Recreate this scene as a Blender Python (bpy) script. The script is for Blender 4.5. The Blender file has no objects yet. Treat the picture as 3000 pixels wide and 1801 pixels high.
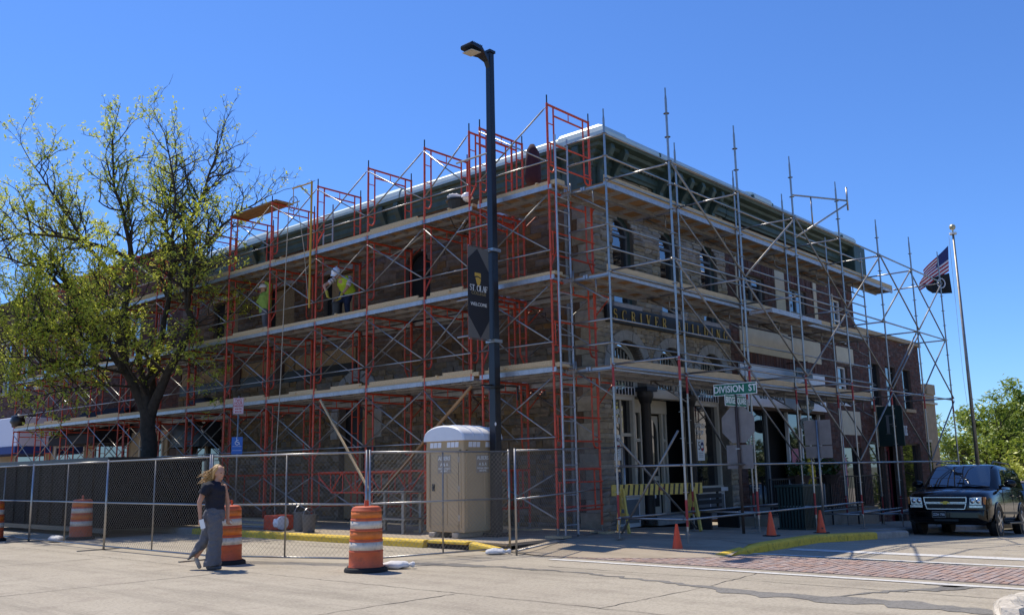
import bpy, math, random
from mathutils import Vector, Matrix, noise
RAD = math.radians
rnd = random.Random(11)
scene = bpy.context.scene
COL = scene.collection

# ------------------------------------------------------------------ camera
cam_d = bpy.data.cameras.new('camera')
cam_d.sensor_fit = 'HORIZONTAL'; cam_d.sensor_width = 36.0; cam_d.lens = 31.885
cam_d.clip_start = 0.1; cam_d.clip_end = 3000
cam = bpy.data.objects.new('camera', cam_d); COL.objects.link(cam)
cam.matrix_world = Matrix(((0.66465881, -0.12030463, -0.73739777, -17.40),
                           (-0.74691471, -0.13159926, -0.65176687, -12.71),
                           (-0.01863042, 0.98397583, -0.1773259, 1.50),
                           (0, 0, 0, 1)))
scene.camera = cam
CAM = Vector((-17.40, -12.71, 1.5))

# ------------------------------------------------------------------ sky, sun, exposure
SUN_EL, SUN_TILT = 61.0, -3.0           # sun stands over the far left end of the street
sun_dir = Vector((-math.sin(RAD(SUN_TILT))*math.cos(RAD(SUN_EL)), math.cos(RAD(SUN_TILT))*math.cos(RAD(SUN_EL)), math.sin(RAD(SUN_EL))))
world = bpy.data.worlds.new('World'); scene.world = world; world.use_nodes = True
wn = world.node_tree
sky = wn.nodes.new('ShaderNodeTexSky'); sky.sky_type = 'NISHITA'; sky.sun_disc = False
sky.sun_elevation = RAD(SUN_EL); sky.sun_rotation = RAD(-SUN_TILT)
sky.altitude = 250; sky.air_density = 1.0; sky.dust_density = 0.15; sky.ozone_density = 2.2
bg = wn.nodes['Background']; bg.inputs['Strength'].default_value = 0.125
tint = wn.nodes.new('ShaderNodeMix'); tint.data_type = 'RGBA'; tint.blend_type = 'MULTIPLY'; tint.inputs['Factor'].default_value = 1.0
tint.inputs['B'].default_value = (.585, .905, 1.42, 1)          # clear dry spring air: a deeper blue over the whole dome
wn.links.new(sky.outputs[0], tint.inputs['A']); wn.links.new(tint.outputs['Result'], bg.inputs['Color'])
sun_l = bpy.data.lights.new('sun', 'SUN'); sun_l.energy = 4.9; sun_l.angle = RAD(0.53); sun_l.color = (1.0, 0.92, 0.79)
sun = bpy.data.objects.new('sun', sun_l); COL.objects.link(sun)
sun.rotation_euler = sun_dir.to_track_quat('Z', 'Y').to_euler(); sun.location = (0, 30, 60)
scene.view_settings.view_transform = 'Standard'; scene.view_settings.look = 'None'
scene.view_settings.exposure = 0.0; scene.view_settings.gamma = 1.0
scene.render.engine = 'CYCLES'

# ------------------------------------------------------------------ helpers
class MB:
    """collects shapes and links them as one mesh object"""
    def __init__(s): s.v = []; s.f = []; s.m = []
    def add(s, vs, fs, mi=0):
        o = len(s.v); s.v.extend(vs)
        for f in fs: s.f.append(tuple(i+o for i in f)); s.m.append(mi)
        return s
    def box(s, c, d, rot=None, mi=0):
        x, y, z = d[0]/2, d[1]/2, d[2]/2
        vs = [Vector((a*x, b*y, e*z)) for e in (-1, 1) for a, b in ((-1, -1), (1, -1), (1, 1), (-1, 1))]
        if rot is not None: vs = [rot @ v for v in vs]
        c = Vector(c)
        return s.add([tuple(v+c) for v in vs], [(3, 2, 1, 0), (4, 5, 6, 7), (0, 1, 5, 4), (1, 2, 6, 5), (2, 3, 7, 6), (3, 0, 4, 7)], mi)
    def bb(s, x0, x1, y0, y1, z0, z1, mi=0):
        return s.box(((x0+x1)/2, (y0+y1)/2, (z0+z1)/2), (x1-x0, y1-y0, z1-z0), None, mi)
    def bar(s, a, b, w, h, mi=0, up=(0, 0, 1)):
        a = Vector(a); b = Vector(b); d = (b-a); L = d.length; d.normalize()
        u = Vector(up)
        if abs(d.dot(u)) > .98: u = Vector((1, 0, 0))
        sx = d.cross(u).normalized(); uz = sx.cross(d).normalized()
        return s.box((a+b)/2, (w, L, h), Matrix((sx, d, uz)).transposed(), mi)
    def tube(s, a, b, r, n=6, r2=None, mi=0):
        return s.path([a, b], [r, r if r2 is None else r2], n, mi)
    def path(s, pts, r, n=6, mi=0, cap=True, ell=None):
        pts = [Vector(p) for p in pts]
        if not hasattr(r, '__len__'): r = [r]*len(pts)
        rings = []; prev = None
        for i, p in enumerate(pts):
            if i == 0: d = pts[1]-p
            elif i == len(pts)-1: d = p-pts[i-1]
            else: d = (pts[i+1]-p).normalized()+(p-pts[i-1]).normalized()
            d = d.normalized() if d.length > 1e-9 else Vector((0, 0, 1))
            if prev is None:
                h = Vector((0, 0, 1)) if abs(d.z) < .9 else Vector((1, 0, 0))
                u = d.cross(h).normalized()
            else:
                u = prev-d*prev.dot(d)
                u = u.normalized() if u.length > 1e-6 else d.orthogonal().normalized()
            prev = u; w = d.cross(u)
            rings.append([tuple(p+(u*math.cos(2*math.pi*k/n)+w*math.sin(2*math.pi*k/n)*(ell or 1))*r[i]) for k in range(n)])
        vs = [v for rg in rings for v in rg]; fs = []
        for i in range(len(pts)-1):
            for k in range(n):
                a = i*n+k; b = i*n+(k+1) % n
                fs.append((a, b, b+n, a+n))
        if cap:
            fs.append(tuple(range(n-1, -1, -1))); fs.append(tuple((len(pts)-1)*n+k for k in range(n)))
        return s.add(vs, fs, mi)
    def lathe(s, prof, n=16, c=(0, 0, 0), axis='z', mi=0):
        vs = []; fs = []
        for r, z in prof:
            for k in range(n):
                a = 2*math.pi*k/n; p = (r*math.cos(a), r*math.sin(a), z)
                if axis == 'y': p = (p[0], z, p[1])
                elif axis == 'x': p = (z, p[0], p[1])
                vs.append((p[0]+c[0], p[1]+c[1], p[2]+c[2]))
        for i in range(len(prof)-1):
            for k in range(n):
                a = i*n+k; b = i*n+(k+1) % n
                fs.append((a, b, b+n, a+n))
        if prof[0][0] > 1e-6: fs.append(tuple(range(n-1, -1, -1)))
        if prof[-1][0] > 1e-6: fs.append(tuple((len(prof)-1)*n+k for k in range(n)))
        return s.add(vs, fs, mi)
    def ball(s, c, r, n=12, m=8, mi=0, rot=None):
        if not hasattr(r, '__len__'): r = (r, r, r)
        vs = []; fs = []
        for i in range(m+1):
            t = math.pi*i/m
            for k in range(n):
                a = 2*math.pi*k/n
                p = Vector((r[0]*math.sin(t)*math.cos(a), r[1]*math.sin(t)*math.sin(a), r[2]*math.cos(t)))
                if rot is not None: p = rot @ p
                vs.append((p.x+c[0], p.y+c[1], p.z+c[2]))
        for i in range(m):
            for k in range(n):
                a = i*n+k; b = i*n+(k+1) % n
                fs.append((a, a+n, b+n, b))
        return s.add(vs, fs, mi)
    def prism(s, poly, o, U, V, N, depth, mi=0):
        """poly (u,v) list, extruded from o along N by depth"""
        o = Vector(o); U = Vector(U); V = Vector(V); N = Vector(N); n = len(poly)
        a = [tuple(o+U*u+V*v) for u, v in poly]; b = [tuple(o+U*u+V*v+N*depth) for u, v in poly]
        fs = [tuple(range(n-1, -1, -1)), tuple(range(n, 2*n))]
        for i in range(n):
            j = (i+1) % n; fs.append((i, j, j+n, i+n))
        return s.add(a+b, fs, mi)
    def quad(s, a, b, c, d, mi=0): return s.add([tuple(a), tuple(b), tuple(c), tuple(d)], [(0, 1, 2, 3)], mi)
    def loft(s, rings, mi=0, cap=True, closed=True):
        n = len(rings[0]); vs = [tuple(p) for r in rings for p in r]; fs = []
        for i in range(len(rings)-1):
            for k in range(n if closed else n-1):
                a = i*n+k; b = i*n+(k+1) % n
                fs.append((a, b, b+n, a+n))
        if cap and closed:
            fs.append(tuple(range(n-1, -1, -1))); fs.append(tuple((len(rings)-1)*n+k for k in range(n)))
        return s.add(vs, fs, mi)
    def mesh(s, name, mats, smooth=False):
        me = bpy.data.meshes.new(name); me.from_pydata(s.v, [], s.f)
        if not isinstance(mats, (list, tuple)): mats = [mats]
        for m in mats: me.materials.append(m)
        if len(mats) > 1: me.polygons.foreach_set('material_index', s.m)
        if smooth: me.polygons.foreach_set('use_smooth', [True]*len(s.f))
        me.update(); return me
    def build(s, name, mats, parent=None, smooth=False, loc=None, rot=None, bevel=0, angle=None, fix=True):
        me = s.mesh(name, mats, smooth)
        if fix: fixn(me)
        if angle:
            me.polygons.foreach_set('use_smooth', [True]*len(me.polygons))
            me.set_sharp_from_angle(angle=RAD(angle))
        o = obj(name, me, parent, loc, rot)
        if bevel:
            b = o.modifiers.new('bevel', 'BEVEL'); b.width = bevel; b.segments = 2; b.limit_method = 'ANGLE'
        return o
import bmesh
def fixn(me):
    bm = bmesh.new(); bm.from_mesh(me); bmesh.ops.recalc_face_normals(bm, faces=bm.faces); bm.to_mesh(me); bm.free()
def obj(name, me, parent=None, loc=None, rot=None):
    o = bpy.data.objects.new(name, me); COL.objects.link(o)
    if parent is not None: o.parent = parent
    if loc is not None: o.location = loc
    if rot is not None: o.rotation_euler = rot
    return o
def tag(o, label=None, cat=None, group=None, kind=None):
    if label: o['label'] = label
    if cat: o['category'] = cat
    if group: o['group'] = group
    if kind: o['kind'] = kind
    return o
def thing(name, label, cat, loc=(0, 0, 0), rz=0.0, group=None):
    o = obj(name, None, None, loc, (0, 0, rz)); o.empty_display_size = .2
    return tag(o, label, cat, group)
def copy_tree(o, parent=None):
    c = o.copy(); COL.objects.link(c); c.parent = parent
    for ch in list(o.children): copy_tree(ch, c)
    return c
def remesh(o, vox, smooth=4):
    m = o.modifiers.new('remesh', 'REMESH'); m.mode = 'VOXEL'; m.voxel_size = vox; m.use_smooth_shade = True
    if smooth:
        k = o.modifiers.new('smooth', 'SMOOTH'); k.factor = .5; k.iterations = smooth

# ------------------------------------------------------------------ materials
def nd(nt, t, **kw):
    n = nt.nodes.new(t)
    for k, v in kw.items(): setattr(n, k, v)
    return n
def lin(c): return tuple(c)+(1.0,) if len(c) == 3 else c
def M_(name, col, rough=.6, metal=0.0, var=0.0, vscale=3.0, bump=0.0, bscale=40.0, col2=None, spec=.5, island=0.0, coat=0.0, trans=0.0, ior=1.5, mscale=None, dirt=0.0):
    m = bpy.data.materials.new(name); m.use_nodes = True; nt = m.node_tree
    p = nt.nodes['Principled BSDF']
    p.inputs['Roughness'].default_value = rough; p.inputs['Metallic'].default_value = metal
    p.inputs['Specular IOR Level'].default_value = spec; p.inputs['Coat Weight'].default_value = coat
    p.inputs['Coat Roughness'].default_value = .03; p.inputs['Transmission Weight'].default_value = trans; p.inputs['IOR'].default_value = ior
    p.inputs['Base Color'].default_value = lin(col)
    tc = nd(nt, 'ShaderNodeTexCoord'); out = None
    src = tc.outputs['Object']
    if mscale:
        mp = nd(nt, 'ShaderNodeMapping'); mp.inputs['Scale'].default_value = mscale; nt.links.new(src, mp.inputs[0]); src = mp.outputs[0]
    if var or col2:
        nz = nd(nt, 'ShaderNodeTexNoise'); nz.inputs['Scale'].default_value = vscale; nz.inputs['Detail'].default_value = 6; nz.inputs['Roughness'].default_value = .65
        nt.links.new(src, nz.inputs['Vector'])
        mx = nd(nt, 'ShaderNodeMix', data_type='RGBA')
        rp = nd(nt, 'ShaderNodeMapRange'); rp.inputs[1].default_value = .3; rp.inputs[2].default_value = .7
        nt.links.new(nz.outputs['Fac'], rp.inputs[0]); nt.links.new(rp.outputs[0], mx.inputs['Factor'])
        c2 = col2 if col2 else tuple(c*(1+var) for c in col); c1 = col if col2 else tuple(c*(1-var) for c in col)
        mx.inputs['A'].default_value = lin(c1); mx.inputs['B'].default_value = lin(c2)
        out = mx.outputs['Result']
    if island:
        g = nd(nt, 'ShaderNodeNewGeometry'); oi = nd(nt, 'ShaderNodeObjectInfo')
        ad = nd(nt, 'ShaderNodeMath', operation='ADD'); nt.links.new(g.outputs['Random Per Island'], ad.inputs[0]); nt.links.new(oi.outputs['Random'], ad.inputs[1])
        fr = nd(nt, 'ShaderNodeMath', operation='FRACT'); nt.links.new(ad.outputs[0], fr.inputs[0])
        hs = nd(nt, 'ShaderNodeHueSaturation')
        m1 = nd(nt, 'ShaderNodeMapRange'); m1.inputs[3].default_value = 1-island; m1.inputs[4].default_value = 1+island
        nt.links.new(fr.outputs[0], m1.inputs[0]); nt.links.new(m1.outputs[0], hs.inputs['Value'])
        mm = nd(nt, 'ShaderNodeMath', operation='MULTIPLY'); mm.inputs[1].default_value = 7.31; nt.links.new(fr.outputs[0], mm.inputs[0])
        f2 = nd(nt, 'ShaderNodeMath', operation='FRACT'); nt.links.new(mm.outputs[0], f2.inputs[0])
        m2 = nd(nt, 'ShaderNodeMapRange'); m2.inputs[3].default_value = .65; m2.inputs[4].default_value = 1.2
        nt.links.new(f2.outputs[0], m2.inputs[0]); nt.links.new(m2.outputs[0], hs.inputs['Saturation'])
        if out: nt.links.new(out, hs.inputs['Color'])
        else: hs.inputs['Color'].default_value = lin(col)
        out = hs.outputs[0]
    if dirt:
        n2 = nd(nt, 'ShaderNodeTexNoise'); n2.inputs['Scale'].default_value = 14; n2.inputs['Detail'].default_value = 8
        nt.links.new(tc.outputs['Object'], n2.inputs['Vector'])
        r2 = nd(nt, 'ShaderNodeMapRange'); r2.inputs[1].default_value = .52; r2.inputs[2].default_value = .72; r2.inputs[4].default_value = dirt
        nt.links.new(n2.outputs['Fac'], r2.inputs[0])
        m3 = nd(nt, 'ShaderNodeMix', data_type='RGBA'); nt.links.new(r2.outputs[0], m3.inputs['Factor'])
        if out: nt.links.new(out, m3.inputs['A'])
        else: m3.inputs['A'].default_value = lin(col)
        m3.inputs['B'].default_value = (.06, .05, .04, 1); out = m3.outputs['Result']
    if out: nt.links.new(out, p.inputs['Base Color'])
    if bump:
        bz = nd(nt, 'ShaderNodeTexNoise'); bz.inputs['Scale'].default_value = bscale; bz.inputs['Detail'].default_value = 5
        nt.links.new(src, bz.inputs['Vector'])
        b = nd(nt, 'ShaderNodeBump'); b.inputs['Strength'].default_value = bump; b.inputs['Distance'].default_value = .02
        nt.links.new(bz.outputs['Fac'], b.inputs['Height']); nt.links.new(b.outputs[0], p.inputs['Normal'])
    return m
def M_leaf(name, col, col2, tr=.45):
    m = bpy.data.materials.new(name); m.use_nodes = True; nt = m.node_tree
    nt.nodes.remove(nt.nodes['Principled BSDF']); out = nt.nodes['Material Output']
    g = nd(nt, 'ShaderNodeNewGeometry'); mx = nd(nt, 'ShaderNodeMix', data_type='RGBA')
    mx.inputs['A'].default_value = lin(col); mx.inputs['B'].default_value = lin(col2)
    nt.links.new(g.outputs['Random Per Island'], mx.inputs['Factor'])
    d = nd(nt, 'ShaderNodeBsdfDiffuse'); t = nd(nt, 'ShaderNodeBsdfTranslucent'); ms = nd(nt, 'ShaderNodeMixShader'); ms.inputs[0].default_value = tr
    nt.links.new(mx.outputs['Result'], d.inputs[0]); nt.links.new(mx.outputs['Result'], t.inputs[0])
    nt.links.new(d.outputs[0], ms.inputs[1]); nt.links.new(t.outputs[0], ms.inputs[2])
    gl = nd(nt, 'ShaderNodeBsdfGlossy'); gl.inputs['Roughness'].default_value = .4; gl.inputs[0].default_value = (.8, .85, .7, 1)
    m2 = nd(nt, 'ShaderNodeMixShader'); m2.inputs[0].default_value = .05
    nt.links.new(ms.outputs[0], m2.inputs[1]); nt.links.new(gl.outputs[0], m2.inputs[2]); nt.links.new(m2.outputs[0], out.inputs[0])
    return m
def M_ground(name, col, col2, col3, speck=.25, joint=None):
    """concrete: broad mottling, stains, aggregate speckle"""
    m = bpy.data.materials.new(name); m.use_nodes = True; nt = m.node_tree; p = nt.nodes['Principled BSDF']
    p.inputs['Roughness'].default_value = .9; p.inputs['Specular IOR Level'].default_value = .25
    tc = nd(nt, 'ShaderNodeTexCoord'); src = tc.outputs['Object']
    def nz(scale, det=6, ro=.6):
        n = nd(nt, 'ShaderNodeTexNoise'); n.inputs['Scale'].default_value = scale; n.inputs['Detail'].default_value = det; n.inputs['Roughness'].default_value = ro
        nt.links.new(src, n.inputs['Vector']); return n.outputs['Fac']
    def rng(f, a, b, c=0, d=1):
        r = nd(nt, 'ShaderNodeMapRange'); r.inputs[1].default_value = a; r.inputs[2].default_value = b; r.inputs[3].default_value = c; r.inputs[4].default_value = d
        nt.links.new(f, r.inputs[0]); return r.outputs[0]
    def mix(f, A, B):
        x = nd(nt, 'ShaderNodeMix', data_type='RGBA'); nt.links.new(f, x.inputs['Factor'])
        for k, v in (('A', A), ('B', B)):
            if isinstance(v, tuple): x.inputs[k].default_value = lin(v)
            else: nt.links.new(v, x.inputs[k])
        return x.outputs['Result']
    c = mix(rng(nz(.35), .35, .65), col, col2)
    c = mix(rng(nz(1.7, 8, .7), .5, .72, 0, .9), c, col3)
    sp = nz(22, 4, .85)
    st = nd(nt, 'ShaderNodeMapping'); st.inputs['Scale'].default_value = (1.1, .12, 1); nt.links.new(tc.outputs['Object'], st.inputs[0])
    n5 = nd(nt, 'ShaderNodeTexNoise'); n5.inputs['Scale'].default_value = 1.6; n5.inputs['Detail'].default_value = 8; n5.inputs['Roughness'].default_value = .7; nt.links.new(st.outputs[0], n5.inputs['Vector'])
    c = mix(rng(n5.outputs['Fac'], .48, .68, 0, .8), c, tuple(v*.68 for v in col))
    vo = nd(nt, 'ShaderNodeTexVoronoi'); vo.inputs['Scale'].default_value = 1.4; nt.links.new(src, vo.inputs['Vector'])
    c = mix(rng(vo.outputs['Distance'], .0, .09, .55, 0), c, tuple(v*.45 for v in col))
    c = mix(rng(sp, .36, .5, speck, 0), c, tuple(v*.5 for v in col))
    c = mix(rng(sp, .54, .66, 0, speck), c, tuple(min(v*1.45, .8) for v in col))
    nt.links.new(c, p.inputs['Base Color'])
    b = nd(nt, 'ShaderNodeBump'); b.inputs['Strength'].default_value = .35; b.inputs['Distance'].default_value = .01
    nt.links.new(nz(60, 4), b.inputs['Height']); nt.links.new(b.outputs[0], p.inputs['Normal'])
    return m

X = {}
X['road'] = M_ground('street_concrete', (.385, .335, .258), (.44, .388, .30), (.30, .255, .20), .5)
X['walk'] = M_ground('sidewalk_concrete', (.36, .295, .215), (.41, .345, .26), (.29, .24, .175), .15)
X['asphalt'] = M_ground('asphalt_patch', (.19, .178, .16), (.24, .225, .20), (.13, .122, .11), .6)
X['tar'] = M_('joint_tar', (.09, .08, .07), .9, var=.3)
X['dirtland'] = M_ground('far_ground', (.16, .17, .11), (.2, .2, .15), (.12, .14, .08), .2)
X['grass'] = M_('lawn', (.07, .13, .025), .9, var=.4, vscale=8)
X['yellow_curb'] = M_('yellow_curb_paint', (.74, .50, .05), .75, var=.1, vscale=6, bump=.4, bscale=60, dirt=.5)
X['curb'] = M_('curb_concrete', (.33, .305, .27), .9, var=.18, vscale=5, bump=.3)
X['line'] = M_('road_paint', (.62, .60, .56), .8, var=.12, vscale=9, bump=.2, dirt=.35)
X['paver'] = M_('brick_paver', (.36, .255, .21), .9, var=.18, vscale=10, bump=.3, island=.12)
X['bed'] = M_('paver_bed', (.16, .13, .11), .95, var=.2)
X['steel'] = M_('galvanized_steel', (.36, .352, .34), .36, .92, var=.12, vscale=8, bump=.05)
X['wire'] = M_('fence_wire', (.25, .245, .235), .45, .6)
X['steel2'] = M_('weathered_and_shaded_steel', (.27, .255, .23), .5, .7, var=.25, vscale=6)  # weathered parts, and the shaded tone painted on the falling cross braces
X['alu'] = M_('aluminium', (.42, .43, .45), .45, .6, var=.12, vscale=5, dirt=.3)
X['red'] = M_('red_frame_paint', (.58, .066, .024), .45, 0, var=.25, vscale=5, dirt=.6)
X['red_dk'] = M_('worn_red_paint', (.34, .03, .03), .5, 0, var=.3, vscale=9)
X['wood'] = M_('new_plank_wood', (.56, .41, .23), .8, var=.22, vscale=2.5, mscale=(1, 12, 12), bump=.1)
X['wood2'] = M_('deck_plywood', (.30, .17, .075), .85, var=.25, vscale=3)
X['ply'] = M_('osb_board', (.34, .225, .11), .85, var=.28, vscale=16)
X['stone'] = M_('brown_limestone', (.165, .096, .050), .92, var=.28, vscale=5, bump=.75, bscale=18, island=.32)
X['stone2'] = M_('grey_tan_limestone', (.34, .275, .19), .92, var=.25, vscale=5, bump=.8, bscale=16, island=.25)
X['stone3'] = M_('light_rubble_limestone', (.225, .152, .082), .92, var=.25, vscale=6, bump=.8, bscale=18, island=.25)
X['mortar'] = M_('mortar', (.17, .14, .105), .95, var=.3, vscale=6, bump=.3)
X['trimstone'] = M_('dressed_grey_stone', (.36, .34, .31), .9, var=.2, vscale=6, bump=.4)
X['brick'] = M_('dark_red_brick', (.100, .046, .033), .9, var=.2, vscale=9, bump=.25, island=.35)
X['brick2'] = M_('red_brick', (.105, .045, .032), .9, var=.2, vscale=9, bump=.25, island=.35)
X['bmortar'] = M_('brick_mortar', (.12, .085, .065), .95, var=.2)
X['cream'] = M_('cream_stucco', (.60, .53, .38), .9, var=.1, vscale=3, bump=.15)
X['creampaint'] = M_('cream_paint', (.56, .50, .39), .6, var=.08)
X['green'] = M_('green_sheet_metal', (.050, .080, .064), .55, .1, var=.3, vscale=4)
X['green_lt'] = M_('pale_green_metal_cap', (.50, .58, .55), .38, .25, var=.08, vscale=2)
X['tanwall'] = M_('tan_masonry', (.42, .31, .19), .92, var=.15, vscale=4, bump=.2)
X['glass'] = M_('window_glass', (.010, .012, .014), .03, 0, spec=1.0, ior=1.9)
X['glass_up'] = M_('upper_window_glass', (.012, .014, .018), .02, 0, spec=1.0, ior=2.2)
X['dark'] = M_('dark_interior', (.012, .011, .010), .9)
X['black'] = M_('black_paint', (.012, .012, .013), .45, var=.2)
X['blackpole'] = M_('navy_black_pole_paint', (.010, .013, .020), .38, .0, var=.15)
X['white'] = M_('white_paint', (.74, .73, .71), .55, var=.05)
X['whiteplastic'] = M_('white_plastic', (.76, .77, .79), .45, var=.05)
X['gold'] = M_('gold_letter', (.62, .44, .12), .45, .2)
X['signblack'] = M_('sign_black', (.008, .009, .011), .4)
X['signgreen'] = M_('street_sign_green', (.0, .15, .085), .45)
X['signwhite'] = M_('sign_white', (.80, .82, .80), .5)
X['signback'] = M_('sign_back_aluminium', (.26, .225, .205), .5, .3, var=.15, vscale=5)
X['brownpost'] = M_('brown_steel_post', (.085, .055, .042), .55, .2, var=.2)
X['orange'] = M_('drum_orange_plastic', (.56, .105, .035), .55, var=.12, vscale=6, dirt=.3)
X['refl_o'] = M_('orange_reflective', (.68, .17, .02), .45, var=.12, vscale=12, dirt=.2)
X['refl_w'] = M_('white_reflective', (.62, .56, .47), .5, var=.15, vscale=10, dirt=.4)
X['coneorange'] = M_('cone_orange', (.80, .085, .02), .5, var=.05)
X['rubber'] = M_('black_rubber', (.014, .014, .014), .8, var=.2)
X['sandbag'] = M_('white_sandbag', (.66, .65, .64), .85, var=.1, vscale=9, bump=.5, bscale=14)
X['beige'] = M_('toilet_beige_plastic', (.45, .325, .18), .55, var=.06, vscale=2)
X['beige_dk'] = M_('toilet_skid', (.40, .34, .26), .7, var=.2)
X['dumpster'] = M_('black_dumpster_steel', (.006, .0058, .0055), .85, 0, var=.4, vscale=3, spec=.1)
X['bark'] = M_('locust_bark', (.050, .039, .030), .95, var=.35, vscale=9, bump=.8, bscale=20)
X['leaf'] = M_leaf('locust_leaf', (.40, .48, .045), (.70, .70, .13), .55)
X['leaf2'] = M_leaf('green_leaf', (.16, .24, .03), (.32, .38, .06), .5)
X['leaf3'] = M_leaf('conifer_leaf', (.035, .07, .015), (.08, .12, .02), .25)
X['skin'] = M_('skin', (.50, .265, .17), .55, var=.06, spec=.35)
X['hair'] = M_('blond_hair', (.50, .30, .11), .5, var=.35, vscale=24, mscale=(1, 1, .2), bump=.6, bscale=60)
X['navy'] = M_('navy_blouse', (.010, .011, .020), .85, var=.2)
X['greytrs'] = M_('grey_trousers', (.115, .115, .125), .9, var=.35, vscale=120)
X['shoe'] = M_('pale_shoe', (.50, .42, .33), .7)
X['shoe_dk'] = M_('grey_shoe', (.09, .09, .10), .7)
X['vest'] = M_('hi_vis_vest', (.46, .60, .03), .7, var=.1)
X['limeshirt'] = M_('lime_shirt', (.30, .44, .08), .85, var=.12)
X['jeans'] = M_('blue_jeans', (.018, .028, .060), .9, var=.25)
X['workpant'] = M_('grey_work_trousers', (.13, .125, .13), .9, var=.2)
X['stripe'] = M_('striped_shirt', (.62, .55, .54), .85)
X['glove'] = M_('yellow_glove', (.42, .34, .04), .8)
X['helmet'] = M_('white_helmet', (.78, .79, .83), .35)
X['boot'] = M_('dark_boot', (.03, .025, .022), .7)
X['carpaint'] = M_('black_car_paint', (.0025, .0025, .003), .14, 0, spec=.3, coat=.35)
X['carglass'] = M_('car_glass', (.008, .012, .018), .02, 0, spec=1.0, ior=1.8)
X['chrome'] = M_('chrome', (.58, .58, .60), .2, 1.0)
X['rim'] = M_('alloy_rim', (.52, .51, .50), .3, .9)
X['lens'] = M_('headlight_lens', (.50, .50, .50), .12, .6, var=.4, vscale=18)
X['amber'] = M_('amber_lens', (.55, .17, .02), .2)
X['plate_gold'] = M_('bow_gold', (.66, .46, .08), .3, .7)
X['yellowbar'] = M_('barricade_yellow', (.62, .45, .10), .7, var=.12, vscale=5, dirt=.35)
X['banner'] = M_('banner_black', (.018, .019, .024), .7)
X['bannergrey'] = M_('banner_grey', (.14, .13, .115), .75)
X['blue'] = M_('blue_sign', (.02, .12, .42), .5)
X['pinkred'] = M_('sign_red', (.42, .03, .05), .6)
X['signpale'] = M_('parking_sign_white', (.55, .50, .52), .5, var=.05)
X['yellowpost'] = M_('yellow_davit', (.50, .30, .03), .6, var=.15)
X['rope'] = M_('rope', (.36, .32, .25), .9)
X['maroon'] = M_('maroon_jacket', (.045, .012, .020), .9, var=.2)
X['bingreen'] = M_('dark_green_slat', (.008, .030, .026), .5, var=.2)
X['greybucket'] = M_('grey_bucket', (.11, .11, .11), .6, var=.1)
X['flagred'] = M_('flag_red', (.42, .02, .04), .8); X['flagwhite'] = M_('flag_white', (.72, .71, .74), .8); X['flagblue'] = M_('flag_blue', (.03, .04, .16), .8)
X['flagblack'] = M_('flag_black', (.012, .012, .013), .85)
X['pink'] = M_('pink_poster', (.55, .18, .22), .6)
X['lavender'] = M_('white_canopy', (.70, .70, .78), .6); X['navyblue'] = M_('blue_canopy', (.02, .05, .20), .7)
X['palewall'] = M_('pale_render', (.62, .56, .46), .9, var=.08)
X['carblue'] = M_('slate_blue_paint', (.06, .11, .17), .2, .3, coat=1.0)
X['shirtred'] = M_('plaid_cloth', (.12, .012, .018), .9)
X['palestone'] = M_('pale_edging_stone', (.56, .50, .41), .9, var=.25, vscale=9, bump=.6, bscale=25, dirt=.5)
# ================================================================== SETTING
def zr(x):                                   # the side street falls away to the right
    return 0.0 if x < .3 else max(-.043*(x-.3), -1.2)
def sheet(name, mat, xs, y0, y1, dz, parent=None):
    mb = MB()
    for a, b in zip(xs[:-1], xs[1:]):
        mb.quad((a, y0, zr(a)+dz), (b, y0, zr(b)+dz), (b, y1, zr(b)+dz), (a, y1, zr(a)+dz))
    return mb.build(name, mat, parent, fix=False)
tag(sheet('ground', X['dirtland'], [-900, .3, 28.2, 900], -900, 900, -.03), kind='structure')
road = tag(sheet('road', X['road'], [-60, .3, 28.2, 90], -55, 75, 0), kind='structure')

# joints, cracks and asphalt repairs in the street
def ribbon(name, pts, w, mat, parent, dz=.004, jit=.02, seed=0):
    r = random.Random(seed); L = []; Rr = []
    fine = []
    for (a, b) in zip(pts[:-1], pts[1:]):
        n = max(2, int(math.dist(a[:2], b[:2])/.12))
        for i in range(n):
            t = i/n; fine.append((a[0]+(b[0]-a[0])*t, a[1]+(b[1]-a[1])*t, a[2]+(b[2]-a[2])*t))
    fine.append(pts[-1])
    for i, p in enumerate(fine):
        q = fine[min(i+1, len(fine)-1)]; o = fine[max(i-1, 0)]
        d = Vector((q[0]-o[0], q[1]-o[1], 0)).normalized(); nn = Vector((-d.y, d.x, 0))
        ww = p[2]*w*(1+r.uniform(-.5, .5)); off = r.uniform(-jit, jit)
        for lst, s in ((L, 1), (Rr, -1)):
            x = p[0]+nn.x*(off+s*ww/2); y = p[1]+nn.y*(off+s*ww/2); lst.append((x, y, zr(x)+dz))
    mb = MB(); n = len(L)
    mb.add(L+Rr, [(i, i+1, n+i+1, n+i) for i in range(n-1)])
    return mb.build(name, mat, parent, fix=False)
for i, yy in enumerate((-11.6, -8.9, -4.3, .6, 5.2, 9.8, 14.5, 19, 24)):
    if yy > -5: ribbon('joint', [(-9.1, yy, 1), (-11.5, yy+.05, .5), (-14, yy, 1), (-17, yy-.03, .4), (-24, yy, .9)], .022, X['tar'], road, seed=i)
ribbon('joint', [(-9.05, 40, 1), (-9.0, 9, .8), (-9.08, 1, .5), (-9.0, -4, .8), (-9.05, -20, 1)], .016, X['tar'], road, seed=20)
ribbon('joint', [(-13.4, 40, .7), (-13.5, 0, .6), (-13.4, -20, .8)], .016, X['tar'], road, seed=21)
ribbon('joint', [(-5.35, 30, 1), (-5.3, 2, .8), (-5.38, -1.5, 1)], .02, X['tar'], road, seed=22)
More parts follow.
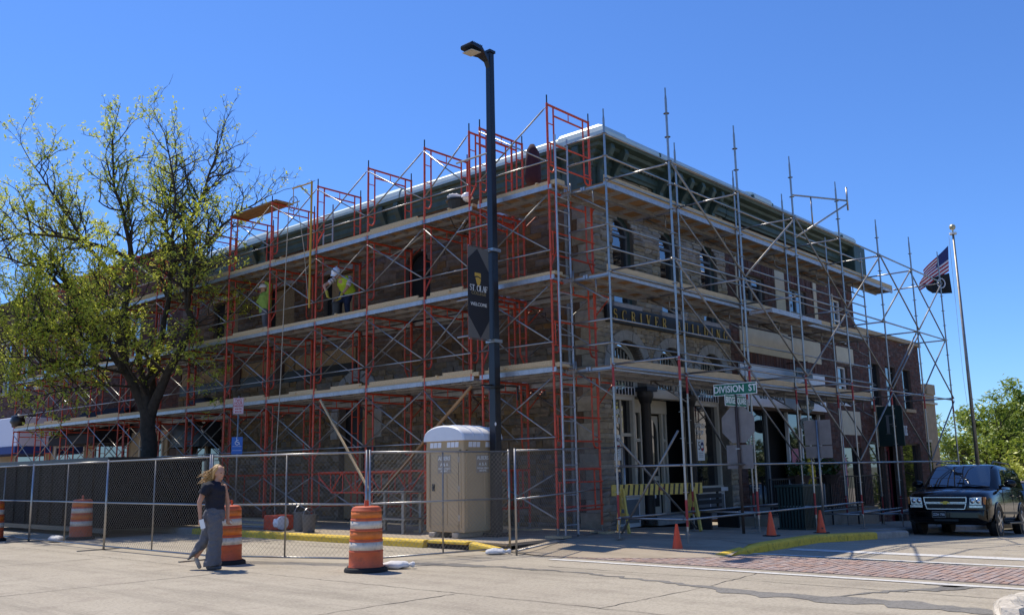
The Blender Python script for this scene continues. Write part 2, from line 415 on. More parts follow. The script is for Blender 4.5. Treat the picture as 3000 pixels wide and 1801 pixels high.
ribbon('crack_repair', [(-7.0, .3, .12), (-6.75, -.9, .5), (-6.5, -1.8, .9), (-6.35, -2.6, .35), (-6.4, -4.6, .2), (-6.75, -6.3, .3), (-7.0, -7.3, .9), (-7.0, -8.2, 1.3), (-6.95, -9, 1.2), (-7.05, -10.2, .9), (-7.2, -12, .6)], .40, X['asphalt'], road, dz=.005, jit=.07, seed=23)
ribbon('crack_repair', [(-6.95, -8.2, .2), (-6.1, -8.5, .35), (-5.5, -8.95, 1.0), (-5.05, -9.25, 1.4), (-4.95, -8.6, .6)], .24, X['asphalt'], road, dz=.006, jit=.06, seed=24)
ribbon('joint', [(-5.9, -3.2, 1), (-5.85, -6, .6), (-5.95, -9, .9), (-5.9, -14, .8)], .02, X['tar'], road, seed=25)
ribbon('joint', [(-5.1, -6.4, .8), (-7.0, -6.55, .6), (-9, -6.5, .8)], .018, X['tar'], road, seed=26)
ribbon('joint', [(2, -8.1, .8), (8, -8.2, .6), (16, -8.1, .8)], .02, X['tar'], road, seed=27)

# painted lines
def strip(name, x0, x1, y0, y1, mat, parent, dz=.008):
    r = random.Random(int(x0*100)); mb = MB(); n = int(abs(y1-y0)/.15); vs = []
    for i in range(n+1):
        y = y0+(y1-y0)*i/n
        vs += [(x0+r.uniform(-.012, .012), y, zr(x0)+dz), (x1+r.uniform(-.012, .012), y, zr(x1)+dz)]
    mb.add(vs, [(2*i, 2*i+1, 2*i+3, 2*i+2) for i in range(n)])
    return mb.build(name, mat, parent, fix=False)
strip('crosswalk_line', -5.06, -4.9, -2.5, -16, X['line'], road)
strip('crosswalk_line', -2.46, -2.3, -4.95, -16, X['line'], road)
strip('stop_line', -1.45, -1.08, -5.15, -9.6, X['line'], road)

# brick crosswalk: each paver its own piece
cross = tag(MB().bb(-4.62, -2.66, -16, -1.9, .004, .0055).build('brick_crosswalk', X['bed']), kind='structure')
pv = []
r = random.Random(5); y = -1.95; k = 0
while y > -13:
    off = .105*(k % 2); xx = -4.6-off+.0
    while xx < -2.69:
        a = max(xx, -4.6); b = min(xx+.205, -2.68)
        if b-a > .05:
            c = Vector(((a+b)/2, y-.05, 0)); pv.append(((c-CAM).length, a+.004, b-.004, y-.097, y-.004, .012+r.uniform(-.003, .004)))
        xx += .209
    y -= .101; k += 1
pv.sort()
def paver_mb(mb, a, b, c, d, h):
    e = .006
    vs = [(a, c, .0), (b, c, .0), (b, d, .0), (a, d, .0), (a+e, c+e, h), (b-e, c+e, h), (b-e, d-e, h), (a+e, d-e, h)]
    return mb.add(vs, [(4, 5, 6, 7), (0, 1, 5, 4), (1, 2, 6, 5), (2, 3, 7, 6), (3, 0, 4, 7)])
rest = MB()
vis = [p for p in pv if p[3] > -10.2]
for i, p in enumerate(vis):
    if i < 300: paver_mb(MB(), *p[1:]).build('paver', X['paver'], cross, fix=False)
    else: paver_mb(rest, *p[1:])
for p in pv:
    if p[3] <= -10.2: paver_mb(rest, *p[1:])
tag(rest.build('paver', X['paver'], cross, fix=False), kind='stuff')

# pavement slabs, ramp and kerbs
walk = MB()
xs = [-2.6, .3, 5.35, 28.2, 60]
def wz(x): return zr(x)+.15
poly = lambda pts, dz: [(p[0], p[1], wz(p[0])+dz) for p in pts]
def flat(mb, pts, dz): mb.add(poly(pts, dz), [tuple(range(len(pts)))])
flat(walk, [(-4.26, -.85), (0, -.85), (0, 70), (-4.26, 70)], -.014)
flat(walk, [(-2.6, -.85), (-2.0, -1.8), (-1.6, -2.8), (-1.5, -3.8), (-2.2, -4.8), (.3, -4.8), (.3, -.85)], -.014)
flat(walk, [(.3, -4.8), (5.35, -4.8), (5.35, .3), (.3, .3)], -.014)
flat(walk, [(5.35, -3.85), (28.2, -3.85), (28.2, .3), (5.35, .3)], -.014)
flat(walk, [(28.2, -3.85), (60, -3.85), (60, 8), (28.2, 8)], -.014)
walk = tag(walk.build('sidewalk', X['bed'], fix=False), kind='structure')
def slab(x0, x1, y0, y1):
    g = .008; t = rnd.uniform(-.003, .003)
    pts = [(x0+g, y0+g), (x1-g, y0+g), (x1-g, y1-g), (x0+g, y1-g)]
    mb = MB(); mb.add(poly(pts, t)+poly(pts, -.05), [(0, 1, 2, 3), (0, 4, 5, 1), (1, 5, 6, 2), (2, 6, 7, 3), (3, 7, 4, 0)])
    mb.build('slab', X['walk'], walk, fix=False)
yy = -.85
while yy < 30:
    for a, b in ((-4.25, -2.85), (-2.85, -1.42), (-1.42, -.01)): slab(a, b, yy, yy+1.5)
    yy += 1.5
for a in [-1.42+1.43*i for i in range(0, 19)]:
    if a < 5.2:
        b = a+1.43
        for y0, y1 in ((-2.2, -.85), (-3.5, -2.2), (-4.79, -3.5)): slab(a, b, y0, y1)
        if a > -.1: slab(a, b, -.85, -.02)
    else:
        for y0, y1 in ((-1.3, -.02), (-2.6, -1.3), (-3.84, -2.6)): slab(a, a+1.43, y0, y1)
lead = MB(); 
lead.add(poly([(-2.6, -.85), (-2.0, -1.8), (-1.6, -2.8), (-1.5, -3.8), (-2.2, -4.8), (-1.43, -4.8), (-1.43, -.85)], -.001), [tuple(range(7))])
lead.build('slab', X['walk'], walk, fix=False)
rp = MB(); up = [(-2.62, -.85), (-2.02, -1.8), (-1.62, -2.8), (-1.52, -3.8), (-2.22, -4.8)]; lo = [(-4.3, -.85), (-4.62, -1.9), (-4.5, -3.1), (-3.95, -4.1), (-3.25, -4.95)]
vs = []
for u, l in zip(up, lo):
    for t in (0, .5, 1): vs.append((l[0]+(u[0]-l[0])*t, l[1]+(u[1]-l[1])*t, .016+.13*t))
rp.add(vs, [(3*i+j, 3*i+j+3, 3*i+j+4, 3*i+j+1) for i in range(4) for j in range(2)])
rp.build('ramp', X['walk'], walk, fix=False)
kerb = tag(obj('curb', None), kind='structure')
def curbseg(a, b, mat, hi0=.156, lo=-.05, w=.17, side=(1, 0), taper=0):
    a = Vector(a); b = Vector(b); d = (b-a).normalized(); n = Vector((side[0], side[1]))
    a2 = a+d*.006; b2 = b-d*.006; mb = MB(); rings = []
    m = max(2, int((b-a).length/.3))
    for i in range(m+1):
        p = a2+(b2-a2)*i/m; z = zr(p.x); j = rnd.uniform(-.006, .006); hi = hi0 if not taper else .055+(hi0-.055)*min(1, (i if taper > 0 else m-i)/m*1.1)
        prof = [(0, lo), (0+j, hi-.05), (.012, hi-.02), (.04, hi-.004), (w, hi), (w, lo)]
        rings.append([(p.x+n.x*o, p.y+n.y*o, z+h) for o, h in prof])
    mb.loft(rings); return mb.build('curb_segment', mat, kerb)
yy = -.9
for L in (.9, 1.3, 2.4, 2.4, 2.4, 1.9, 3, 3, 3, 3, 3, 3, 3, 3, 3, 3):
    if abs(L-1.3) < .01:
        MB().bb(-4.40, -4.10, yy+.1, yy+L-.1, .10, .158).build('inlet_lintel', X['yellow_curb'], kerb, bevel=.02)
        MB().bb(-4.30, -4.20, yy, yy+L, -.05, .098).build('inlet_throat', X['dark'], kerb)
    else: curbseg((-4.42, yy), (-4.42, yy+L), X['yellow_curb'] if yy < 9 else X['curb'], taper=1 if yy < -.8 else 0)
    yy += L
xx = -3.22
for L in (1.4, 1.8, 1.8, 1.7, 2.0):
    curbseg((xx, -4.97+(.12 if xx < -3 else 0)), (xx+L, -4.97), X['yellow_curb'] if xx < 3.1 else X['curb'], side=(0, 1), taper=1 if xx < -3 else 0); xx += L
curbseg((5.45, -4.02), (5.46, -4.9), X['curb'], side=(-1, 0))
for i in range(9): curbseg((5.6+2.6*i, -4.02), (5.6+2.6*(i+1), -4.02), X['curb'], side=(0, 1))
# planted island with pale stones at the near right corner
isl = MB(); r = random.Random(3); pts = []
for i in range(24):
    a = 2*math.pi*i/24; pts.append((-6.6+2.6*math.cos(a)+r.uniform(-.12, .12), -12.7+2.7*math.sin(a)+r.uniform(-.1, .1)))
isl.prism(pts, (0, 0, -.02), (1, 0, 0), (0, 1, 0), (0, 0, 1), .1)
island = tag(isl.build('traffic_island', X['curb']), kind='structure')
tag(MB().prism([((p[0]+6.6)*.8-6.6, (p[1]+12.7)*.8-12.7) for p in pts], (0, 0, .07), (1, 0, 0), (0, 1, 0), (0, 0, 1), .03).build('lawn', X['grass']), kind='structure')
for i in range(26):                          # rough pale edging stones round the island
    a = 2*math.pi*i/26; q = r.uniform(.93, 1.0); mb = MB(); mb.ball((0, 0, .05), (r.uniform(.2, .32), r.uniform(.14, .22), r.uniform(.07, .12)), 9, 6)
    mb.v = [(x+.09*noise.noise(Vector((x*6+i, y*6, z*6))), y+.09*noise.noise(Vector((x*6, y*6+i, z*6))), z+.06*noise.noise(Vector((x*7, y*7, z*7+i)))) for x, y, z in mb.v]
    mb.build('edging_stone', X['palestone'], island, loc=(-6.6+2.55*q*math.cos(a), -12.7+2.65*q*math.sin(a), .03), rot=(0, 0, a+1.57))
gm = MB()
for i in range(2600):
    a = r.uniform(0, 6.28); q = 2.05*math.sqrt(r.random()); x = -6.6+q*math.cos(a); y = -12.7+q*math.sin(a)
    h = r.uniform(.05, .16); t = r.uniform(0, 6.28); dx, dy = math.cos(t)*.012, math.sin(t)*.012; lx, ly = r.uniform(-.05, .05), r.uniform(-.05, .05)
    gm.add([(x-dx, y-dy, .09), (x+dx, y+dy, .09), (x+lx, y+ly, .09+h)], [(0, 1, 2)])
tag(gm.build('grass', X['leaf2'], fix=False), 'short green grass growing on the island by the crosswalk', 'grass', kind='stuff')

# ================================================================== MASONRY
def subtract(iv, cuts):
    for c0, c1 in cuts:
        out = []
        for a, b in iv:
            if c1 <= a or c0 >= b: out.append((a, b)); continue
            if c0 > a: out.append((a, c0))
            if c1 < b: out.append((c1, b))
        iv = out
    return iv
def courses(u0, u1, v0, v1, cuts, hr, lr, seed):
    """cuts: functions v -> (a,b) or None. Returns pieces (u0,u1,v0,v1)"""
    r = random.Random(seed); out = []; v = v0
    while v < v1-.03:
        h = min(r.uniform(*hr), v1-v)
        if v1-(v+h) < hr[0]*.5: h = v1-v
        cs = [c(v+h/2) for c in cuts]; cs = [c for c in cs if c]
        for a, b in subtract([(u0, u1)], cs):
            u = a
            while u < b-.02:
                l = r.uniform(*lr)*(.6+.6*h/hr[1])
                if b-(u+l) < lr[0]*.5: l = b-u
                out.append((u, min(u+l, b), v, v+h)); u += l
        v += h
    return out
def stone_mb(mb, p, T, r, proud=(.01, .045), g=.006, rough=.014):
    u0, u1, v0, v1 = p; u0 += g; u1 -= g; v0 += g; v1 -= g
    if u1-u0 < .02 or v1-v0 < .015: return mb
    d = r.uniform(*proud); nx = 4 if u1-u0 > .3 else 3; ny = 3
    vs = []
    for j in range(ny):
        for i in range(nx):
            edge = i in (0, nx-1) or j in (0, ny-1)
            u = u0+(u1-u0)*i/(nx-1); v = v0+(v1-v0)*j/(ny-1)
            du = r.uniform(-.008, .008); dv = r.uniform(-.006, .006)
            vs.append(T(u+du, v+dv, d+(r.uniform(-rough, 0) if edge else r.uniform(0, rough*1.6))))
    ring = [(i, 0) for i in range(nx)]+[(nx-1, j) for j in range(1, ny)]+[(i, ny-1) for i in range(nx-2, -1, -1)]+[(0, j) for j in range(ny-2, 0, -1)]
    idx = [j*nx+i for i, j in ring]; base = len(vs)
    for i, j in ring: vs.append(T(u0+(u1-u0)*i/(nx-1), v0+(v1-v0)*j/(ny-1), -.02))
    fs = [(j*nx+i, j*nx+i+1, (j+1)*nx+i+1, (j+1)*nx+i) for j in range(ny-1) for i in range(nx-1)]
    n = len(idx)
    for k in range(n): fs.append((idx[k], base+k, base+(k+1) % n, idx[(k+1) % n]))
    return mb.add(vs, fs)
def brick_mb(mb, p, T, r, proud=(.006, .014), g=.005):
    u0, u1, v0, v1 = p; u0 += g; u1 -= g; v0 += g; v1 -= g
    if u1-u0 < .015 or v1-v0 < .015: return mb
    d = r.uniform(*proud)
    vs = [T(u0, v0, d), T(u1, v0, d), T(u1, v1, d), T(u0, v1, d), T(u0, v0, -.01), T(u1, v0, -.01), T(u1, v1, -.01), T(u0, v1, -.01)]
    return mb.add(vs, [(0, 1, 2, 3), (0, 4, 5, 1), (1, 5, 6, 2), (2, 6, 7, 3), (3, 7, 4, 0)])
def lay(pieces, T, fn, name, mat, parent, n_ind, seed=1, flip=False, rank=None, **kw):
    """nearest n_ind pieces singly, the others joined"""
    r = random.Random(seed)
    key = rank or (lambda p: (Vector(T((p[0]+p[1])/2, (p[2]+p[3])/2, 0))-CAM).length/math.sqrt((p[1]-p[0])*(p[3]-p[2])))
    pieces = sorted(pieces, key=key); rest = MB()
    for i, p in enumerate(pieces):
        if i < n_ind:
            mb = fn(MB(), p, T, r, **kw)
            if mb.f: mb.build(name, mat, parent, fix=True)
        else: fn(rest, p, T, r, **kw)
    if rest.f: tag(rest.build(name, mat, parent), kind='stuff')
def rect(a, b, c, d): return lambda v: (a, b) if c < v < d else None
def arch(cx, hw, z0, spring):
    def f(v):
        if z0 < v <= spring: return (cx-hw, cx+hw)
        if spring < v < spring+hw: w = math.sqrt(max(hw*hw-(v-spring)**2, 0)); return (cx-w, cx+w)
    return f
TL = lambda u, v, d: (-d, u, v)               # long wall, faces -x, u = y
TR = lambda u, v, d: (u, -d, v)               # shop fronts, face -y, u = x

def wall_slab(u0, u1, v0, v1, cuts, T, thick, name, mat, parent, step=.05, d0=0.0):
    mb = MB(); n = int(round((v1-v0)/step)); prev = None; start = v0
    def emit(iv, a, b):
        for p, q in iv:
            vs = [T(u, v, d) for d in (d0, -thick) for u, v in ((p, a), (q, a), (q, b), (p, b))]
            mb.add(vs, [(0, 1, 2, 3), (7, 6, 5, 4), (0, 4, 5, 1), (1, 5, 6, 2), (2, 6, 7, 3), (3, 7, 4, 0)])
    for i in range(n):
        v = v0+(i+.5)*step
        cs = [c(v) for c in cuts]; iv = [(round(a, 4), round(b, 4)) for a, b in subtract([(u0, u1)], [c for c in cs if c])]
        if iv != prev:
            if prev is not None: emit(prev, start, v0+i*step)
            prev = iv; start = v0+i*step
    emit(prev, start, v1)
    return mb.build(name, mat, parent)
# ------------------------------------------------------------------ corner building
bld = thing('stone_building', 'two storey brown limestone corner building with pale green metal cornice behind the scaffolds', 'building', (0, 0, 0))
wl = [rect(15.7, 17.3, 5.6, 7.75), rect(12.3, 13.95, 5.6, 7.75), rect(9.25, 10.7, 5.6, 7.75), arch(6.3, .55, 5.6, 7.3),
      rect(9.0, 19.6, 4.45, 5.35), arch(8.95, .85, 0, 3.4), rect(16.6, 18.9, 0.9, 3.9), rect(13.9, 14.2, 3.4, 3.9)]
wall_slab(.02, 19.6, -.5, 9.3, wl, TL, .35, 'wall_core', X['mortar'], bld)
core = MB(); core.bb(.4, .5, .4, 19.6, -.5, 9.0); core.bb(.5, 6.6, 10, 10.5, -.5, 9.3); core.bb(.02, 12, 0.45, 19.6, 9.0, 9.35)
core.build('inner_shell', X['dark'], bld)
pc = courses(0.62, 19.6, .15, 3.45, wl, (.09, .19), (.15, .5), 3)
pa = courses(0.62, 19.6, 3.45, 4.5, wl, (.19, .24), (.3, .5), 4)
pu = courses(0.62, 19.6, 4.5, 9.0, wl, (.10, .22), (.25, .7), 5)
lay(pc+pa, TL, stone_mb, 'stone', X['stone3'], bld, 120, 2, proud=(.008, .07), rough=.028)
lay(pu, TL, stone_mb, 'stone', X['stone'], bld, 60, 3, proud=(.006, .035), rough=.014)
quo = []
z = .15; k = 0
while z < 8.9:
    h = (.36, .3, .42, .28)[k % 4]; quo.append((.0, (.62, .45)[k % 2], z, z+h)); 
    if k % 2: pu.append((.45, .62, z, z+h))
    z += h; k += 1
lay(quo, TL, stone_mb, 'quoin', X['stone2'], bld, 40, 6, proud=(.012, .05), rough=.02)
fill = [(.45, .62, q[2], q[3]) for i, q in enumerate(quo) if i % 2]
lay(fill, TL, stone_mb, 'stone', X['stone'], bld, 0, 7)
# right face
wr = [arch(1.28, .47, 5.55, 7.38), arch(3.45, .47, 5.55, 7.38), arch(5.6, .47, 5.55, 7.38),
      arch(1.3, .78, 3.5, 3.87), arch(3.38, .78, 3.5, 3.87), arch(5.46, .78, 3.5, 3.87), rect(.55, 6.2, -1, 3.5)]
wall_slab(.02, 6.6, -.5, 9.3, wr, TR, .35, 'wall_core', X['mortar'], bld)
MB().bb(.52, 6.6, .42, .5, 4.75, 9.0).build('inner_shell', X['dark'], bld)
pr_ = courses(0, 6.6, .1, 8.9, wr, (.09, .17), (.2, .6), 8)
pr_ = [p for p in pr_ if not (p[2] > 3.3 and p[3] < 5.0)]
lay(pr_, TR, stone_mb, 'stone', X['stone2'], bld, 80, 9, proud=(.006, .045), rough=.02)
# voussoirs: wide grey radial blocks above each shop arch, and rubble between
vz = []
for c in (1.3, 3.38, 5.46):
    n = 7
    for i in range(n):
        a0, a1 = math.pi*i/n, math.pi*(i+1)/n
        mb = MB(); g = .006
        prof = [(.785, a0+g), (1.16, a0+g), (1.16, a1-g), (.785, a1-g)]
        mid = [(.785, (a0+a1)/2)]
        pts = [(c+q*math.cos(a), 3.87+q*math.sin(a)) for q, a in [(.785, a0+.008), (1.04, a0+.008), (1.04, (a0+a1)/2), (1.04, a1-.008), (.785, a1-.008), (.785, (a0+a1)/2)]]
        mb.prism(pts, (0, .1, 0), (1, 0, 0), (0, 0, 1), (0, -1, 0), .125+rnd.uniform(0, .02)); mb.build('voussoir', X['trimstone'], bld, bevel=.012)
def vcut(v):
    return None
sp = courses(0, 6.6, 3.5, 5.0, [arch(c, 1.04, 3.4, 3.87) for c in (1.3, 3.38, 5.46)], (.09, .16), (.12, .4), 12)
lay(sp, TR, stone_mb, 'stone', X['stone2'], bld, 0, 13, proud=(.006, .035), rough=.015)

# arched upper windows on the right face
def arched_window(parent, c, hw, z0, spring, y, T, frame, glass):
    pts = lambda h, zz: [(c-h, zz), (c+h, zz)]+[(c+h*math.cos(a), spring+h*math.sin(a)) for a in [math.pi*i/14 for i in range(15)]]
    w = MB().prism(pts(hw-.005, z0), T(0, 0, -y-.03), Vector(T(1, 0, 0))-Vector(T(0, 0, 0)), (0, 0, 1), Vector(T(0, 0, -1))-Vector(T(0, 0, 0)), .03).build('window', glass, parent)
    f = MB(); o, i_ = pts(hw-.004, z0), pts(hw-.075, z0+.07)
    A = [T(u, v, -y+.02) for u, v in o]; B = [T(u, v, -y+.02) for u, v in i_]; n = len(A)
    A2 = [T(u, v, -y-.05) for u, v in o]; B2 = [T(u, v, -y-.05) for u, v in i_]
    f.add(A+B+A2+B2, [(k, (k+1) % n, n+(k+1) % n, n+k) for k in range(n)]+[(n+k, n+(k+1) % n, 3*n+(k+1) % n, 3*n+k) for k in range(n)])
    zm = z0+(spring-z0)*.48
    for z in (zm, spring): f.prism([(c-hw+.05, z-.03), (c+hw-.05, z-.03), (c+hw-.05, z+.03), (c-hw+.05, z+.03)], T(0, 0, -y+.012), Vector(T(1, 0, 0))-Vector(T(0, 0, 0)), (0, 0, 1), Vector(T(0, 0, -1))-Vector(T(0, 0, 0)), .04)
    f.build('frame', frame, w)
    return w
X['frame_grey'] = M_('grey_window_frame', (.16, .17, .17), .6)
for c in (1.28, 3.45, 5.6):
    arched_window(bld, c, .47, 5.55, 7.38, .17, TR, X['frame_grey'], X['glass_up'])
    hd = MB()                            # moulded dark arch hood inside the reveal
    for k, (rr, dd) in enumerate(((.462, .12), (.43, .15))):
        P = [(c+rr*math.cos(a), -0.0+dd, 7.38+rr*math.sin(a)) for a in [math.pi*i/12 for i in range(13)]]
        hd.path([(c+rr, dd, 5.6)]+P+[(c-rr, dd, 5.6)], .022, 5)
    hd.build('hood_moulding', X['green'], bld)
    MB().bb(c-.62, c+.62, -.10, .06, 5.43, 5.545).build('window_sill', X['trimstone'], bld, bevel=.01)
# long wall: boarded windows
def board_window(y0, y1, dark0, dark1):
    w = MB().bb(.14, .2, y0+.01, y1-.01, 5.6, 7.74).build('window', X['dark'], bld)
    n = 0
    for z0, z1 in ((5.62, 6.2), (6.21, 6.8), (6.81, 7.7)):
        MB().bb(.09, .125, dark0, dark1, z0, z1).build('board', X['ply'], w)
    MB().bb(-.10, .12, y0-.1, y1+.1, 7.76, 7.95).build('window_lintel', X['stone2'], bld, bevel=.012)
board_window(15.7, 17.3, 15.75, 16.75); board_window(12.3, 13.95, 12.36, 13.5); board_window(9.25, 10.7, 9.3, 10.4)
arched_window(bld, 6.3, .55, 5.6, 7.3, .2, TL, X['black'], X['dark'])
MB().bb(-.03, .07, 9.02, 19.55, 4.5, 4.86).build('iron_lintel', X['black'], bld)
for i, (a, b) in enumerate(((9.1, 12.2), (12.3, 15.6), (15.7, 19.5))): MB().bb(.02, .09, a, b, 4.87, 5.34).build('stucco_panel', X['ply'], bld)
for yy in (13.0, 15.6): MB().bb(-.06, .03, yy-.2, yy+.2, 4.55, 5.3).build('brick_pilaster', X['brick'], bld)
# arched side doorway
for i in range(9):
    a0, a1 = math.pi*i/9, math.pi*(i+1)/9
    pts = [(8.95+q*math.cos(a), 3.4+q*math.sin(a)) for q, a in [(.86, a0+.01), (1.18, a0+.01), (1.2, (a0+a1)/2), (1.18, a1-.01), (.86, a1-.01), (.86, (a0+a1)/2)]]
    MB().prism(pts, (.1, 0, 0), (0, 1, 0), (0, 0, 1), (-1, 0, 0), .15+(.05 if i == 4 else rnd.uniform(0, .02))).build('voussoir', X['trimstone'], bld, bevel=.012)
dr = MB().bb(.22, .28, 8.12, 9.78, .15, 3.6).build('door', X['black'], bld)
MB().bb(.12, .2, 8.14, 8.85, 2.3, 3.5).build('board', X['ply'], dr); MB().bb(.12, .2, 8.9, 9.7, .2, 2.2).build('board', X['ply'], dr)
for y0, y1 in ((7.75, 8.08), (9.82, 10.15)): MB().bb(-.09, .06, y0, y1, 2.55, 3.38).build('impost_block', X['trimstone'], bld, bevel=.015)
# storefront behind the awning, left part of the long wall
sf = MB().bb(.2, .26, 16.62, 18.88, .9, 3.9).build('shop_window', X['glass'], bld)
fm = MB()
for yy in (16.66, 17.75, 18.84): fm.bb(.1, .19, yy-.05, yy+.05, .9, 3.3)
fm.bb(.1, .19, 16.6, 18.9, .9, 1.0); fm.bb(.1, .19, 16.6, 18.9, 3.2, 3.32); fm.build('frame', X['creampaint'], sf)
MB().bb(-.05, .04, 16.5, 19.0, .62, .88).build('window_sill', X['trimstone'], bld, bevel=.01)
MB().path([(-.08, .75, .15), (-.08, .75, 8.6)], .045, 8).build('downspout', X['steel2'], bld)

# ------------------------------------------------------------------ cornice
# section: (outward offset, z)
prof = [(.0, 8.86), (.10, 8.86), (.12, 8.92), (.16, 8.96), (.16, 9.10), (.24, 9.16), (.26, 9.24), (.40, 9.29), (.44, 9.36), (.60, 9.40), (.64, 9.47), (.0, 9.47)]
capp = [(.0, 9.475), (.66, 9.475), (.665, 9.55), (.60, 9.66), (.42, 9.735), (.0, 9.76)]
def run_corner(pf, y1, x1):
    """section mitred round the corner: along +y on the long wall, +x on the front"""
    rings = [[(-o*.45, y1, z) for o, z in pf], [(-o*.45, -o, z) for o, z in pf], [(x1, -o, z) for o, z in pf]]
    return MB().loft(rings)
cor = run_corner(prof, 19.6, 6.6).build('cornice', X['green'], bld)
run_corner(capp, 19.6, 6.6).build('roof_cap', X['green_lt'], cor)
def hump(T, u0, u1):                    # raised section over the pilaster bays
    pf = [(.0, 9.762), (.42, 9.74), (.61, 9.668), (.68, 9.56), (.70, 9.46), (.70, 9.56), (.64, 9.69), (.45, 9.80), (.0, 9.83)]
    kk = .45 if T is TL else 1
    return MB().loft([[T(u, z, o*kk+(.012 if kk < 1 else 0)) for o, z in pf] for u in (u0, u0+.14, u1-.14, u1)]).build('raised_cap', X['green_lt'], cor)
for a, b in ((6.75, 7.9), (13.6, 14.8)): hump(TL, a, b)
kc = [(.0, 9.762), (.42, 9.742), (.615, 9.67), (.68, 9.56), (.69, 9.45), (.695, 9.56), (.635, 9.685), (.44, 9.785), (.0, 9.81)]
rings = [[(-o*.48, .75, z) for o, z in kc], [(-o*.48, .6, z) for o, z in kc], [(-o*.48, -o, z) for o, z in kc], [(.5, -o, z) for o, z in kc], [(.65, -o, z) for o, z in kc]]
MB().loft(rings).build('raised_cap', X['green_lt'], cor)
for T, lst in ((TL, ((.02, 1.25, 8.25), (6.8, 7.8, 8.4), (13.7, 14.7, 8.45))), (TR, ((.02, 1.0, 8.3), (2.7, 5.95, 8.35)))):
    for a, b, z in lst:
        pan = MB(); pan.prism([(a, z), (b, z), (b, 8.86), (a, 8.86)], T(0, 0, .03), Vector(T(1, 0, 0)), (0, 0, 1), Vector(T(0, 0, 1)), .06)
        pan.prism([(a-.02, z-.08), (b+.02, z-.08), (b+.02, z), (a-.02, z)], T(0, 0, .03), Vector(T(1, 0, 0)), (0, 0, 1), Vector(T(0, 0, 1)), .10)
        pan.build('frieze_panel', X['green'], cor)
def bracket(T, u, w=.2):
    s = [(.09, 8.42), (.16, 8.40), (.22, 8.47), (.20, 8.62), (.22, 8.78), (.34, 8.95), (.50, 9.10), (.58, 9.26), (.55, 9.38), (.30, 9.38), (.09, 9.3)]
    kk = .52 if T is TL else 1; mb = MB(); a = [T(u-w/2, z, o*kk) for o, z in s]; b = [T(u+w/2, z, o*kk) for o, z in s]; n = len(s)
    mb.add(a+b, [tuple(range(n)), tuple(range(2*n-1, n-1, -1))]+[(i, (i+1) % n, n+(i+1) % n, n+i) for i in range(n)])
    mb.build('bracket', X['green'], cor, bevel=.015)
for u in (.25, .95, 6.95, 7.65, 13.85, 14.55): bracket(TL, u)
for u in (.2, .8, 2.9, 3.4, 4.0, 4.6, 5.2, 5.7): bracket(TR, u, .16)
dn = MB()
for i in range(36): dn.bb(.15+i*.18, .25+i*.18, -.235, -.165, 9.105, 9.155)
tag(dn.build('dentils', X['green'], cor), kind='stuff')
for a in (2.2,): MB().bb(a-.03, a+.03, -.675, .1, 9.5, 9.60).build('cap_joint', X['green'], cor)

# ------------------------------------------------------------------ shop front under the arches
def bxr(name, x0, x1, y0, y1, z0, z1, mat, parent=bld, bevel=.0): return MB().bb(x0, x1, y0, y1, z0, z1).build(name, mat, parent, bevel=bevel)
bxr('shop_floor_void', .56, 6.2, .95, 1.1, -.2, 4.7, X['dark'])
for c in (1.3, 3.38, 5.46):             # fanlights
    g = MB().prism([(c-.7, 3.56), (c+.7, 3.56)]+[(c+.7*math.cos(a), 3.87+.7*math.sin(a)) for a in [math.pi*i/14 for i in range(15)]], (0, .33, 0), (1, 0, 0), (0, 0, 1), (0, 1, 0), .02).build('fanlight', X['glass'], bld)
    f = MB()
    for k, rr in enumerate((.75, .66)):
        f.path([(c-rr, .30, 3.52)]+[(c-rr*math.cos(a), .30-.01*k, 3.87+rr*math.sin(a)) for a in [math.pi*i/14 for i in range(15)]]+[(c+rr, .30, 3.52)], .04-.012*k, 5)
    for i in range(-4, 5):
        x = i*.14; h = math.sqrt(max(.62**2-x*x, .01)); f.bb(c+x-.009, c+x+.009, .30, .325, 3.57, 3.87+h)
    for z in (3.87, 4.16): 
        h = math.sqrt(.64**2-(z-3.87)**2); f.bb(c-h, c+h, .302, .322, z-.009, z+.009)
    f.build('muntins', X['creampaint'], g)
bxr('shop_lintel', .56, 6.19, .24, .52, 3.30, 3.54, X['creampaint'], bevel=.01)
for x0, x1 in ((.62, 1.86), (4.6, 6.1)):
    tg = MB().bb(x0, x1, .228, .238, 3.33, 3.51).build('transom_glass', X['glass'], bld); n = int((x1-x0)/.13)
    for i in range(n+1): MB().bb(x0+i*(x1-x0)/n-.009, x0+i*(x1-x0)/n+.009, .215, .227, 3.33, 3.51).build('transom_bar', X['white'], tg)
for nm, x0, x1 in (('l', .56, 1.9), ('r', 4.5, 6.19)):
    w = MB().bb(x0+.09, x1-.09, .36, .38, 1.0, 3.28).build('shop_window', X['glass'], bld)
    f = MB()
    for x in (x0+.05, x1-.05): f.bb(x-.05, x+.05, .26, .42, .98, 3.3)
    f.bb(x0, x1, .24, .42, .9, 1.0); f.bb(x0, x1, .27, .42, 3.2, 3.3)
    if nm == 'l': f.bb(x0+.78, x0+.84, .33, .40, 1.0, 3.2); f.bb(x0+.84, x1-.1, .33, .40, 2.3, 2.38)
    f.build('frame', X['creampaint'], w)
    bxr('sill', x0-.02, x1+.04, .12, .40, .84, .95, X['white'], bevel=.01)
    b = MB(); b.bb(x0+.02, x1-.02, .22, .3, .1, .84); bo = b.build('stall_riser', X['white'], bld)
    n = 2
    for i in range(n):
        a = x0+.08+i*(x1-x0-.1)/n; MB().bb(a, a+(x1-x0-.1)/n-.07, .205, .219, .2, .76).build('riser_panel', X['frame_grey'], bo)
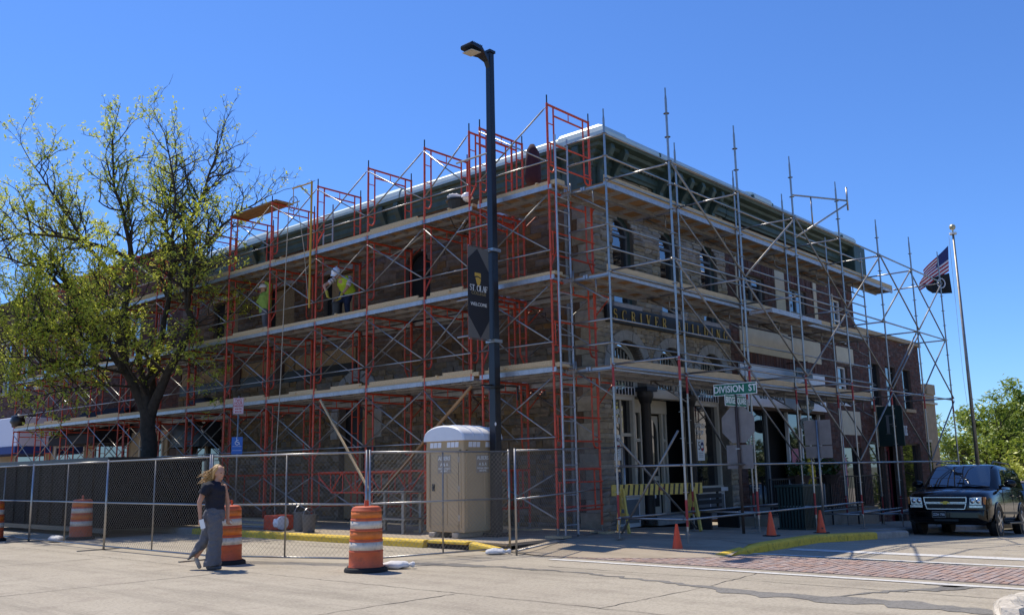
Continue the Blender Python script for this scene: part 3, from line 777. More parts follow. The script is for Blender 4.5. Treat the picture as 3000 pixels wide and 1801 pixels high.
for c in (2.12, 4.24):                  # cast iron columns
    col = MB(); col.lathe([(.17, .15), (.17, .32), (.13, .36), (.125, 3.1), (.15, 3.14), (.19, 3.26), (.21, 3.30), (.21, 3.42)], 14, (c, .08, 0)); col.bb(c-.23, c+.23, -.14, .3, 3.42, 3.53)
    col.build('iron_column', X['black'], bld, angle=40)
# recessed doorway
bxr('recess_floor', 2.3, 4.06, -.02, .95, .1, .30, X['trimstone'])
dd = MB(); dd.bb(2.9, 3.86, .86, .9, .3, 2.9); d_ = dd.build('door', X['creampaint'], bld)
ap = [(3.0, 1.3), (3.76, 1.3)]+[(3.38+.38*math.cos(a), 2.45+.38*math.sin(a)) for a in [math.pi*i/12 for i in range(13)]]
MB().prism(ap, (0, .852, 0), (1, 0, 0), (0, 0, 1), (0, -1, 0), .01).build('door_glass', X['glass'], d_)
MB().bb(3.0, 3.76, .845, .853, .5, 1.18).build('door_panel', X['black'], d_)
for x0, x1 in ((2.3, 2.86), (3.9, 4.08)):
    w = MB().bb(x0, x1, .8, .84, .95, 3.2).build('side_light', X['glass'], bld)
    f = MB()
    for x in (x0, x1): f.bb(x-.04, x+.04, .74, .82, .3, 3.3)
    f.bb(x0, x1, .75, .81, .3, .95); f.bb(x0, x1, .75, .81, 2.2, 2.28); f.build('frame', X['creampaint'], w)
bxr('door_header', 2.3, 4.08, .70, .95, 2.95, 3.3, X['creampaint'])
# ------------------------------------------------------------------ lettering
def place_text(name, body, o, U, V, size, mat, parent, align='CENTER', ext=.004, sx=1.0, bold=0.0, label=None):
    cu = bpy.data.curves.new(name, 'FONT'); cu.body = body; cu.size = size; cu.align_x = align; cu.align_y = 'CENTER'; cu.extrude = ext; cu.offset = bold; cu.resolution_u = 3
    t = bpy.data.objects.new(name, cu); COL.objects.link(t)
    dg = bpy.context.evaluated_depsgraph_get(); me = bpy.data.meshes.new_from_object(t.evaluated_get(dg))
    bpy.data.objects.remove(t); bpy.data.curves.remove(cu)
    U = Vector(U).normalized(); V = Vector(V).normalized(); N = U.cross(V)
    mx = Matrix((U, V, N)).transposed().to_4x4(); mx.translation = Vector(o)
    me.transform(Matrix.Scale(sx, 4, (1, 0, 0))); me.transform(mx)
    me.materials.clear(); me.materials.append(mat)
    ob = obj(name, me, parent)
    if label: ob['label'] = label
    return ob
def arcp(cx, cy, rx, ry, a0, a1, n=10): return [(cx+rx*math.cos(RAD(a0+(a1-a0)*i/n)), cy+ry*math.sin(RAD(a0+(a1-a0)*i/n))) for i in range(n+1)]
TK, TN = .14, .05                       # thick and thin strokes of a roman capital
def ser(x, y, w=.26): return ([(x-w/2, y), (x+w/2, y)], .035)
GL = {
 'I': (.34, [([(.17, 0), (.17, 1)], TK), ser(.17, .018), ser(.17, .982)]),
 'L': (.62, [([(.15, 0), (.15, 1)], TK), ([(.08, .02), (.58, .02)], .04), ([(.57, .0), (.57, .22)], .04), ser(.15, .982)]),
 'E': (.64, [([(.15, 0), (.15, 1)], TK), ([(.05, .02), (.58, .02)], .04), ([(.05, .98), (.56, .98)], .04), ([(.15, .52), (.42, .52)], .045), ([(.57, 0), (.57, .22)], .04), ([(.55, 1), (.55, .8)], .04), ([(.42, .42), (.42, .62)], .035)]),
 'F': (.60, [([(.15, 0), (.15, 1)], TK), ([(.05, .98), (.56, .98)], .04), ([(.15, .52), (.42, .52)], .045), ([(.55, 1), (.55, .8)], .04), ([(.42, .42), (.42, .62)], .035), ser(.15, .018)]),
 'T': (.66, [([(.33, 0), (.33, 1)], TK), ([(.03, .98), (.63, .98)], .045), ([(.04, 1), (.04, .78)], .04), ([(.62, 1), (.62, .78)], .04), ser(.33, .018)]),
 'H': (.74, [([(.15, 0), (.15, 1)], TK), ([(.6, 0), (.6, 1)], TK), ([(.15, .5), (.6, .5)], TN), ser(.15, .018), ser(.15, .982), ser(.6, .018), ser(.6, .982)]),
 'N': (.80, [([(.13, 0), (.13, 1)], TN), ([(.66, 0), (.66, 1)], TN), ([(.13, .98), (.66, .02)], TK), ser(.13, .018), ser(.66, .982)]),
 'V': (.74, [([(.1, 1), (.37, 0)], TK), ([(.64, 1), (.37, 0)], TN), ser(.1, .982), ser(.64, .982)]),
 'A': (.74, [([(.37, 1), (.1, 0)], TN), ([(.37, 1), (.64, 0)], TK), ([(.2, .34), (.54, .34)], TN), ser(.1, .018), ser(.64, .018)]),
 'U': (.76, [([(.15, 1), (.15, .3)]+arcp(.37, .3, .22, .28, 180, 290)[1:], TK*.95), (arcp(.37, .3, .22, .28, 290, 360)+[(.59, 1)], TN), ser(.15, .982), ser(.59, .982)]),
 'D': (.76, [([(.15, 0), (.15, 1)], TK), ([(.15, .98), (.3, .98)]+arcp(.3, .5, .36, .48, 90, 40)[1:], TN), (arcp(.3, .5, .36, .48, 45, -45), TK), (arcp(.3, .5, .36, .48, -40, -90)+[(.15, .02)], TN), ser(.12, .018, .2), ser(.12, .982, .2)]),
 'B': (.66, [([(.15, 0), (.15, 1)], TK), ([(.15, .98), (.3, .98)]+arcp(.3, .76, .22, .22, 90, -90)+[(.15, .53)], .085), ([(.3, .53)]+arcp(.3, .275, .28, .255, 90, -90)+[(.15, .02)], .095), ser(.12, .018, .2), ser(.12, .982, .2)]),
 'R': (.72, [([(.15, 0), (.15, 1)], TK), ([(.15, .98), (.3, .98)]+arcp(.3, .74, .25, .24, 90, -90)+[(.15, .5)], .09), ([(.32, .5), (.64, .02)], TK*.9), ser(.15, .018), ser(.12, .982, .2)]),
 'P': (.66, [([(.15, 0), (.15, 1)], TK), ([(.15, .98), (.3, .98)]+arcp(.3, .72, .26, .26, 90, -90)+[(.15, .46)], .09), ser(.15, .018), ser(.12, .982, .2)]),
 'C': (.76, [(arcp(.42, .5, .34, .49, 300, 235, 5), TN), (arcp(.42, .5, .34, .49, 240, 120), TK), (arcp(.42, .5, .34, .49, 125, 55, 6), TN), ([(.64, .72), (.64, .99)], .035), ([(.62, .1), (.66, .24)], .035)]),
 'G': (.80, [(arcp(.42, .5, .34, .49, 315, 235, 5), TN), (arcp(.42, .5, .34, .49, 240, 120), TK), (arcp(.42, .5, .34, .49, 125, 55, 6), TN), ([(.64, .72), (.64, .99)], .035), ([(.64, .06), (.64, .44)], TK*.9), ser(.64, .44, .24)]),
 'S': (.58, [(arcp(.28, .74, .19, .24, 30, 120, 7), TN), (arcp(.28, .74, .19, .24, 110, 235, 8)+arcp(.28, .26, .2, .25, 60, -50, 8), .125), (arcp(.28, .26, .2, .25, -45, -155, 7), TN), ([(.45, .76), (.45, .98)], .035), ([(.09, .02), (.09, .26)], .035)]),
 'O': (.82, [(arcp(.41, .5, .34, .49, 65, 115, 5), TN), (arcp(.41, .5, .34, .49, 112, 248), TK), (arcp(.41, .5, .34, .49, 245, 295, 5), TN), (arcp(.41, .5, .34, .49, -68, 68), TK)]),
 '.': (.24, [([(.1, .05), (.16, .05)], .1)]), '&': (.5, [(arcp(.25, .75, .15, .2, -60, 250), .07), (arcp(.22, .27, .18, .26, 60, 330), .08), ([(.15, .62), (.5, 0)], .1)]),
 ' ': (.42, [])}
def roman(name, text, o, U, V, h, mat, parent, gap=.06, width=None, ext=.012, center=True, sx=1.0):
    U = Vector(U).normalized(); V = Vector(V).normalized(); N = U.cross(V); o = Vector(o)
    tot = sum(GL[c][0]+gap for c in text)-gap; s = sx
    if width: 
        free = width/h/s-sum(GL[c][0] for c in text); gap = free/(len(text)-1); tot = width/h/s
    mb = MB(); x = -tot/2 if center else 0; k = 0
    for ch in text:
        w, st = GL[ch]
        for pts, t in st:
            k += 1; z0 = .0004*(k % 5)
            for a, b in zip(pts[:-1], pts[1:]):
                d = Vector((b[0]-a[0], b[1]-a[1])); 
                if d.length < 1e-6: continue
                d.normalize(); n = Vector((-d.y, d.x))*t/2; e = d*min(t*.12, .012)
                q = [(a[0]-e.x+n.x, a[1]-e.y+n.y), (a[0]-e.x-n.x, a[1]-e.y-n.y), (b[0]+e.x-n.x, b[1]+e.y-n.y), (b[0]+e.x+n.x, b[1]+e.y+n.y)]
                mb.prism([((x+u)*h*s, (v-.5)*h) for u, v in q], o+N*z0, U, V, N, ext)
        x += w+gap
    return tag(mb.build(name, mat, parent), kind='stuff')

# fascia board: SCRIVER BUILDING
sgn = thing('fascia_sign', 'long black board lettered SCRIVER BUILDING in gold above the arches', 'sign', (3.4, -.06, 5.23))
MB().bb(-3.08, 3.08, -.06, .04, -.21, .21).build('board', X['signblack'], sgn, bevel=.012)
roman('lettering', 'SCRIVER BUILDING', (.0, -.062, 0), (1, 0, 0), (0, 0, 1), .27, X['gold'], sgn, width=5.65, ext=.015)
# window lettering and anniversary posters (flat print on the panes)
place_text('window_lettering', 'HISTORY\nMUSEUM', (1.08, .352, 2.78), (1, 0, 0), (0, 0, 1), .22, X['signwhite'], bld, ext=.002, sx=.85, bold=.004)
place_text('window_lettering', 'NORTHFIELD\nGIFT SHOP', (5.05, .352, 2.55), (1, 0, 0), (0, 0, 1), .19, X['signwhite'], bld, ext=.002, sx=.78)
def poster(x, y, z, w, h):
    p = MB().bb(x-w/2, x+w/2, y-.006, y, z-h/2, z+h/2).build('poster', X['signwhite'], bld)
    place_text('poster_numeral', '5', (x-w*.2, y-.008, z+h*.18), (1, 0, 0), (0, 0, 1), h*.55, X['signblack'], p, ext=.001)
    m = MB()
    for k, (mt, a, b) in enumerate(((X['flagblue'], 20, 160), (X['flagred'], 200, 340))):
        MB().prism([(u*w*.2, v*h*.2) for u, v in arcp(0, 0, 1, 1, a, b, 12)], (x+w*.2, y-.0075, z+h*.16), (1, 0, 0), (0, 0, 1), (0, -1, 0), .002).build('poster_badge', mt, p)
    ring = arcp(0, 0, 1, 1, 0, 360, 24)
    for a, b in zip(ring[:-1], ring[1:]): m.bar((x+w*.2+a[0]*w*.22, y-.009, z+h*.16+a[1]*h*.22), (x+w*.2+b[0]*w*.22, y-.009, z+h*.16+b[1]*h*.22), .012, .004)
    m.build('poster_badge', X['signblack'], p)
    for i in range(3): MB().bb(x-w*.3, x+w*.3, y-.0078, y-.006, z-h*(.14+.09*i)-.006, z-h*(.14+.09*i)+.006).build('poster_text_line', X['frame_grey'], p)
poster(1.12, .35, 2.02, .42, .62); poster(5.2, .35, 1.98, .38, .58); poster(3.38, .842, .98, .42, .52)
ms = MB(); ms.loft([[(.95+q*math.cos(a)*.5, .55+.12*math.sin(a), z) for a in [2*math.pi*i/10 for i in range(10)]] for q, z in ((.75, 1.0), (.8, 1.25), (.55, 1.5), (.2, 1.62))])
tag(ms.build('draped_cloth', X['shirtred'], smooth=True), 'dark red plaid cloth draped in the museum shop window', 'cloth')

# ------------------------------------------------------------------ brick and stucco building
bb_ = thing('brick_stucco_building', 'two storey dark brick building with cream stucco panels and white shop sign', 'building', (0, 0, 0))
WB = [rect(7.65, 9.1, 5.75, 7.36), rect(10.9, 12.25, 5.75, 7.36), rect(14.35, 15.3, 5.9, 7.45), rect(7.25, 13.05, -1, 3.2), rect(14.5, 15.35, 3.62, 5.0), rect(14.5, 16.1, -1, 2.1)]
wall_slab(6.61, 16.45, -1, 9.3, WB, lambda u, v, d: (u, -d+.02, v), .3, 'wall_core', X['bmortar'], bb_)
MB().bb(6.7, 16.4, .6, .7, -1, 9).build('inner_shell', X['dark'], bb_)
MB().bb(6.62, 16.43, .62, 9, 8.9, 9.3).build('roof', X['dark'], bb_)
cre = [(7.25, 13.08, 4.92, 5.66), (7.22, 7.3, 5.7, 8.0), (9.88, 10.56, 5.67, 7.95), (12.85, 13.1, 5.67, 7.95), (14.45, 16.0, 5.1, 5.7), (14.5, 16.2, 2.55, 3.4), (14.45, 14.52, 5.95, 7.6)]
for a, b, c, d in cre: MB().bb(a, b, -.012, .021, c, d).build('stucco_panel', X['cream'], bb_)
sold = [(7.3, 9.86, 7.37, 7.8), (10.57, 12.84, 7.37, 7.8), (7.25, 13.08, 4.56, 4.91), (14.4, 16.1, 7.47, 7.8), (14.4, 16.1, 2.12, 2.5), (7.4, 9.4, 5.4, 5.66) , (10.7, 12.5, 5.4, 5.66)]
TB = lambda u, v, d: (u, -d+.02, v)
sp_ = []
for a, b, c, d in sold:
    n = int((b-a)/.075)
    for i in range(n): sp_.append((a+i*(b-a)/n, a+(i+1)*(b-a)/n, c, d))
lay(sp_, TB, brick_mb, 'soldier_brick', X['brick2'], bb_, 120, 4, proud=(.012, .03))
cutb = WB+[rect(a, b, c, d) for a, b, c, d in cre+sold]+[rect(6.95, 13.08, 3.2, 4.56)]
lay(courses(6.62, 16.45, -.9, 8.9, cutb, (.074, .076), (.2, .215), 15), TB, brick_mb, 'brick', X['brick'], bb_, 150, 5)
def sash(parent, x0, x1, z0, z1, y=.14, frame=X['white'], mull=1, glass=X['glass_up']):
    w = MB().bb(x0, x1, y, y+.02, z0, z1).build('window', glass, parent); f = MB()
    for i in range(mull+1):
        x = x0+.035+(x1-x0-.07)*i/mull; f.bb(x-.035, x+.035, y-.05, y+.01, z0, z1)
    for z in (z0+.03, (z0+z1)/2, z1-.03): f.bb(x0, x1, y-.045, y+.008, z-.028, z+.028)
    f.build('frame', frame, w); MB().bb(x0-.06, x1+.06, -.05, y, z0-.07, z0-.002).build('sill', frame, w)
    return w
sash(bb_, 7.66, 9.09, 5.76, 7.35, mull=2, frame=X['frame_grey']); sash(bb_, 10.91, 12.24, 5.76, 7.35, mull=2, frame=X['frame_grey']); sash(bb_, 14.36, 15.29, 5.91, 7.44)
sash(bb_, 14.51, 15.34, 3.64, 4.99)
# its cornice
cor2 = MB().loft([[(x, -o, z-.02) for o, z in prof] for x in (6.62, 15.35)]).build('cornice', X['green'], bb_)
MB().loft([[(x, -o, z-.02) for o, z in capp] for x in (6.62, 15.35)]).build('roof_cap', X['green_lt'], cor2)
for a in (7.4, 14.2): MB().loft([[(a+t, -o*1.06, z+.05) for o, z in capp] for t in (0, 1.2)]).build('raised_cap', X['green_lt'], cor2); 
for a in (7.34, 8.62, 14.14): MB().bb(a-.04, a+.04, -.705, .1, 9.46, 9.60).build('cap_joint', X['green'], cor2)
MB().bb(15.36, 16.44, -.62, .1, 8.3, 9.5).build('end_block', X['green'], cor2, bevel=.03)
# white shop sign with lettering
ss = thing('shop_sign', 'white shop board lettered OLIVE OILS in dark green above the dark shop window', 'sign', (10.05, -.02, 3.9))
MB().bb(-3.05, 3.03, -.06, .01, -.62, .64).build('board', X['whiteplastic'], ss, bevel=.01)
X['lettergreen'] = M_('sign_letter_green', (.02, .07, .06), .6)
roman('lettering', 'OLIVE OILS', (-1.1, -.062, -.16), (1, 0, 0), (0, 0, 1), .42, X['lettergreen'], ss, sx=.62, gap=.08)
roman('lettering', 'VINEGARS', (1.9, -.062, -.16), (1, 0, 0), (0, 0, 1), .42, X['lettergreen'], ss, sx=.5, gap=.06)
# hanging oval signs
hs_ = thing('hanging_sign', 'dark oval hanging signs with white tree above the shop entrance', 'sign', (10.35, -.55, 3.2))
def oval(name, c, rx, rz, mat, parent, th=.03): return MB().prism(arcp(0, 0, rx, rz, 0, 360, 28)[:-1], (c[0], c[1]-th/2, c[2]), (1, 0, 0), (0, 0, 1), (0, 1, 0), th).build(name, mat, parent)
o1 = oval('sign_oval', (0, 0, .42), .62, .5, X['signblack'], hs_); oval('sign_oval', (0, 0, -.42), .6, .22, X['signblack'], hs_)
MB().bb(-.62, .62, -.02, .02, 1.0, 1.35).build('sign_plate', X['signblack'], hs_, bevel=.02)
MB().tube((-.02, .55, 1.55), (-.02, -.15, 1.55), .02).tube((0, 0, 1.55), (0, 0, -.2), .01).build('hanger', X['black'], hs_)
tm = MB(); tm.path([(0, -.03, .2), (0, -.03, .5)], [.07, .04], 6)
for s in (-1, 1):
    for q in (.18, .34): tm.path([(0, -.03, .45), (s*q*.6, -.03, .6), (s*q, -.03, .72)], [.03, .02, .008], 5)
tm.build('tree_emblem', X['signwhite'], hs_)
place_text('lettering', 'OLIVE OILS & VINEGARS', (0, -.032, .1), (1, 0, 0), (0, 0, 1), .12, X['signwhite'], hs_, sx=.75)
place_text('lettering', 'SEA SALTS', (0, -.032, -.42), (1, 0, 0), (0, 0, 1), .2, X['signpale'], hs_, sx=.9)
place_text('lettering', 'NORTHFIELD', (0, -.034, 1.17), (1, 0, 0), (0, 0, 1), .17, X['frame_grey'], hs_, sx=.85)
# shop front glazing
shp = MB().bb(7.3, 9.0, .25, .27, .35, 3.15).build('shop_window', X['glass'], bb_)
f = MB()
for x in (7.3, 9.0): f.bb(x-.05, x+.05, .18, .28, -.3, 3.2)
f.bb(7.3, 9.0, .18, .28, .2, .36); f.build('frame', X['frame_grey'], shp); MB().bb(7.3, 9.0, .2, .3, -.5, .2).build('stall_riser', X['black'], bb_)
dr2 = MB().bb(9.15, 10.2, .9, .95, -.3, 2.5).build('door', X['bingreen'], bb_); MB().bb(9.3, 10.05, .88, .9, .9, 2.3).build('door_glass', X['glass'], dr2)
shp = MB().bb(10.5, 13.0, .25, .27, .1, 3.15).build('shop_window', X['glass'], bb_)
f = MB()
for x in (10.5, 11.5, 13.0): f.bb(x-.04, x+.04, .18, .28, -.5, 3.2)
f.build('frame', X['white'], shp); MB().bb(10.5, 13.0, .2, .3, -.6, .1).build('stall_riser', X['black'], bb_)
for (x, z, w, h) in ((11.0, 1.75, .5, .6), (11.2, .95, .6, .5)): MB().bb(x-w/2, x+w/2, .236, .248, z-h/2, z+h/2).build('window_poster', X['pink'], bb_)
w = MB().bb(14.55, 16.05, .2, .22, .1, 2.1).build('shop_window', X['glass'], bb_); MB().bb(14.62, 15.05, .185, .198, .75, 1.75).build('window_poster', X['pink'], w)
MB().bb(14.5, 16.1, .1, .3, -.8, .1).build('stall_riser', X['cream'], bb_)
MB().path([(14.28, -.06, -.3), (14.28, -.06, 4.9)], .02, 6).build('conduit', X['white'], bb_)

# ------------------------------------------------------------------ lower brick shop further down
fb = thing('low_brick_building', 'lower two storey red brick shop with three dark upper windows beside the scaffold', 'building', (0, 0, 0))
WF = [rect(17.6, 18.7, 3.72, 5.35), rect(19.4, 20.5, 3.72, 5.35), rect(21.3, 22.3, 3.72, 5.35), rect(17.0, 18.5, -.3, 2.35), rect(18.7, 20.3, -1.2, 2.3), rect(20.55, 22.7, -.3, 2.3)]
TF = lambda u, v, d: (u, -d+.06, v)
wall_slab(16.47, 23.6, -1.5, 6.55, WF, TF, .3, 'wall_core', X['bmortar'], fb)
MB().bb(16.5, 23.6, .6, 8, -1.5, 6.3).build('inner_shell', X['brick'], fb)
lay(courses(16.48, 23.6, -1.3, 6.45, WF, (.074, .076), (.2, .215), 25), TF, brick_mb, 'brick', X['brick2'], fb, 120, 6)
MB().bb(16.47, 23.66, -.06, .5, 6.46, 6.62).build('coping', X['tanwall'], fb)
TE = lambda u, v, d: (23.6+d, u, v)
for x0, x1 in ((17.6, 18.7), (19.4, 20.5), (21.3, 22.3)):
    w = MB().bb(x0+.01, x1-.01, .2, .23, 3.73, 5.34).build('window', X['glass_up'], fb); MB().bb(x0-.1, x1+.1, -.03, .2, 3.58, 3.71).build('sill', X['tanwall'], w)
    f = MB(); [f.bb(x-.03, x+.03, .15, .21, 3.73, 5.34) for x in (x0+.04, x1-.04)]; f.bb(x0, x1, .15, .21, 4.5, 4.56); f.build('frame', X['black'], w)
for x0, x1 in ((17.0, 18.5), (20.55, 22.7)):
    w = MB().bb(x0, x1, .22, .24, -.28, 2.33).build('shop_window', X['glass'], fb); f = MB()
    for x in (x0+.04, x1-.04): f.bb(x-.04, x+.04, .15, .23, -.3, 2.3)
    f.bb(x0, x1, .15, .23, 2.25, 2.32); f.build('frame', X['brownpost'], w)
d2 = MB().bb(18.7, 20.3, .5, .55, -1.2, 2.3).build('door', X['shirtred'], fb); MB().bb(18.95, 20.05, .48, .5, -.2, 2.0).build('door_glass', X['glass'], d2)
roman('lettering', 'FINE FETTLE', (20.2, -.0, 2.82), (1, 0, 0), (0, 0, 1), .38, X['signwhite'], fb, sx=.62, gap=.1, ext=.03)
bs = thing('blade_sign', 'tall dark green projecting sign with pale monogram before the brick shop', 'sign', (17.75, -.05, 2.9))
MB().bb(-.03, .03, -.95, -.02, -.75, .75).build('board', X['bingreen'], bs, bevel=.008)
MB().bb(-.04, .04, -.02, .1, -.75, .8).build('edge_strip', X['tanwall'], bs)
roman('monogram', 'F', (-.031, -.5, .05), (0, -1, 0), (0, 0, 1), .7, X['frame_grey'], bs)
# tan building at the end
tb_ = thing('tan_building', 'low tan masonry building with stepped parapet beyond the brick shop', 'building', (0, 0, 0))
mb = MB(); mb.bb(23.68, 25.7, .2, 9, -2, 4.5); mb.bb(24.6, 25.75, .15, 2.0, 4.5, 4.95); mb.bb(23.68, 25.5, .3, 9, 4.5, 4.62)
mb.prism([(23.68, 4.62), (24.6, 4.62), (23.68, 5.3)], (0, .25, 0), (1, 0, 0), (0, 0, 1), (0, 1, 0), .3); mb.build('wall', X['tanwall'], tb_)
MB().bb(23.66, 25.78, .1, .3, 4.06, 4.14).build('string_course', X['cream'], tb_)
mb = MB(); mb.bb(24.0, 24.5, .16, .21, .6, 2.4); w = mb.build('window', X['glass'], tb_); MB().bb(23.92, 24.58, .13, .2, 2.4, 2.5).build('lintel', X['cream'], w)

# ------------------------------------------------------------------ left neighbour (brick) and beyond
lb = thing('red_brick_building', 'tall red brick building with dark cornice behind the locust tree', 'building', (0, 0, 0))
WLB = []
for yc in [21.3+2.3*i for i in range(14)]: WLB.append(rect(yc-.5, yc+.5, 5.9, 8.4))
WLB += [rect(20.3, 52.8, .1, 3.3)]
TLB = lambda u, v, d: (-d+.05, u, v)
wall_slab(19.65, 53, -.5, 10.4, WLB, TLB, .3, 'wall_core', X['bmortar'], lb)
MB().bb(0.36, 10, 19.7, 52.9, -.5, 10.2).build('inner_shell', X['dark'], lb)
lay(courses(19.66, 53, 3.3, 10.3, WLB, (.074, .076), (.21, .22), 35), TLB, brick_mb, 'brick', X['brick2'], lb, 0, 7)
for yc in [21.3+2.3*i for i in range(14)]:
    w = MB().bb(.18, .2, yc-.49, yc+.49, 5.9, 8.4).build('window', X['glass_up'], lb); f = MB()
    f.bb(.12, .19, yc-.5, yc-.43, 5.9, 8.4); f.bb(.12, .19, yc+.43, yc+.5, 5.9, 8.4); f.bb(.12, .19, yc-.5, yc+.5, 7.1, 7.18); f.build('frame', X['white'], w)
    MB().bb(-.06, .1, yc-.62, yc+.62, 8.4, 8.62).build('lintel', X['trimstone'], lb); MB().bb(-.08, .12, yc-.6, yc+.6, 5.76, 5.9).build('sill', X['trimstone'], lb)
MB().loft([[(-o*.8+.05, y, z+.95) for o, z in prof] for y in (19.66, 53)]).build('cornice', X['brick'], lb)
MB().bb(-.02, .3, 20.3, 52.8, .1, 3.3).build('shop_wall', X['tanwall'], lb)
for y0, y1 in ((20.6, 22.4), (23.4, 26.4), (27.4, 30.4), (31.4, 35)):
    w = MB().bb(-.05, -.025, y0, y1, .7, 2.9).build('shop_window', X['glass'], lb)
    f = MB(); [f.bb(-.09, -.02, y-.05, y+.05, .6, 3.0) for y in (y0, y1)]; f.bb(-.09, -.02, y0, y1, .6, .7); f.build('frame', X['creampaint'], w)
aw = thing('dark_awning', 'sloping black shop awning under the brick building behind the frames', 'awning', (0, 25.4, 2.9))
MB().prism([(-.05, 1.5), (-1.5, .35), (-1.5, 0), (-.05, 0)], (0, -2.2, 0), (1, 0, 0), (0, 0, 1), (0, 1, 0), 4.4).build('canopy', X['navy'], aw)
cn = thing('white_canopy', 'white and blue shop canopy at the far left edge beyond the scaffold', 'canopy', (0, 33.5, 2.8))
MB().bb(-1.6, -.05, -2.7, 3.8, .2, 1.5).build('fascia', X['lavender'], cn, bevel=.03); MB().prism([(-.05, .19), (-1.65, .19), (-1.65, -.12), (-.05, -.12)], (0, -2.72, 0), (1, 0, 0), (0, 0, 1), (0, 1, 0), 6.5).build('valance', X['navyblue'], cn)
# rounded awning on the long wall
ra = thing('domed_awning', 'black domed awning with white letters on the stone wall behind the frames', 'awning', (0, 17.75, 2.85))
rg = []
for i in range(9):
    a = math.pi/2*i/8; rg.append([(-.02-.95*math.cos(a)*math.sin(t)**.6, -1.3*math.cos(t)*(.15+.85*math.cos(a)), 1.5*math.sin(a)) for t in [math.pi*j/14 for j in range(15)]])
MB().loft(rg, closed=False, cap=False).build('canopy', X['signblack'], ra, smooth=True)
v_ = MB(); v_.loft([[(-.02-.95*math.sin(t)**.6, -1.3*math.cos(t), z) for t in [math.pi*j/14 for j in range(15)]] for z in (-.3, 0)], closed=False, cap=False); v_.build('valance', X['signblack'], ra)
for i, ch in enumerate('OCK'): place_text('lettering', ch, (-.62-.03*i, -1.08+.12*0, .95-.34*i), (0, -1, 0), (-.25, 0, 1), .36, X['signwhite'], ra, ext=.01, bold=.006)
# ================================================================== RED FRAME SCAFFOLD (long wall)
XO = -2.64; FW = 1.52; FYS = [-.8, 1.25, 1.6, 3.15, 5.32, 7.52, 9.76, 11.97, 14.2, 16.5, 18.85, 21.2, 23.6, 26.0, 28.3]
LV = [.32, 1.57, 3.55, 5.53, 7.53]; FH = 1.98
RB = Vector((XO, -.8, .15))
rs = thing('red_frame_scaffold', 'red welded frame scaffold with plank decks along the long stone wall', 'scaffold', RB)
def rpart(name, me, x, y, z, rot=None): return obj(name, me, rs, Vector((x, y, z))-RB, rot)
def frame_mesh(h, bent):
    mb = MB(); r = .027; q = .021
    for x in (0, FW): mb.tube((x, 0, 0), (x, 0, h-.02), r, 8)
    mb.tube((0, 0, h-.05), (FW, 0, h-.05), r, 8)                       # header
    a, b = .22, FW-.22
    if h > 1.5:
        zb = .42
        if bent: mb.path([(a, 0, h-.06), (a, 0, zb+.25), (.02, 0, zb-.12)], q, 6); mb.path([(b, 0, h-.06), (b, 0, zb+.25), (FW-.02, 0, zb-.12)], q, 6)
        else:
            for s, x in ((1, a), (-1, b)):
                mb.path([(x, 0, h-.06), (x, 0, zb+.1), (x-s*.03, 0, zb+.02), (x-s*.08, 0, zb-.02), (x-s*.2, 0, zb-.02)], q, 6)
        mb.tube((a, 0, h-.26), (b, 0, h-.26), q, 6); mb.tube((FW/2, 0, h-.25), (FW/2, 0, h-.06), .012, 5)
        for z in (.62, 1.05, 1.5):
            mb.tube((0, 0, z), (a, 0, z), .013, 5); mb.tube((FW, 0, z), (b, 0, z), .013, 5)
    else:
        mb.tube((0, 0, .35), (FW, 0, .35), q, 6); mb.tube((FW/2, 0, .35), (FW/2, 0, h-.06), .013, 5)
        for x in (a, b): mb.tube((x, 0, .35), (x, 0, h-.06), q, 6)
    for x in (0, FW):
        for z in ((.6, h-.14) if h > 1.5 else (.2, h-.14)): mb.tube((x, -.035, z), (x, .035, z), .008, 5, mi=1)
        mb.tube((x, 0, h-.03), (x, 0, h+.17), .016, 6, mi=2)
    return mb.mesh('frame', [X['red'], X['steel2'], X['black']], False)
fmA, fmB, fmS = frame_mesh(FH, False), frame_mesh(FH, True), frame_mesh(1.25, False)
for m in (fmA, fmB, fmS):
    m.polygons.foreach_set('use_smooth', [True]*len(m.polygons)); m.set_sharp_from_angle(angle=RAD(50))
jack = MB(); jack.tube((0, 0, .0), (0, 0, .3), .015, 6); jack.box((0, 0, .006), (.16, .16, .012)); jack.lathe([(.05, .12), (.05, .14)], 8); jk = jack.mesh('screw_jack', X['steel2'])
sill = MB().box((0, 0, .02), (.3, .45, .04)).mesh('sill_pad', X['wood'])
for i, y in enumerate(FYS):
    for l, z in enumerate(LV):
        if i == 2 and l in (1,): continue
        rpart('frame', fmS if l == 0 else (fmB if (i+l) % 3 == 0 else fmA), XO, y, z)
    for x in (XO, XO+FW):
        rpart('screw_jack', jk, x, y, .19); rpart('sill_pad', sill, x, y, .152)
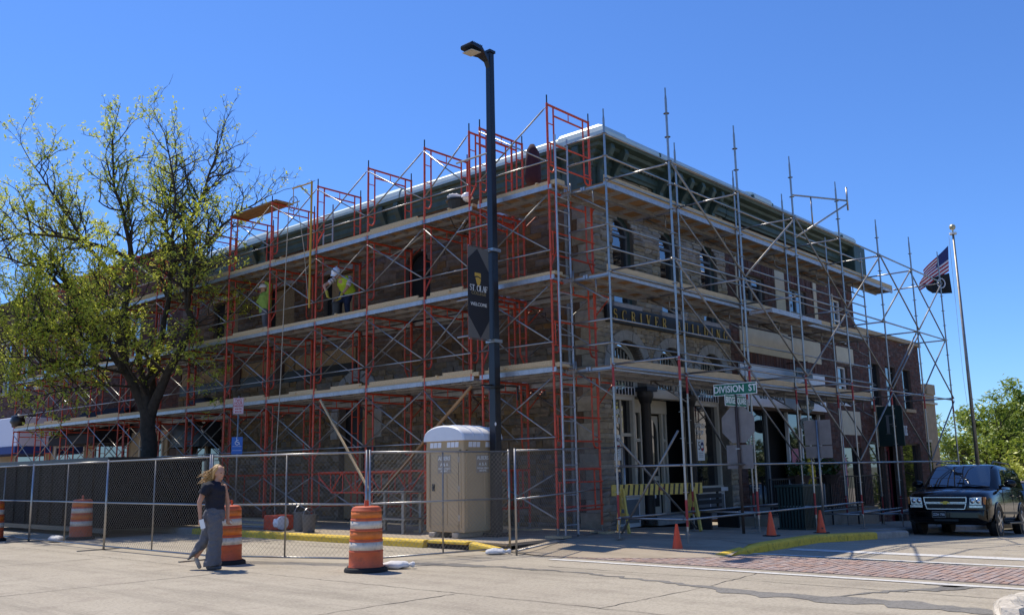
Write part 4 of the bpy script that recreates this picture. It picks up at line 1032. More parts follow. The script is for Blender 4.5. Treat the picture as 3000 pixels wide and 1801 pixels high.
# cross braces and guard rails, one mesh per bay length
def brace_mesh(L, z0, z1, up):
    mb = MB(); a, b = ((0, .0, z0), (0, L, z1)) if up else ((0, .0, z1), (0, L, z0))
    a = Vector(a); b = Vector(b); d = (b-a).normalized()
    mb.tube(a, a+d*.08, .010, 6); mb.tube(a+d*.08, b-d*.08, .0175, 6); mb.tube(b-d*.08, b, .010, 6)
    return mb.mesh('cross_brace', X['steel' if up else 'steel2'], True)  # sun glint put into the colour: rising braces brighter steel, falling ones dimmer
bays = [(a, b) for a, b in zip(FYS[:-1], FYS[1:]) if b-a > 1.0]
cache = {}
for a, b in bays:
    L = round(b-a, 2)
    for key in ('u', 'd', 'us', 'ds', 'r'):
        if (L, key) in cache: continue
        cache[(L, key)] = (MB().tube((0, -.05, 0), (0, L+.05, 0), .0165, 6).mesh('guard_rail', X['steel'], True) if key == 'r' else
                           brace_mesh(L, .6 if len(key) == 1 else .2, (FH if len(key) == 1 else 1.25)-.14, key[0] == 'u'))
    for l, z in enumerate(LV):
        s = 's' if l == 0 else ''
        for x in ((XO-.03, XO+FW+.03) if l in (1, 2) else (XO-.03,)):
            dx = -.02 if x < -2 else .02
            rpart('cross_brace', cache[(L, 'u'+s)], x, a, z); rpart('cross_brace', cache[(L, 'd'+s)], x+dx, a, z)
        if l: rpart('guard_rail', cache[(L, 'r')], XO-.075, a, z+.6)
# decks: framed planks with plywood tops
def plank_mesh(L, w, rail=.1):
    mb = MB(); t = .06
    for x in (0, w-.035): mb.bb(x, x+.035, -.08, L+.08, -rail, .0, 0)
    for k in range(5): mb.bb(.036, w-.036, .02+k*(L-.1)/4, .07+k*(L-.1)/4, -rail*.8, -.02, 0)
    mb.bb(.036, w-.036, -.07, L+.07, -.018, -.004, 1)
    return mb.mesh('deck_plank', [X['alu'], X['wood2']])
pcache = {}
for a, b in bays:
    L = round(b-a, 2)
    if L not in pcache: pcache[L] = (plank_mesh(L, .48), plank_mesh(L, .46))
    for z in (3.63, 5.61, 7.61):
        for k in range(3): rpart('deck_plank', pcache[L][0], XO-.02+k*.505, a, z)
        if b < 20: rpart('deck_plank', pcache[L][1], XO+FW+.06, a, z-.12 if z < 7 else z+.3)
        # timber boards and toe boards lying on the deck edge
        x0 = XO+rnd.uniform(-.02, .02); s = rnd.uniform(-.25, .1); e = rnd.uniform(-.1, .3)
        MB().bb(0, .27, s, L+e, .004, .075+.03*rnd.random()).build('plank', X['wood'], rs, loc=Vector((x0, a, z))-RB, rot=(0, 0, rnd.uniform(-.01, .01)))
        MB().bb(0, .26, s*.5, L*.96, .004, .044).build('plank', X['wood'], rs, loc=Vector((x0+.30, a, z))-RB)
        if rnd.random() < .55: MB().bb(0, .045, s+.2, L*rnd.uniform(.5, 1.0), .052, .15).build('toe_board', X['wood'], rs, loc=Vector((x0-.01, a, z))-RB)
        if rnd.random() < .5:
            q = rnd.uniform(.1, .8); MB().bb(-.05, .5, q*L, q*L+.06, .075, .11).build('cleat', X['wood'], rs, loc=Vector((x0, a, z))-RB)
# brackets carrying the inner plank
bk = MB(); bk.tube((0, 0, 0), (.62, 0, 0), .018, 6); bk.tube((0, 0, -.5), (.55, 0, -.02), .014, 6); bk.tube((0, 0, -.55), (0, 0, .1), .02, 6)
bkm = bk.mesh('side_bracket', X['red'])
for y in FYS:
    if y > 20: continue
    for z in (3.41, 5.39, 7.82): rpart('side_bracket', bkm, XO+FW+.035, y, z)
# end rails on the near end
er = MB(); er.tube((0, 0, 0), (FW, 0, 0), .019, 6); er.tube((0, 0, .5), (FW, 0, .5), .019, 6); er.tube((FW-.28, 0, 0), (FW-.28, 0, .5), .015, 6); er.tube((.03, 0, 0), (.03, 0, .5), .015, 6)
erm = er.mesh('end_guard_rail', X['red'])
for z in (.75, 2.1, 4.1, 6.05, 8.05): rpart('end_guard_rail', erm, XO, -.85, z)
# roof planks lying on the topmost headers by the hoist
for k in range(2): MB().bb(0, .3, -.15, 2.35, 0, .05).build('plank', X['wood2'], rs, loc=Vector((XO+.02+.31*k, 9.76, 9.5))-RB)
for y, z in ((.95, 7.05), (.95, 5.4), (.95, 8.75), (.95, 4.55)): MB().tube((0, 0, 0), (0, 1.0, .0), .024, 8).build('tie_tube', X['steel'], rs, loc=Vector((XO-.08, y, z))-RB)
# raking timber props at street level
MB().bar((XO-.1, 7.1, 3.45), (XO-.5, 4.6, 1.15), .04, .05).build('raking_prop', X['wood'], rs, loc=-RB)
MB().bar((XO-.1, 1.5, 3.4), (XO-.45, 4.3, 1.0), .05, .05).build('raking_prop', X['wood2'], rs, loc=-RB)

# red lattice truss stored by the frames
tr = thing('lattice_truss', 'red lattice truss beam resting beside the portable toilet', 'truss', (XO-.12, 3.0, 1.05))
t = MB(); t.tube((0, 0, .5), (0, 4.1, .5), .024, 6); t.tube((0, 0, 0), (0, 3.5, 0), .024, 6); t.tube((0, 3.5, 0), (0, 4.0, .34), .024, 6); t.tube((0, 4.0, .34), (0, 4.1, .5), .02, 6); t.tube((0, 0, 0), (0, 0, .5), .024, 6)
t.build('chords', X['red'], tr, angle=50)
lt = MB()
for k in range(7):
    y0 = .1+k*.5; lt.tube((0, y0, 0 if k % 2 else .5), (0, y0+.45, .5 if k % 2 else 0), .016, 6); lt.tube((0, y0+.47, .0), (0, y0+.47, .5), .014, 6)
lt.build('lattice', X['red'], tr, angle=50)

# ladders
def ladder(name, label, base, h, ux, w=.4, tilt=0):
    t = thing(name, label, 'ladder', base); u = Vector(ux)
    for s in (0, 1): MB().box(u*w*s+Vector((0, tilt*h/2, h/2)), (.03, .03, h)).build('stile', X['alu'], t)
    n = int(h/.3)
    for i in range(n): MB().tube(Vector((0, 0, .2+i*.3)), u*w+Vector((0, 0, .2+i*.3)), .014, 6).build('rung', X['alu'], t)
    return t
ladder('access_ladder', 'tall aluminium access ladder clamped to the near end of the red frames', (XO-.0, -1.0, .2), 8.5, (1, 0, 0), .42)
ladder('short_ladder', 'short blue grey ladder standing on the top deck below the hoist', (XO+.5, 7.9, 7.68), 1.35, (0, -1, 0), .42)
# hoist
hw = thing('hoist', 'yellow davit hoist with gin wheel clamped to the scaffold top', 'hoist', (XO-.12, 7.65, 6.0))
MB().tube((0, 0, 0), (0, 0, 3.62), .03, 8).build('post', X['yellowpost'], hw)
MB().tube((0, 0, 3.58), (-.05, .85, 3.58), .022, 8).tube((0, 0, 3.15), (-.03, .5, 3.57), .016, 6).build('jib', X['yellowpost'], hw)
whl = MB(); P = [(-.05+.0*math.cos(a), .8+.21*math.cos(a), 3.12+.21*math.sin(a)) for a in [2*math.pi*i/18 for i in range(19)]]
whl.path(P, .014, 6)
for i in range(3): a = math.pi*i/3; whl.tube((-.05, .8+.2*math.cos(a), 3.12+.2*math.sin(a)), (-.05, .8-.2*math.cos(a), 3.12-.2*math.sin(a)), .008, 5)
whl.build('gin_wheel', X['steel'], hw); MB().tube((-.05, .8, 3.55), (-.05, .8, 3.12), .012).bar((-.05, .5, 3.13), (-.05, 1.1, 3.13), .02, .03).build('wheel_hanger', X['yellowpost'], hw)
rp_ = MB(); rp_.path([(XO-.17, 8.66, 9.1), (XO-.2, 8.7, 7), (XO-.3, 8.65, 4), (XO-.5, 8.5, 1.6), (XO-.6, 8.3, .3)], .014, 5); rp_.path([(XO-.17, 8.24, 9.1), (XO-.14, 7.9, 7.6), (XO-.12, 7.72, 6.3)], .011, 5)
tag(rp_.build('hoist_rope', X['rope']), 'long pale rope hanging from the gin wheel to the ground', 'rope')

# ================================================================== SILVER SYSTEM SCAFFOLD (shop side)
SX = [-2.27+2.86*k for k in range(7)]; YO, YI = -3.6, -2.05
SB = Vector((SX[0], YO, 0))
sc = thing('silver_tube_scaffold', 'galvanised tube and rosette scaffold wrapping the shop front side', 'scaffold', SB)
def spart(name, me, x, y, z, rot=None): return obj(name, me, sc, Vector((x, y, z))-SB, rot)
def gz(x, y): return (zr(x)+.15) if x > -1.6 else (.06 if y < -3 else .15)
def standard_mesh(z0, z1):
    mb = MB(); r = .0245
    mb.tube((0, 0, z0+.28), (0, 0, z1-.22), r, 8, mi=0); mb.tube((0, 0, z1-.22), (0, 0, z1), .017, 6, mi=0); mb.lathe([(r, z1-.24), (.017, z1-.16)], 8, mi=0)
    for a, b in ((z0+.36, z0+.85), (3.15, 3.62)): mb.tube((0, 0, a), (0, 0, b), r+.0015, 8, mi=1)
    mb.tube((0, 0, z0), (0, 0, z0+.32), .017, 6, mi=2); mb.box((0, 0, z0+.006), (.15, .15, .012), mi=2)
    z = .55
    while z < z1-.15: mb.lathe([(.026, z-.006), (.062, z-.004), (.062, z+.004), (.026, z+.006)], 10, mi=0); z += .5
    return mb
for k, x in enumerate(SX):
    for y, top in ((YO, 9.1 if k < 4 else 8.6), (YI, 9.1 if k < 4 else 8.35)):
        if y == YI and k == 6: continue
        g = gz(x, y); m = standard_mesh(g, top).mesh('standard', [X['steel'], X['red_dk'], X['steel2']], False)
        m.polygons.foreach_set('use_smooth', [True]*len(m.polygons)); m.set_sharp_from_angle(angle=RAD(50)); spart('standard', m, x, y, 0)
lx = MB().tube((.03, 0, 0), (2.83, 0, 0), .0225, 8).tube((.0, 0, 0), (.07, 0, 0), .03, 6).tube((2.79, 0, 0), (2.86, 0, 0), .03, 6).mesh('ledger', X['steel'], True)
ly = MB().tube((0, .03, 0), (0, 1.52, 0), .0225, 8).tube((0, 0, 0), (0, .07, 0), .03, 6).tube((0, 1.48, 0), (0, 1.55, 0), .03, 6).mesh('transom', X['steel'], True)
for k in range(6):
    x = SX[k]
    for z in (.55, 1.55, 3.55, 5.55, 7.55):
        if z < 1 and k > 2: z = zr(x)+.55
        spart('ledger', lx, x, YO, z)
    for z in (.55 if k < 3 else zr(x)+.5, 3.55, 4.05, 4.55, 5.55, 6.05, 6.55, 7.55, 8.05, 8.55):
        if k == 5 and z > 3: continue
        spart('ledger', lx, x, YI, z)
for k in range(7):
    for z in (.55, 1.55, 3.6, 5.55, 7.5):
        if z < 1 and k > 2: z = zr(SX[k])+.5
        spart('transom', ly, SX[k], YO, z)
for z in (4.05, 4.55, 6.05, 6.55, 8.05, 8.55): MB().tube((0, 0, 0), (0, 1.0, 0), .0225, 8).build('end_rail', X['steel'], sc, loc=Vector((SX[0], YI, z))-SB, smooth=True)
def diag(a, b, m='steel2', n='diagonal_brace'):
    a = Vector(a); b = Vector(b); MB().tube(a, b, .0225, 8).build(n, X[m], sc, loc=-SB, smooth=True)
for k in range(6):
    x0, x1 = SX[k], SX[k+1]
    for l, (za, zb) in enumerate(((7.5, 5.6), (5.5, 3.6))):
        if k in (1, 3, 5) and l == 0 or k in (2, 4) and l == 1: diag((x0, YO-.05, zb), (x1, YO-.05, za))
        else: diag((x0, YO-.05, za), (x1, YO-.05, zb))
        if k in (4, 5): diag((x0, YO+.05, zb if not (k in (5,) and l == 0) else za), (x1, YO+.05, za if not (k in (5,) and l == 0) else zb))
    if k in (1, 2, 4): diag((x0, YO-.05, 3.5), (x1, YO-.05, 1.6))
    if k in (3, 5): diag((x1, YO-.05, 3.5), (x0, YO-.05, 1.6))
diag((SX[1], YI, 7.4), (SX[2], YI, 5.6), 'steel2'); diag((SX[1], YI, 5.4), (SX[2], YI, 3.6), 'steel2'); diag((SX[1], YI, 3.5), (SX[1]+1.6, YI, 1.9), 'steel2')
diag((SX[0], YI-.05, 2.1), (SX[1], YI-.05, .2), 'steel2'); diag((SX[0]+.05, YI-.02, .25), (SX[0], YO+.1, 2.2), 'steel2'); diag((SX[2], YI, 3.5), (SX[3], YI, 1.6), 'steel2'); diag((SX[4], YI, 3.5), (SX[5], YI, 1.6), 'steel2')
# platform planks on the wall side
def splank(w): 
    mb = MB(); L = 2.86
    for y in (0, w-.05): mb.bb(.02, L-.02, y, y+.05, -.11, .0, 0)
    for k in range(5): mb.bb(.05+k*(L-.2)/4, .12+k*(L-.2)/4, .05, w-.05, -.09, -.02, 0)
    mb.bb(.03, L-.03, .05, w-.05, -.02, -.006, 1); return mb.mesh('deck_plank', [X['alu'], X['wood2']])
spm = splank(.6)
for z in (3.6, 5.56, 7.5):
    for k in range(5 if z < 7 else 6):
        for j in range(2):
            if k == 5 and j: continue
            spart('deck_plank', spm, SX[k], YI+.03+j*.62, z)
        mb = MB().bb(0, 2.8, 0, .04, .0, .14); mb.build('toe_board', X['wood'], sc, loc=Vector((SX[k], YI+.02, z+.004))-SB)
for x, z in ((SX[2]-.9, 5.2), ): spart('deck_plank', spm, x, YO+.3, z)
sb_ = MB(); sb_.tube((0, 0, 0), (0, .95, 0), .022, 8); sb_.tube((0, 0, -.55), (0, .85, -.03), .02, 8); sb_.tube((0, .35, -.33), (0, .35, 0), .018, 6); sb_.tube((0, .95, -.08), (0, .95, .25), .02, 8)
sbm = sb_.mesh('side_bracket', X['steel2'], True)
for k in range(6):
    for z in (3.5, 5.45, 7.4): spart('side_bracket', sbm, SX[k], YI, z)
# cantilever outrigger at the second bay
MB().tube((SX[2], YO, 8.1), (SX[2]+1.5, YO-.8, 8.1), .0225, 8).tube((SX[2], YO, 7.0), (SX[2]+1.45, YO-.8, 8.0), .0225, 8).tube((SX[2]+1.5, YO-.8, 7.85), (SX[2]+1.5, YO-.8, 8.45), .024, 8).tube((SX[2]+.5, YO-.27, 7.4), (SX[2]+.5, YO-.27, 8.1), .02, 6).build('outrigger', X['steel'], sc, loc=-SB, smooth=True)
# ================================================================== STREET FURNITURE
# street lamp with banner
lp = thing('street_lamp', 'tall black square street lamp pole with flat LED head', 'street lamp', (-2.9, .65, .15))
mb = MB(); mb.loft([[(s*w*math.cos(a), s*w*math.sin(a), z) for a in [math.pi/4+math.pi/2*k for k in range(4)]] for z, w, s in ((.0, .135, 1), (5, .122, 1), (10.9, .10, 1))])
mb.build('pole', X['blackpole'], lp, bevel=.012); MB().box((0, 0, .04), (.42, .42, .08)).build('base_plate', X['blackpole'], lp, bevel=.01)
MB().box((0, 0, 10.93), (.19, .19, .06)).build('pole_cap', X['blackpole'], lp)
hd = MB(); rg = []
for x, y, z0, z1 in ((-.06, .06, 10.5, 10.86), (-.13, .07, 10.66, 10.85), (-.28, .12, 10.74, 10.84), (-.42, .2, 10.76, 10.85), (-.75, .2, 10.79, 10.87), (-.8, .17, 10.81, 10.86)):
    rg.append([(x, -y, z0), (x, y, z0), (x, y*.9, z1), (x, -y*.9, z1)])
hd.loft(rg); hd.build('lamp_head', X['blackpole'], lp, bevel=.01)
X['diffuser'] = M_('lamp_diffuser', (.55, .5, .4), .5)
MB().prism([(-.46, -.16), (-.76, -.15), (-.76, .15), (-.46, .16)], (0, 0, 10.762), (1, 0, .075), (0, 1, 0), (0, 0, -1), .012).build('diffuser', X['diffuser'], lp)
fins = MB(); [fins.bb(-.44-.05*i, -.425-.05*i, -.17, .17, 10.85, 10.90) for i in range(7)]; fins.build('cooling_fins', X['blackpole'], lp)
for z in (6.19, 4.15): MB().tube((0, 0, z), (-.78, 0, z), .014, 6).box((0, 0, z), (.26, .26, .07)).build('banner_arm', X['steel'] if z > 5 else X['steel'], lp)
MB().box((0, 0, 3.15), (.30, .30, .05)).bar((0, 0, 3.2), (.75, 0, 3.2), .03, .03).bar((.75, 0, 3.2), (.75, 0, 2.9), .03, .03).bar((0, 0, 3.2), (-.45, 0, 3.17), .03, .03).build('basket_bracket', X['black'], lp)
MB().prism(arcp(0, 0, .02, .04, 0, 360, 12)[:-1], (-.088, -.088, 2.35), Vector((1, -1, 0)).normalized(), (0, 0, 1), Vector((-1, -1, 0)).normalized(), .008).build('number_tag', X['white'], lp)
bn = thing('pole_banner', 'black and grey vertical college banner lettered ST. OLAF COLLEGE WELCOME on the lamp pole', 'banner', (-3.38, .65, 4.32))
def cloth(poly, dy, mat, nm='cloth'):
    return MB().prism(poly, (0, dy, 0), (1, 0, 0), (0, 0, 1), (0, -1, 0), .004).build(nm, mat, bn)
W2, H0, H1 = .33, 0.0, 2.0
cloth([(-W2, H0), (W2, H0), (W2, H1), (-W2, H1)], 0, X['bannergrey'])
cloth([(-W2, .5), (W2*.15, 0.02), (W2, .42), (W2, H1-.5), (-W2*.1, H1-.02), (-W2, H1-.28)], -.006, X['banner'])
roman('lettering', 'ST. OLAF', (0, -.012, 1.10), (1, 0, 0), (0, 0, 1), .13, X['signwhite'], bn, width=.56, ext=.003)
X['olivegold'] = M_('banner_gold', (.30, .23, .10), .7); X['lionsgold'] = M_('banner_shield_gold', (.60, .36, .05), .6)
place_text('lettering', 'COLLEGE', (0, -.012, .985), (1, 0, 0), (0, 0, 1), .105, X['olivegold'], bn, ext=.002, sx=1.02)
place_text('lettering', 'WELCOME', (0, -.012, .74), (1, 0, 0), (0, 0, 1), .105, X['signwhite'], bn, ext=.002, sx=1.0)
MB().prism([(-.1, .1), (.09, .1), (.095, .0), (.0, .035), (-.1, .02)], (-.02, -.011, 1.34), (1, 0, 0), (0, 0, 1), (0, -1, 0), .003).prism([(-.08, -.0), (.0, .018), (.095, -.02), (.07, -.12), (.01, -.2), (-.04, -.12)], (-.02, -.011, 1.33), (1, 0, 0), (0, 0, 1), (0, -1, 0), .003).build('shield_emblem', X['lionsgold'], bn)

# portable toilet
pt = thing('portable_toilet', 'beige portable toilet with white arched roof behind the chain link fence', 'toilet', (-3.13, 1.4, .16))
S = .575
MB().bb(-S, S, -S, S, .1, 2.02).build('cabin', X['beige'], pt, bevel=.03)
for s in (-.35, .35): MB().bb(-S-.06, S+.06, s-.09, s+.09, 0, .1).build('skid', X['beige_dk'], pt, bevel=.02)
rg = []
for x in (-S-.05, -S-.02, S+.02, S+.05):
    e = 0 if abs(x) < S+.04 else .03
    rg.append([(x, -S-.05+e, 2.0)]+[(x, -(S+.04-e)*math.cos(a), 2.08+(.25-e)*math.sin(a)) for a in [math.pi*i/10 for i in range(11)]]+[(x, S+.05-e, 2.0)])
MB().loft(rg).build('roof', X['whiteplastic'], pt, angle=35)
rb = MB()
for x in (-.3, 0, .3): rb.path([(x, -(S+.045)*math.cos(a), 2.085+.255*math.sin(a)) for a in [math.pi*i/10 for i in range(11)]], .012, 5)
rb.build('roof_ribs', X['whiteplastic'], pt)
for side in range(2):
    T = (lambda u, v, d: (-S-d, -u, v)) if side == 0 else (lambda u, v, d: (u, -S-d, v))
    Uv = Vector(T(1, 0, 0))-Vector(T(0, 0, 0)); Nv = Vector(T(0, 0, 1))-Vector(T(0, 0, 0))
    for c in (-.26, .26):
        vm = MB()
        for k in range(3): vm.prism([(c-.17+k*.12, 1.86), (c-.07+k*.12, 1.86), (c-.06+k*.12, 1.97), (c-.16+k*.12, 1.97)], T(0, 0, .0), Uv, (0, 0, 1), Nv, .014)
        vm.build('vent_grille', X['whiteplastic'], pt)
    fr = MB()
    for poly in ([(-.5, 1.78), (.5, 1.78), (.5, 1.81), (-.5, 1.81)], [(-.5, .2), (-.46, .2), (-.46, 1.8), (-.5, 1.8)], [(.46, .2), (.5, .2), (.5, 1.8), (.46, 1.8)], [(-.4, 1.28), (.4, 1.28), (.4, 1.31), (-.4, 1.31)], [(.05, .25), (.08, .25), (.08, 1.28), (.05, 1.28)], [(-.4, .22), (.4, .22), (.4, .26), (-.4, .26)]):
        fr.prism(poly, T(0, 0, 0), Uv, (0, 0, 1), Nv, .012)
    fr.build('panel_ribs', X['beige'], pt)
    st = MB().prism([(-.2, 1.32), (.2, 1.32), (.2, 1.70), (-.2, 1.70)], T(0, 0, 0.0), Uv, (0, 0, 1), Nv, .006).build('sticker', M_('sticker_tan%d' % side, (.30, .25, .19), .6), pt)
    place_text('lettering', 'ALBERS', T(0, 1.63, .008), Uv, (0, 0, 1), .115, X['signwhite'], st, ext=.002, sx=.95)
    place_text('lettering', 'A & A', T(0, 1.5, .008), Uv, (0, 0, 1), .095, X['signwhite'], st, ext=.002)
    place_text('lettering', 'PORTABLE TOILETS\nAND SEPTIC', T(0, 1.39, .008), Uv, (0, 0, 1), .05, X['signwhite'], st, ext=.002, sx=.8)

dk = MB(); dk.bb(-S-.004, -S+.002, -.43, -.42, .14, 1.8); dk.bb(-S-.004, -S+.002, .42, .43, .14, 1.8); dk.build('door_seam', X['black'], pt)
MB().bb(-S-.03, -S, .30, .36, .95, 1.1).build('door_latch', X['black'], pt, bevel=.006)
for z in (.4, 1.0, 1.6): MB().bb(-S-.016, -S, -.47, -.41, z-.06, z+.06).build('hinge', X['beige_dk'], pt)
# chain link fence panels
def fence_panel(a, b, label, h=1.83, mid=True, za=None, zb=None, feet=True):
    a = Vector(a); b = Vector(b); d = b-a; L = d.length; ang = math.atan2(d.y, d.x)
    t = thing('fence_panel', label, 'fence', (a.x, a.y, (za or 0)+.04), ang, 'temporary chain link fence panels')
    slope = ((zb or 0)-(za or 0))/L
    def P(u, v): return (u, 0, v+slope*u)
    for u in (0, L): MB().tube(P(u, -.04), P(u, h+.04), .021, 8).build('post', X['steel'], t, smooth=True)
    for v in (.04, .95, h): MB().tube(P(0, v), P(L, v), .0175 if v > .5 else .016, 8).build('rail', X['steel'], t, smooth=True)
    if mid: MB().tube(P(L/2, .04), P(L/2, h), .016, 8).build('brace_post', X['steel2'], t, smooth=True)
    w = MB(); s = .088; H = h-.05
    n = int((L+H)/s)
    for sgn_ in (1, -1):
        for i in range(-1, n+1):
            c = i*s-H if sgn_ > 0 else i*s
            u0, v0 = (c, 0) ; u1, v1 = (c+sgn_*H, H)
            if sgn_ > 0:
                ta = max(0, -c/H) if c < 0 else 0; tb = min(1, (L-c)/H)
            else:
                ta = max(0, (c-L)/H); tb = min(1, c/H)
            if tb-ta < .01: continue
            pa = (u0+(u1-u0)*ta, .004*sgn_, .04+H*ta+slope*(u0+(u1-u0)*ta)); pb = (u0+(u1-u0)*tb, .004*sgn_, .04+H*tb+slope*(u0+(u1-u0)*tb))
            w.path([pa, pb], .0018, 3, cap=False)
    w.build('chain_link_mesh', X['wire'], t, fix=False)
    if feet: MB().bar((L, -.55, -.03), (L, .55, -.03), .05, .025).build('foot', X['steel2'], t)
    return t
fence_panel((-8.07, 15.35), (-8.07, 11.72), 'chain link fence panel at the far left end beside the sandbag')
fence_panel((-8.08, 11.66), (-8.22, 7.28), 'chain link fence panel in front of the banded orange drum')
fence_panel((-8.24, 7.22), (-8.28, 2.95), 'chain link fence panel behind the walking woman')
fence_panel((-8.28, 2.88), (-7.15, -.22), 'chain link fence panel left of the nearest orange drum')
fence_panel((-7.12, -.27), (-4.28, -.95), 'chain link fence panel before the portable toilet')
fence_panel((-4.72, -1.5), (.3, -.45), 'chain link fence panel at the corner ramp by the ladder', za=.0, zb=.13, feet=False)
# construction drums
def drum(loc, label, rz=0):
    t = thing('construction_drum', label, 'drum', loc, rz, 'orange construction drums')
    MB().lathe([(.34, .0), (.345, .03), (.33, .06), (.30, .065), (.30, .075)], 20).build('rubber_base', X['rubber'], t, angle=40)
    prof_ = [(.285, .03), (.285, .07), (.268, .10), (.266, .30), (.272, .31), (.262, .325), (.259, .465), (.267, .475), (.255, .49), (.252, .625), (.260, .635), (.248, .65), (.245, .785), (.253, .795), (.241, .81), (.238, .925), (.243, .935), (.232, .95), (.215, .985), (.17, 1.0), (0, 1.005)]
    MB().lathe(prof_, 24).build('drum_body', X['orange'], t, angle=40)
    for z0, z1, ra, rb_, m in ((.335, .455, .2635, .261, 'refl_w'), (.50, .615, .2565, .254, 'refl_o'), (.66, .775, .2495, .247, 'refl_w'), (.82, .915, .2425, .240, 'refl_o')):
        MB().lathe([(ra, z0), (rb_, z1)], 24).build('reflective_band', X[m], t, smooth=True)
    MB().path([(-.1, 0, .99), (-.09, 0, 1.08), (.09, 0, 1.08), (.1, 0, .99)], .02, 6).build('handle', X['orange'], t, angle=50)
    return t
def drum2(loc, label, rz=0):
    t = drum(loc, label, rz); return t
drum((-7.95, -1.2, 0), 'nearest orange and white banded drum in the middle of the street', RAD(40))
drum((-8.5, 1.95, 0), 'orange and white banded drum half hidden behind the walking woman', RAD(10))
drum((-6.98, 11.3, 0), 'orange and white banded drum standing behind the fence before the dumpster', RAD(70))
drum((-8.5, 12.95, 0), 'orange and white banded drum cut off by the left edge of the photo', RAD(20))
# sandbags
def sandbag(loc, label, rz, s=1.0):
    r = random.Random(int(loc[0]*91)); mb = MB(); mb.ball((0, 0, .085*s), (.34*s, .2*s, .09*s), 16, 10)
    mb.v = [(x*(1+.06*math.sin(9*y)), y*(1-.25*abs(x)/.34), max(0.004, z+.035*noise.noise(Vector((x*12, y*12, z*12+loc[0]))))) for x, y, z in mb.v]
    t = thing('sandbag', label, 'sandbag', loc, rz, 'white sandbags at the fence feet')
    mb.build('sack', X['sandbag'], t, smooth=True)
    MB().lathe([(.02, 0), (.05, .06), (.035, .09)], 8, (0, 0, 0), 'x').build('sack_neck', X['sandbag'], t, loc=(.31*s, 0, .09*s))
sandbag((-7.45, -1.32, 0), 'white sandbag lying right beside the nearest drum', RAD(-50), .72); sandbag((-4.78, -1.05, 0), 'white sandbag at the foot of the fence by the curb inlet', RAD(-40), .6)
sandbag((-7.75, 10.9, 0), 'white sandbag under the fence left of the banded drum', RAD(80), .9)
# cones
def cone(loc, label, mark=False):
    t = thing('traffic_cone', label, 'cone', loc, 0, 'orange traffic cones'); t.scale = (.72, .72, .66)
    MB().prism([(-.19, -.15), (-.15, -.19), (.15, -.19), (.19, -.15), (.19, .15), (.15, .19), (-.15, .19), (-.19, .15)], (0, 0, 0), (1, 0, 0), (0, 1, 0), (0, 0, 1), .03).build('rubber_base', X['rubber'], t)
    MB().lathe([(.14, .03), (.132, .06), (.032, .70), (.028, .715), (.0, .716)], 18).build('cone_body', X['coneorange'], t, angle=40)
    if mark: MB().box((-.088, -.078, .16), (.05, .004, .05), Matrix.Rotation(RAD(48-90+0), 3, 'Z')).build('mark', X['black'], t)
cone((-2.85, -3.72, .035), 'orange traffic cone on the ramp in front of the nearest scaffold leg'); cone((-.3, -4.3, .15), 'orange traffic cone on the pavement beside the yellow curb start'); cone((1.6, -4.5, .095), 'orange traffic cone on the pavement nearest the parked black car', True)
# striped barricade
bc = thing('sawhorse_barricade', 'yellow and black striped wooden sawhorse barricade before the shop', 'barricade', (-.05, -1.55, .15), RAD(-31))
brd = MB().bb(-1.1, 1.1, -.022, .022, .78, 1.02).build('board', X['yellowbar'], bc, bevel=.006)
for i in range(17):
    x = -.98+i*.122; MB().prism([(x, .785), (x+.045, .785), (x+.075, 1.015), (x+.03, 1.015)], (0, -.0225, 0), (1, 0, 0), (0, 0, 1), (0, -1, 0), .003).build('stripe', X['black'], brd)
place_text('lettering', 'N.E.', (.1, -.027, .9), (1, 0, 0), (0, 0, 1), .1, X['pinkred'], brd)
for s in (-.85, .85):
    for q in (-1, 1):
        MB().bar((s, q*.04, .92), (s+.06*q, q*.42, .0), .09, .035, up=(1, 0, 0)).build('leg', X['yellowbar'], bc)
    MB().bar((s, -.28, .36), (s, .28, .36), .03, .1).build('leg_brace', X['yellowbar'], bc); MB().prism([(-.16, .5), (.16, .5), (.06, .8), (-.06, .8)], (s-.045, 0, 0), (0, 1, 0), (0, 0, 1), (-1, 0, 0), .02).build('gusset', X['yellowbar'], bc)
# stop sign with street blades
sp2 = thing('street_sign_post', 'brown post with DIVISION ST and BRIDGE SQUARE blades above a stop sign back', 'street sign', (.05, -3.52, .15))
MB().tube((0, 0, 0), (0, 0, 2.85), .032, 8).build('post', X['brownpost'], sp2, smooth=True)
k = .375/math.cos(math.pi/8)
oc = MB().prism([(k*math.cos(a), k*math.sin(a)) for a in [math.pi/8+math.pi/4*i for i in range(8)]], (.04, 0, 2.22), (0, 1, 0), (0, 0, 1), (1, 0, 0), .004).build('stop_sign', X['signback'], sp2); 
MB().prism([(-.3, -.24), (.3, -.24), (.3, .25), (-.3, .25)], (.04, 0, 1.55), (0, 1, 0), (0, 0, 1), (1, 0, 0), .004).build('plate_sign', X['signback'], sp2, bevel=.0)
MB().box((-.0, 0, 1.4), (.09, .09, .025)).box((0, 0, 1.72), (.09, .09, .025)).build('clamp', X['steel'], sp2)
bl = MB().bb(-.006, .006, -.5, .5, 2.84, 3.09).build('street_blade', X['signwhite'], sp2); MB().bb(-.009, .009, -.485, .485, 2.855, 3.075).build('blade_face', X['signgreen'], bl)
place_text('lettering', 'DIVISION  ST', (-.011, 0, 2.965), (0, -1, 0), (0, 0, 1), .2, X['signwhite'], bl, ext=.001, sx=.86, bold=.004)
bl = MB().bb(-.46, .46, -.006, .006, 2.6, 2.83).build('street_blade', X['signwhite'], sp2); MB().bb(-.45, .45, -.009, .009, 2.61, 2.82).build('blade_face', X['signgreen'], bl)
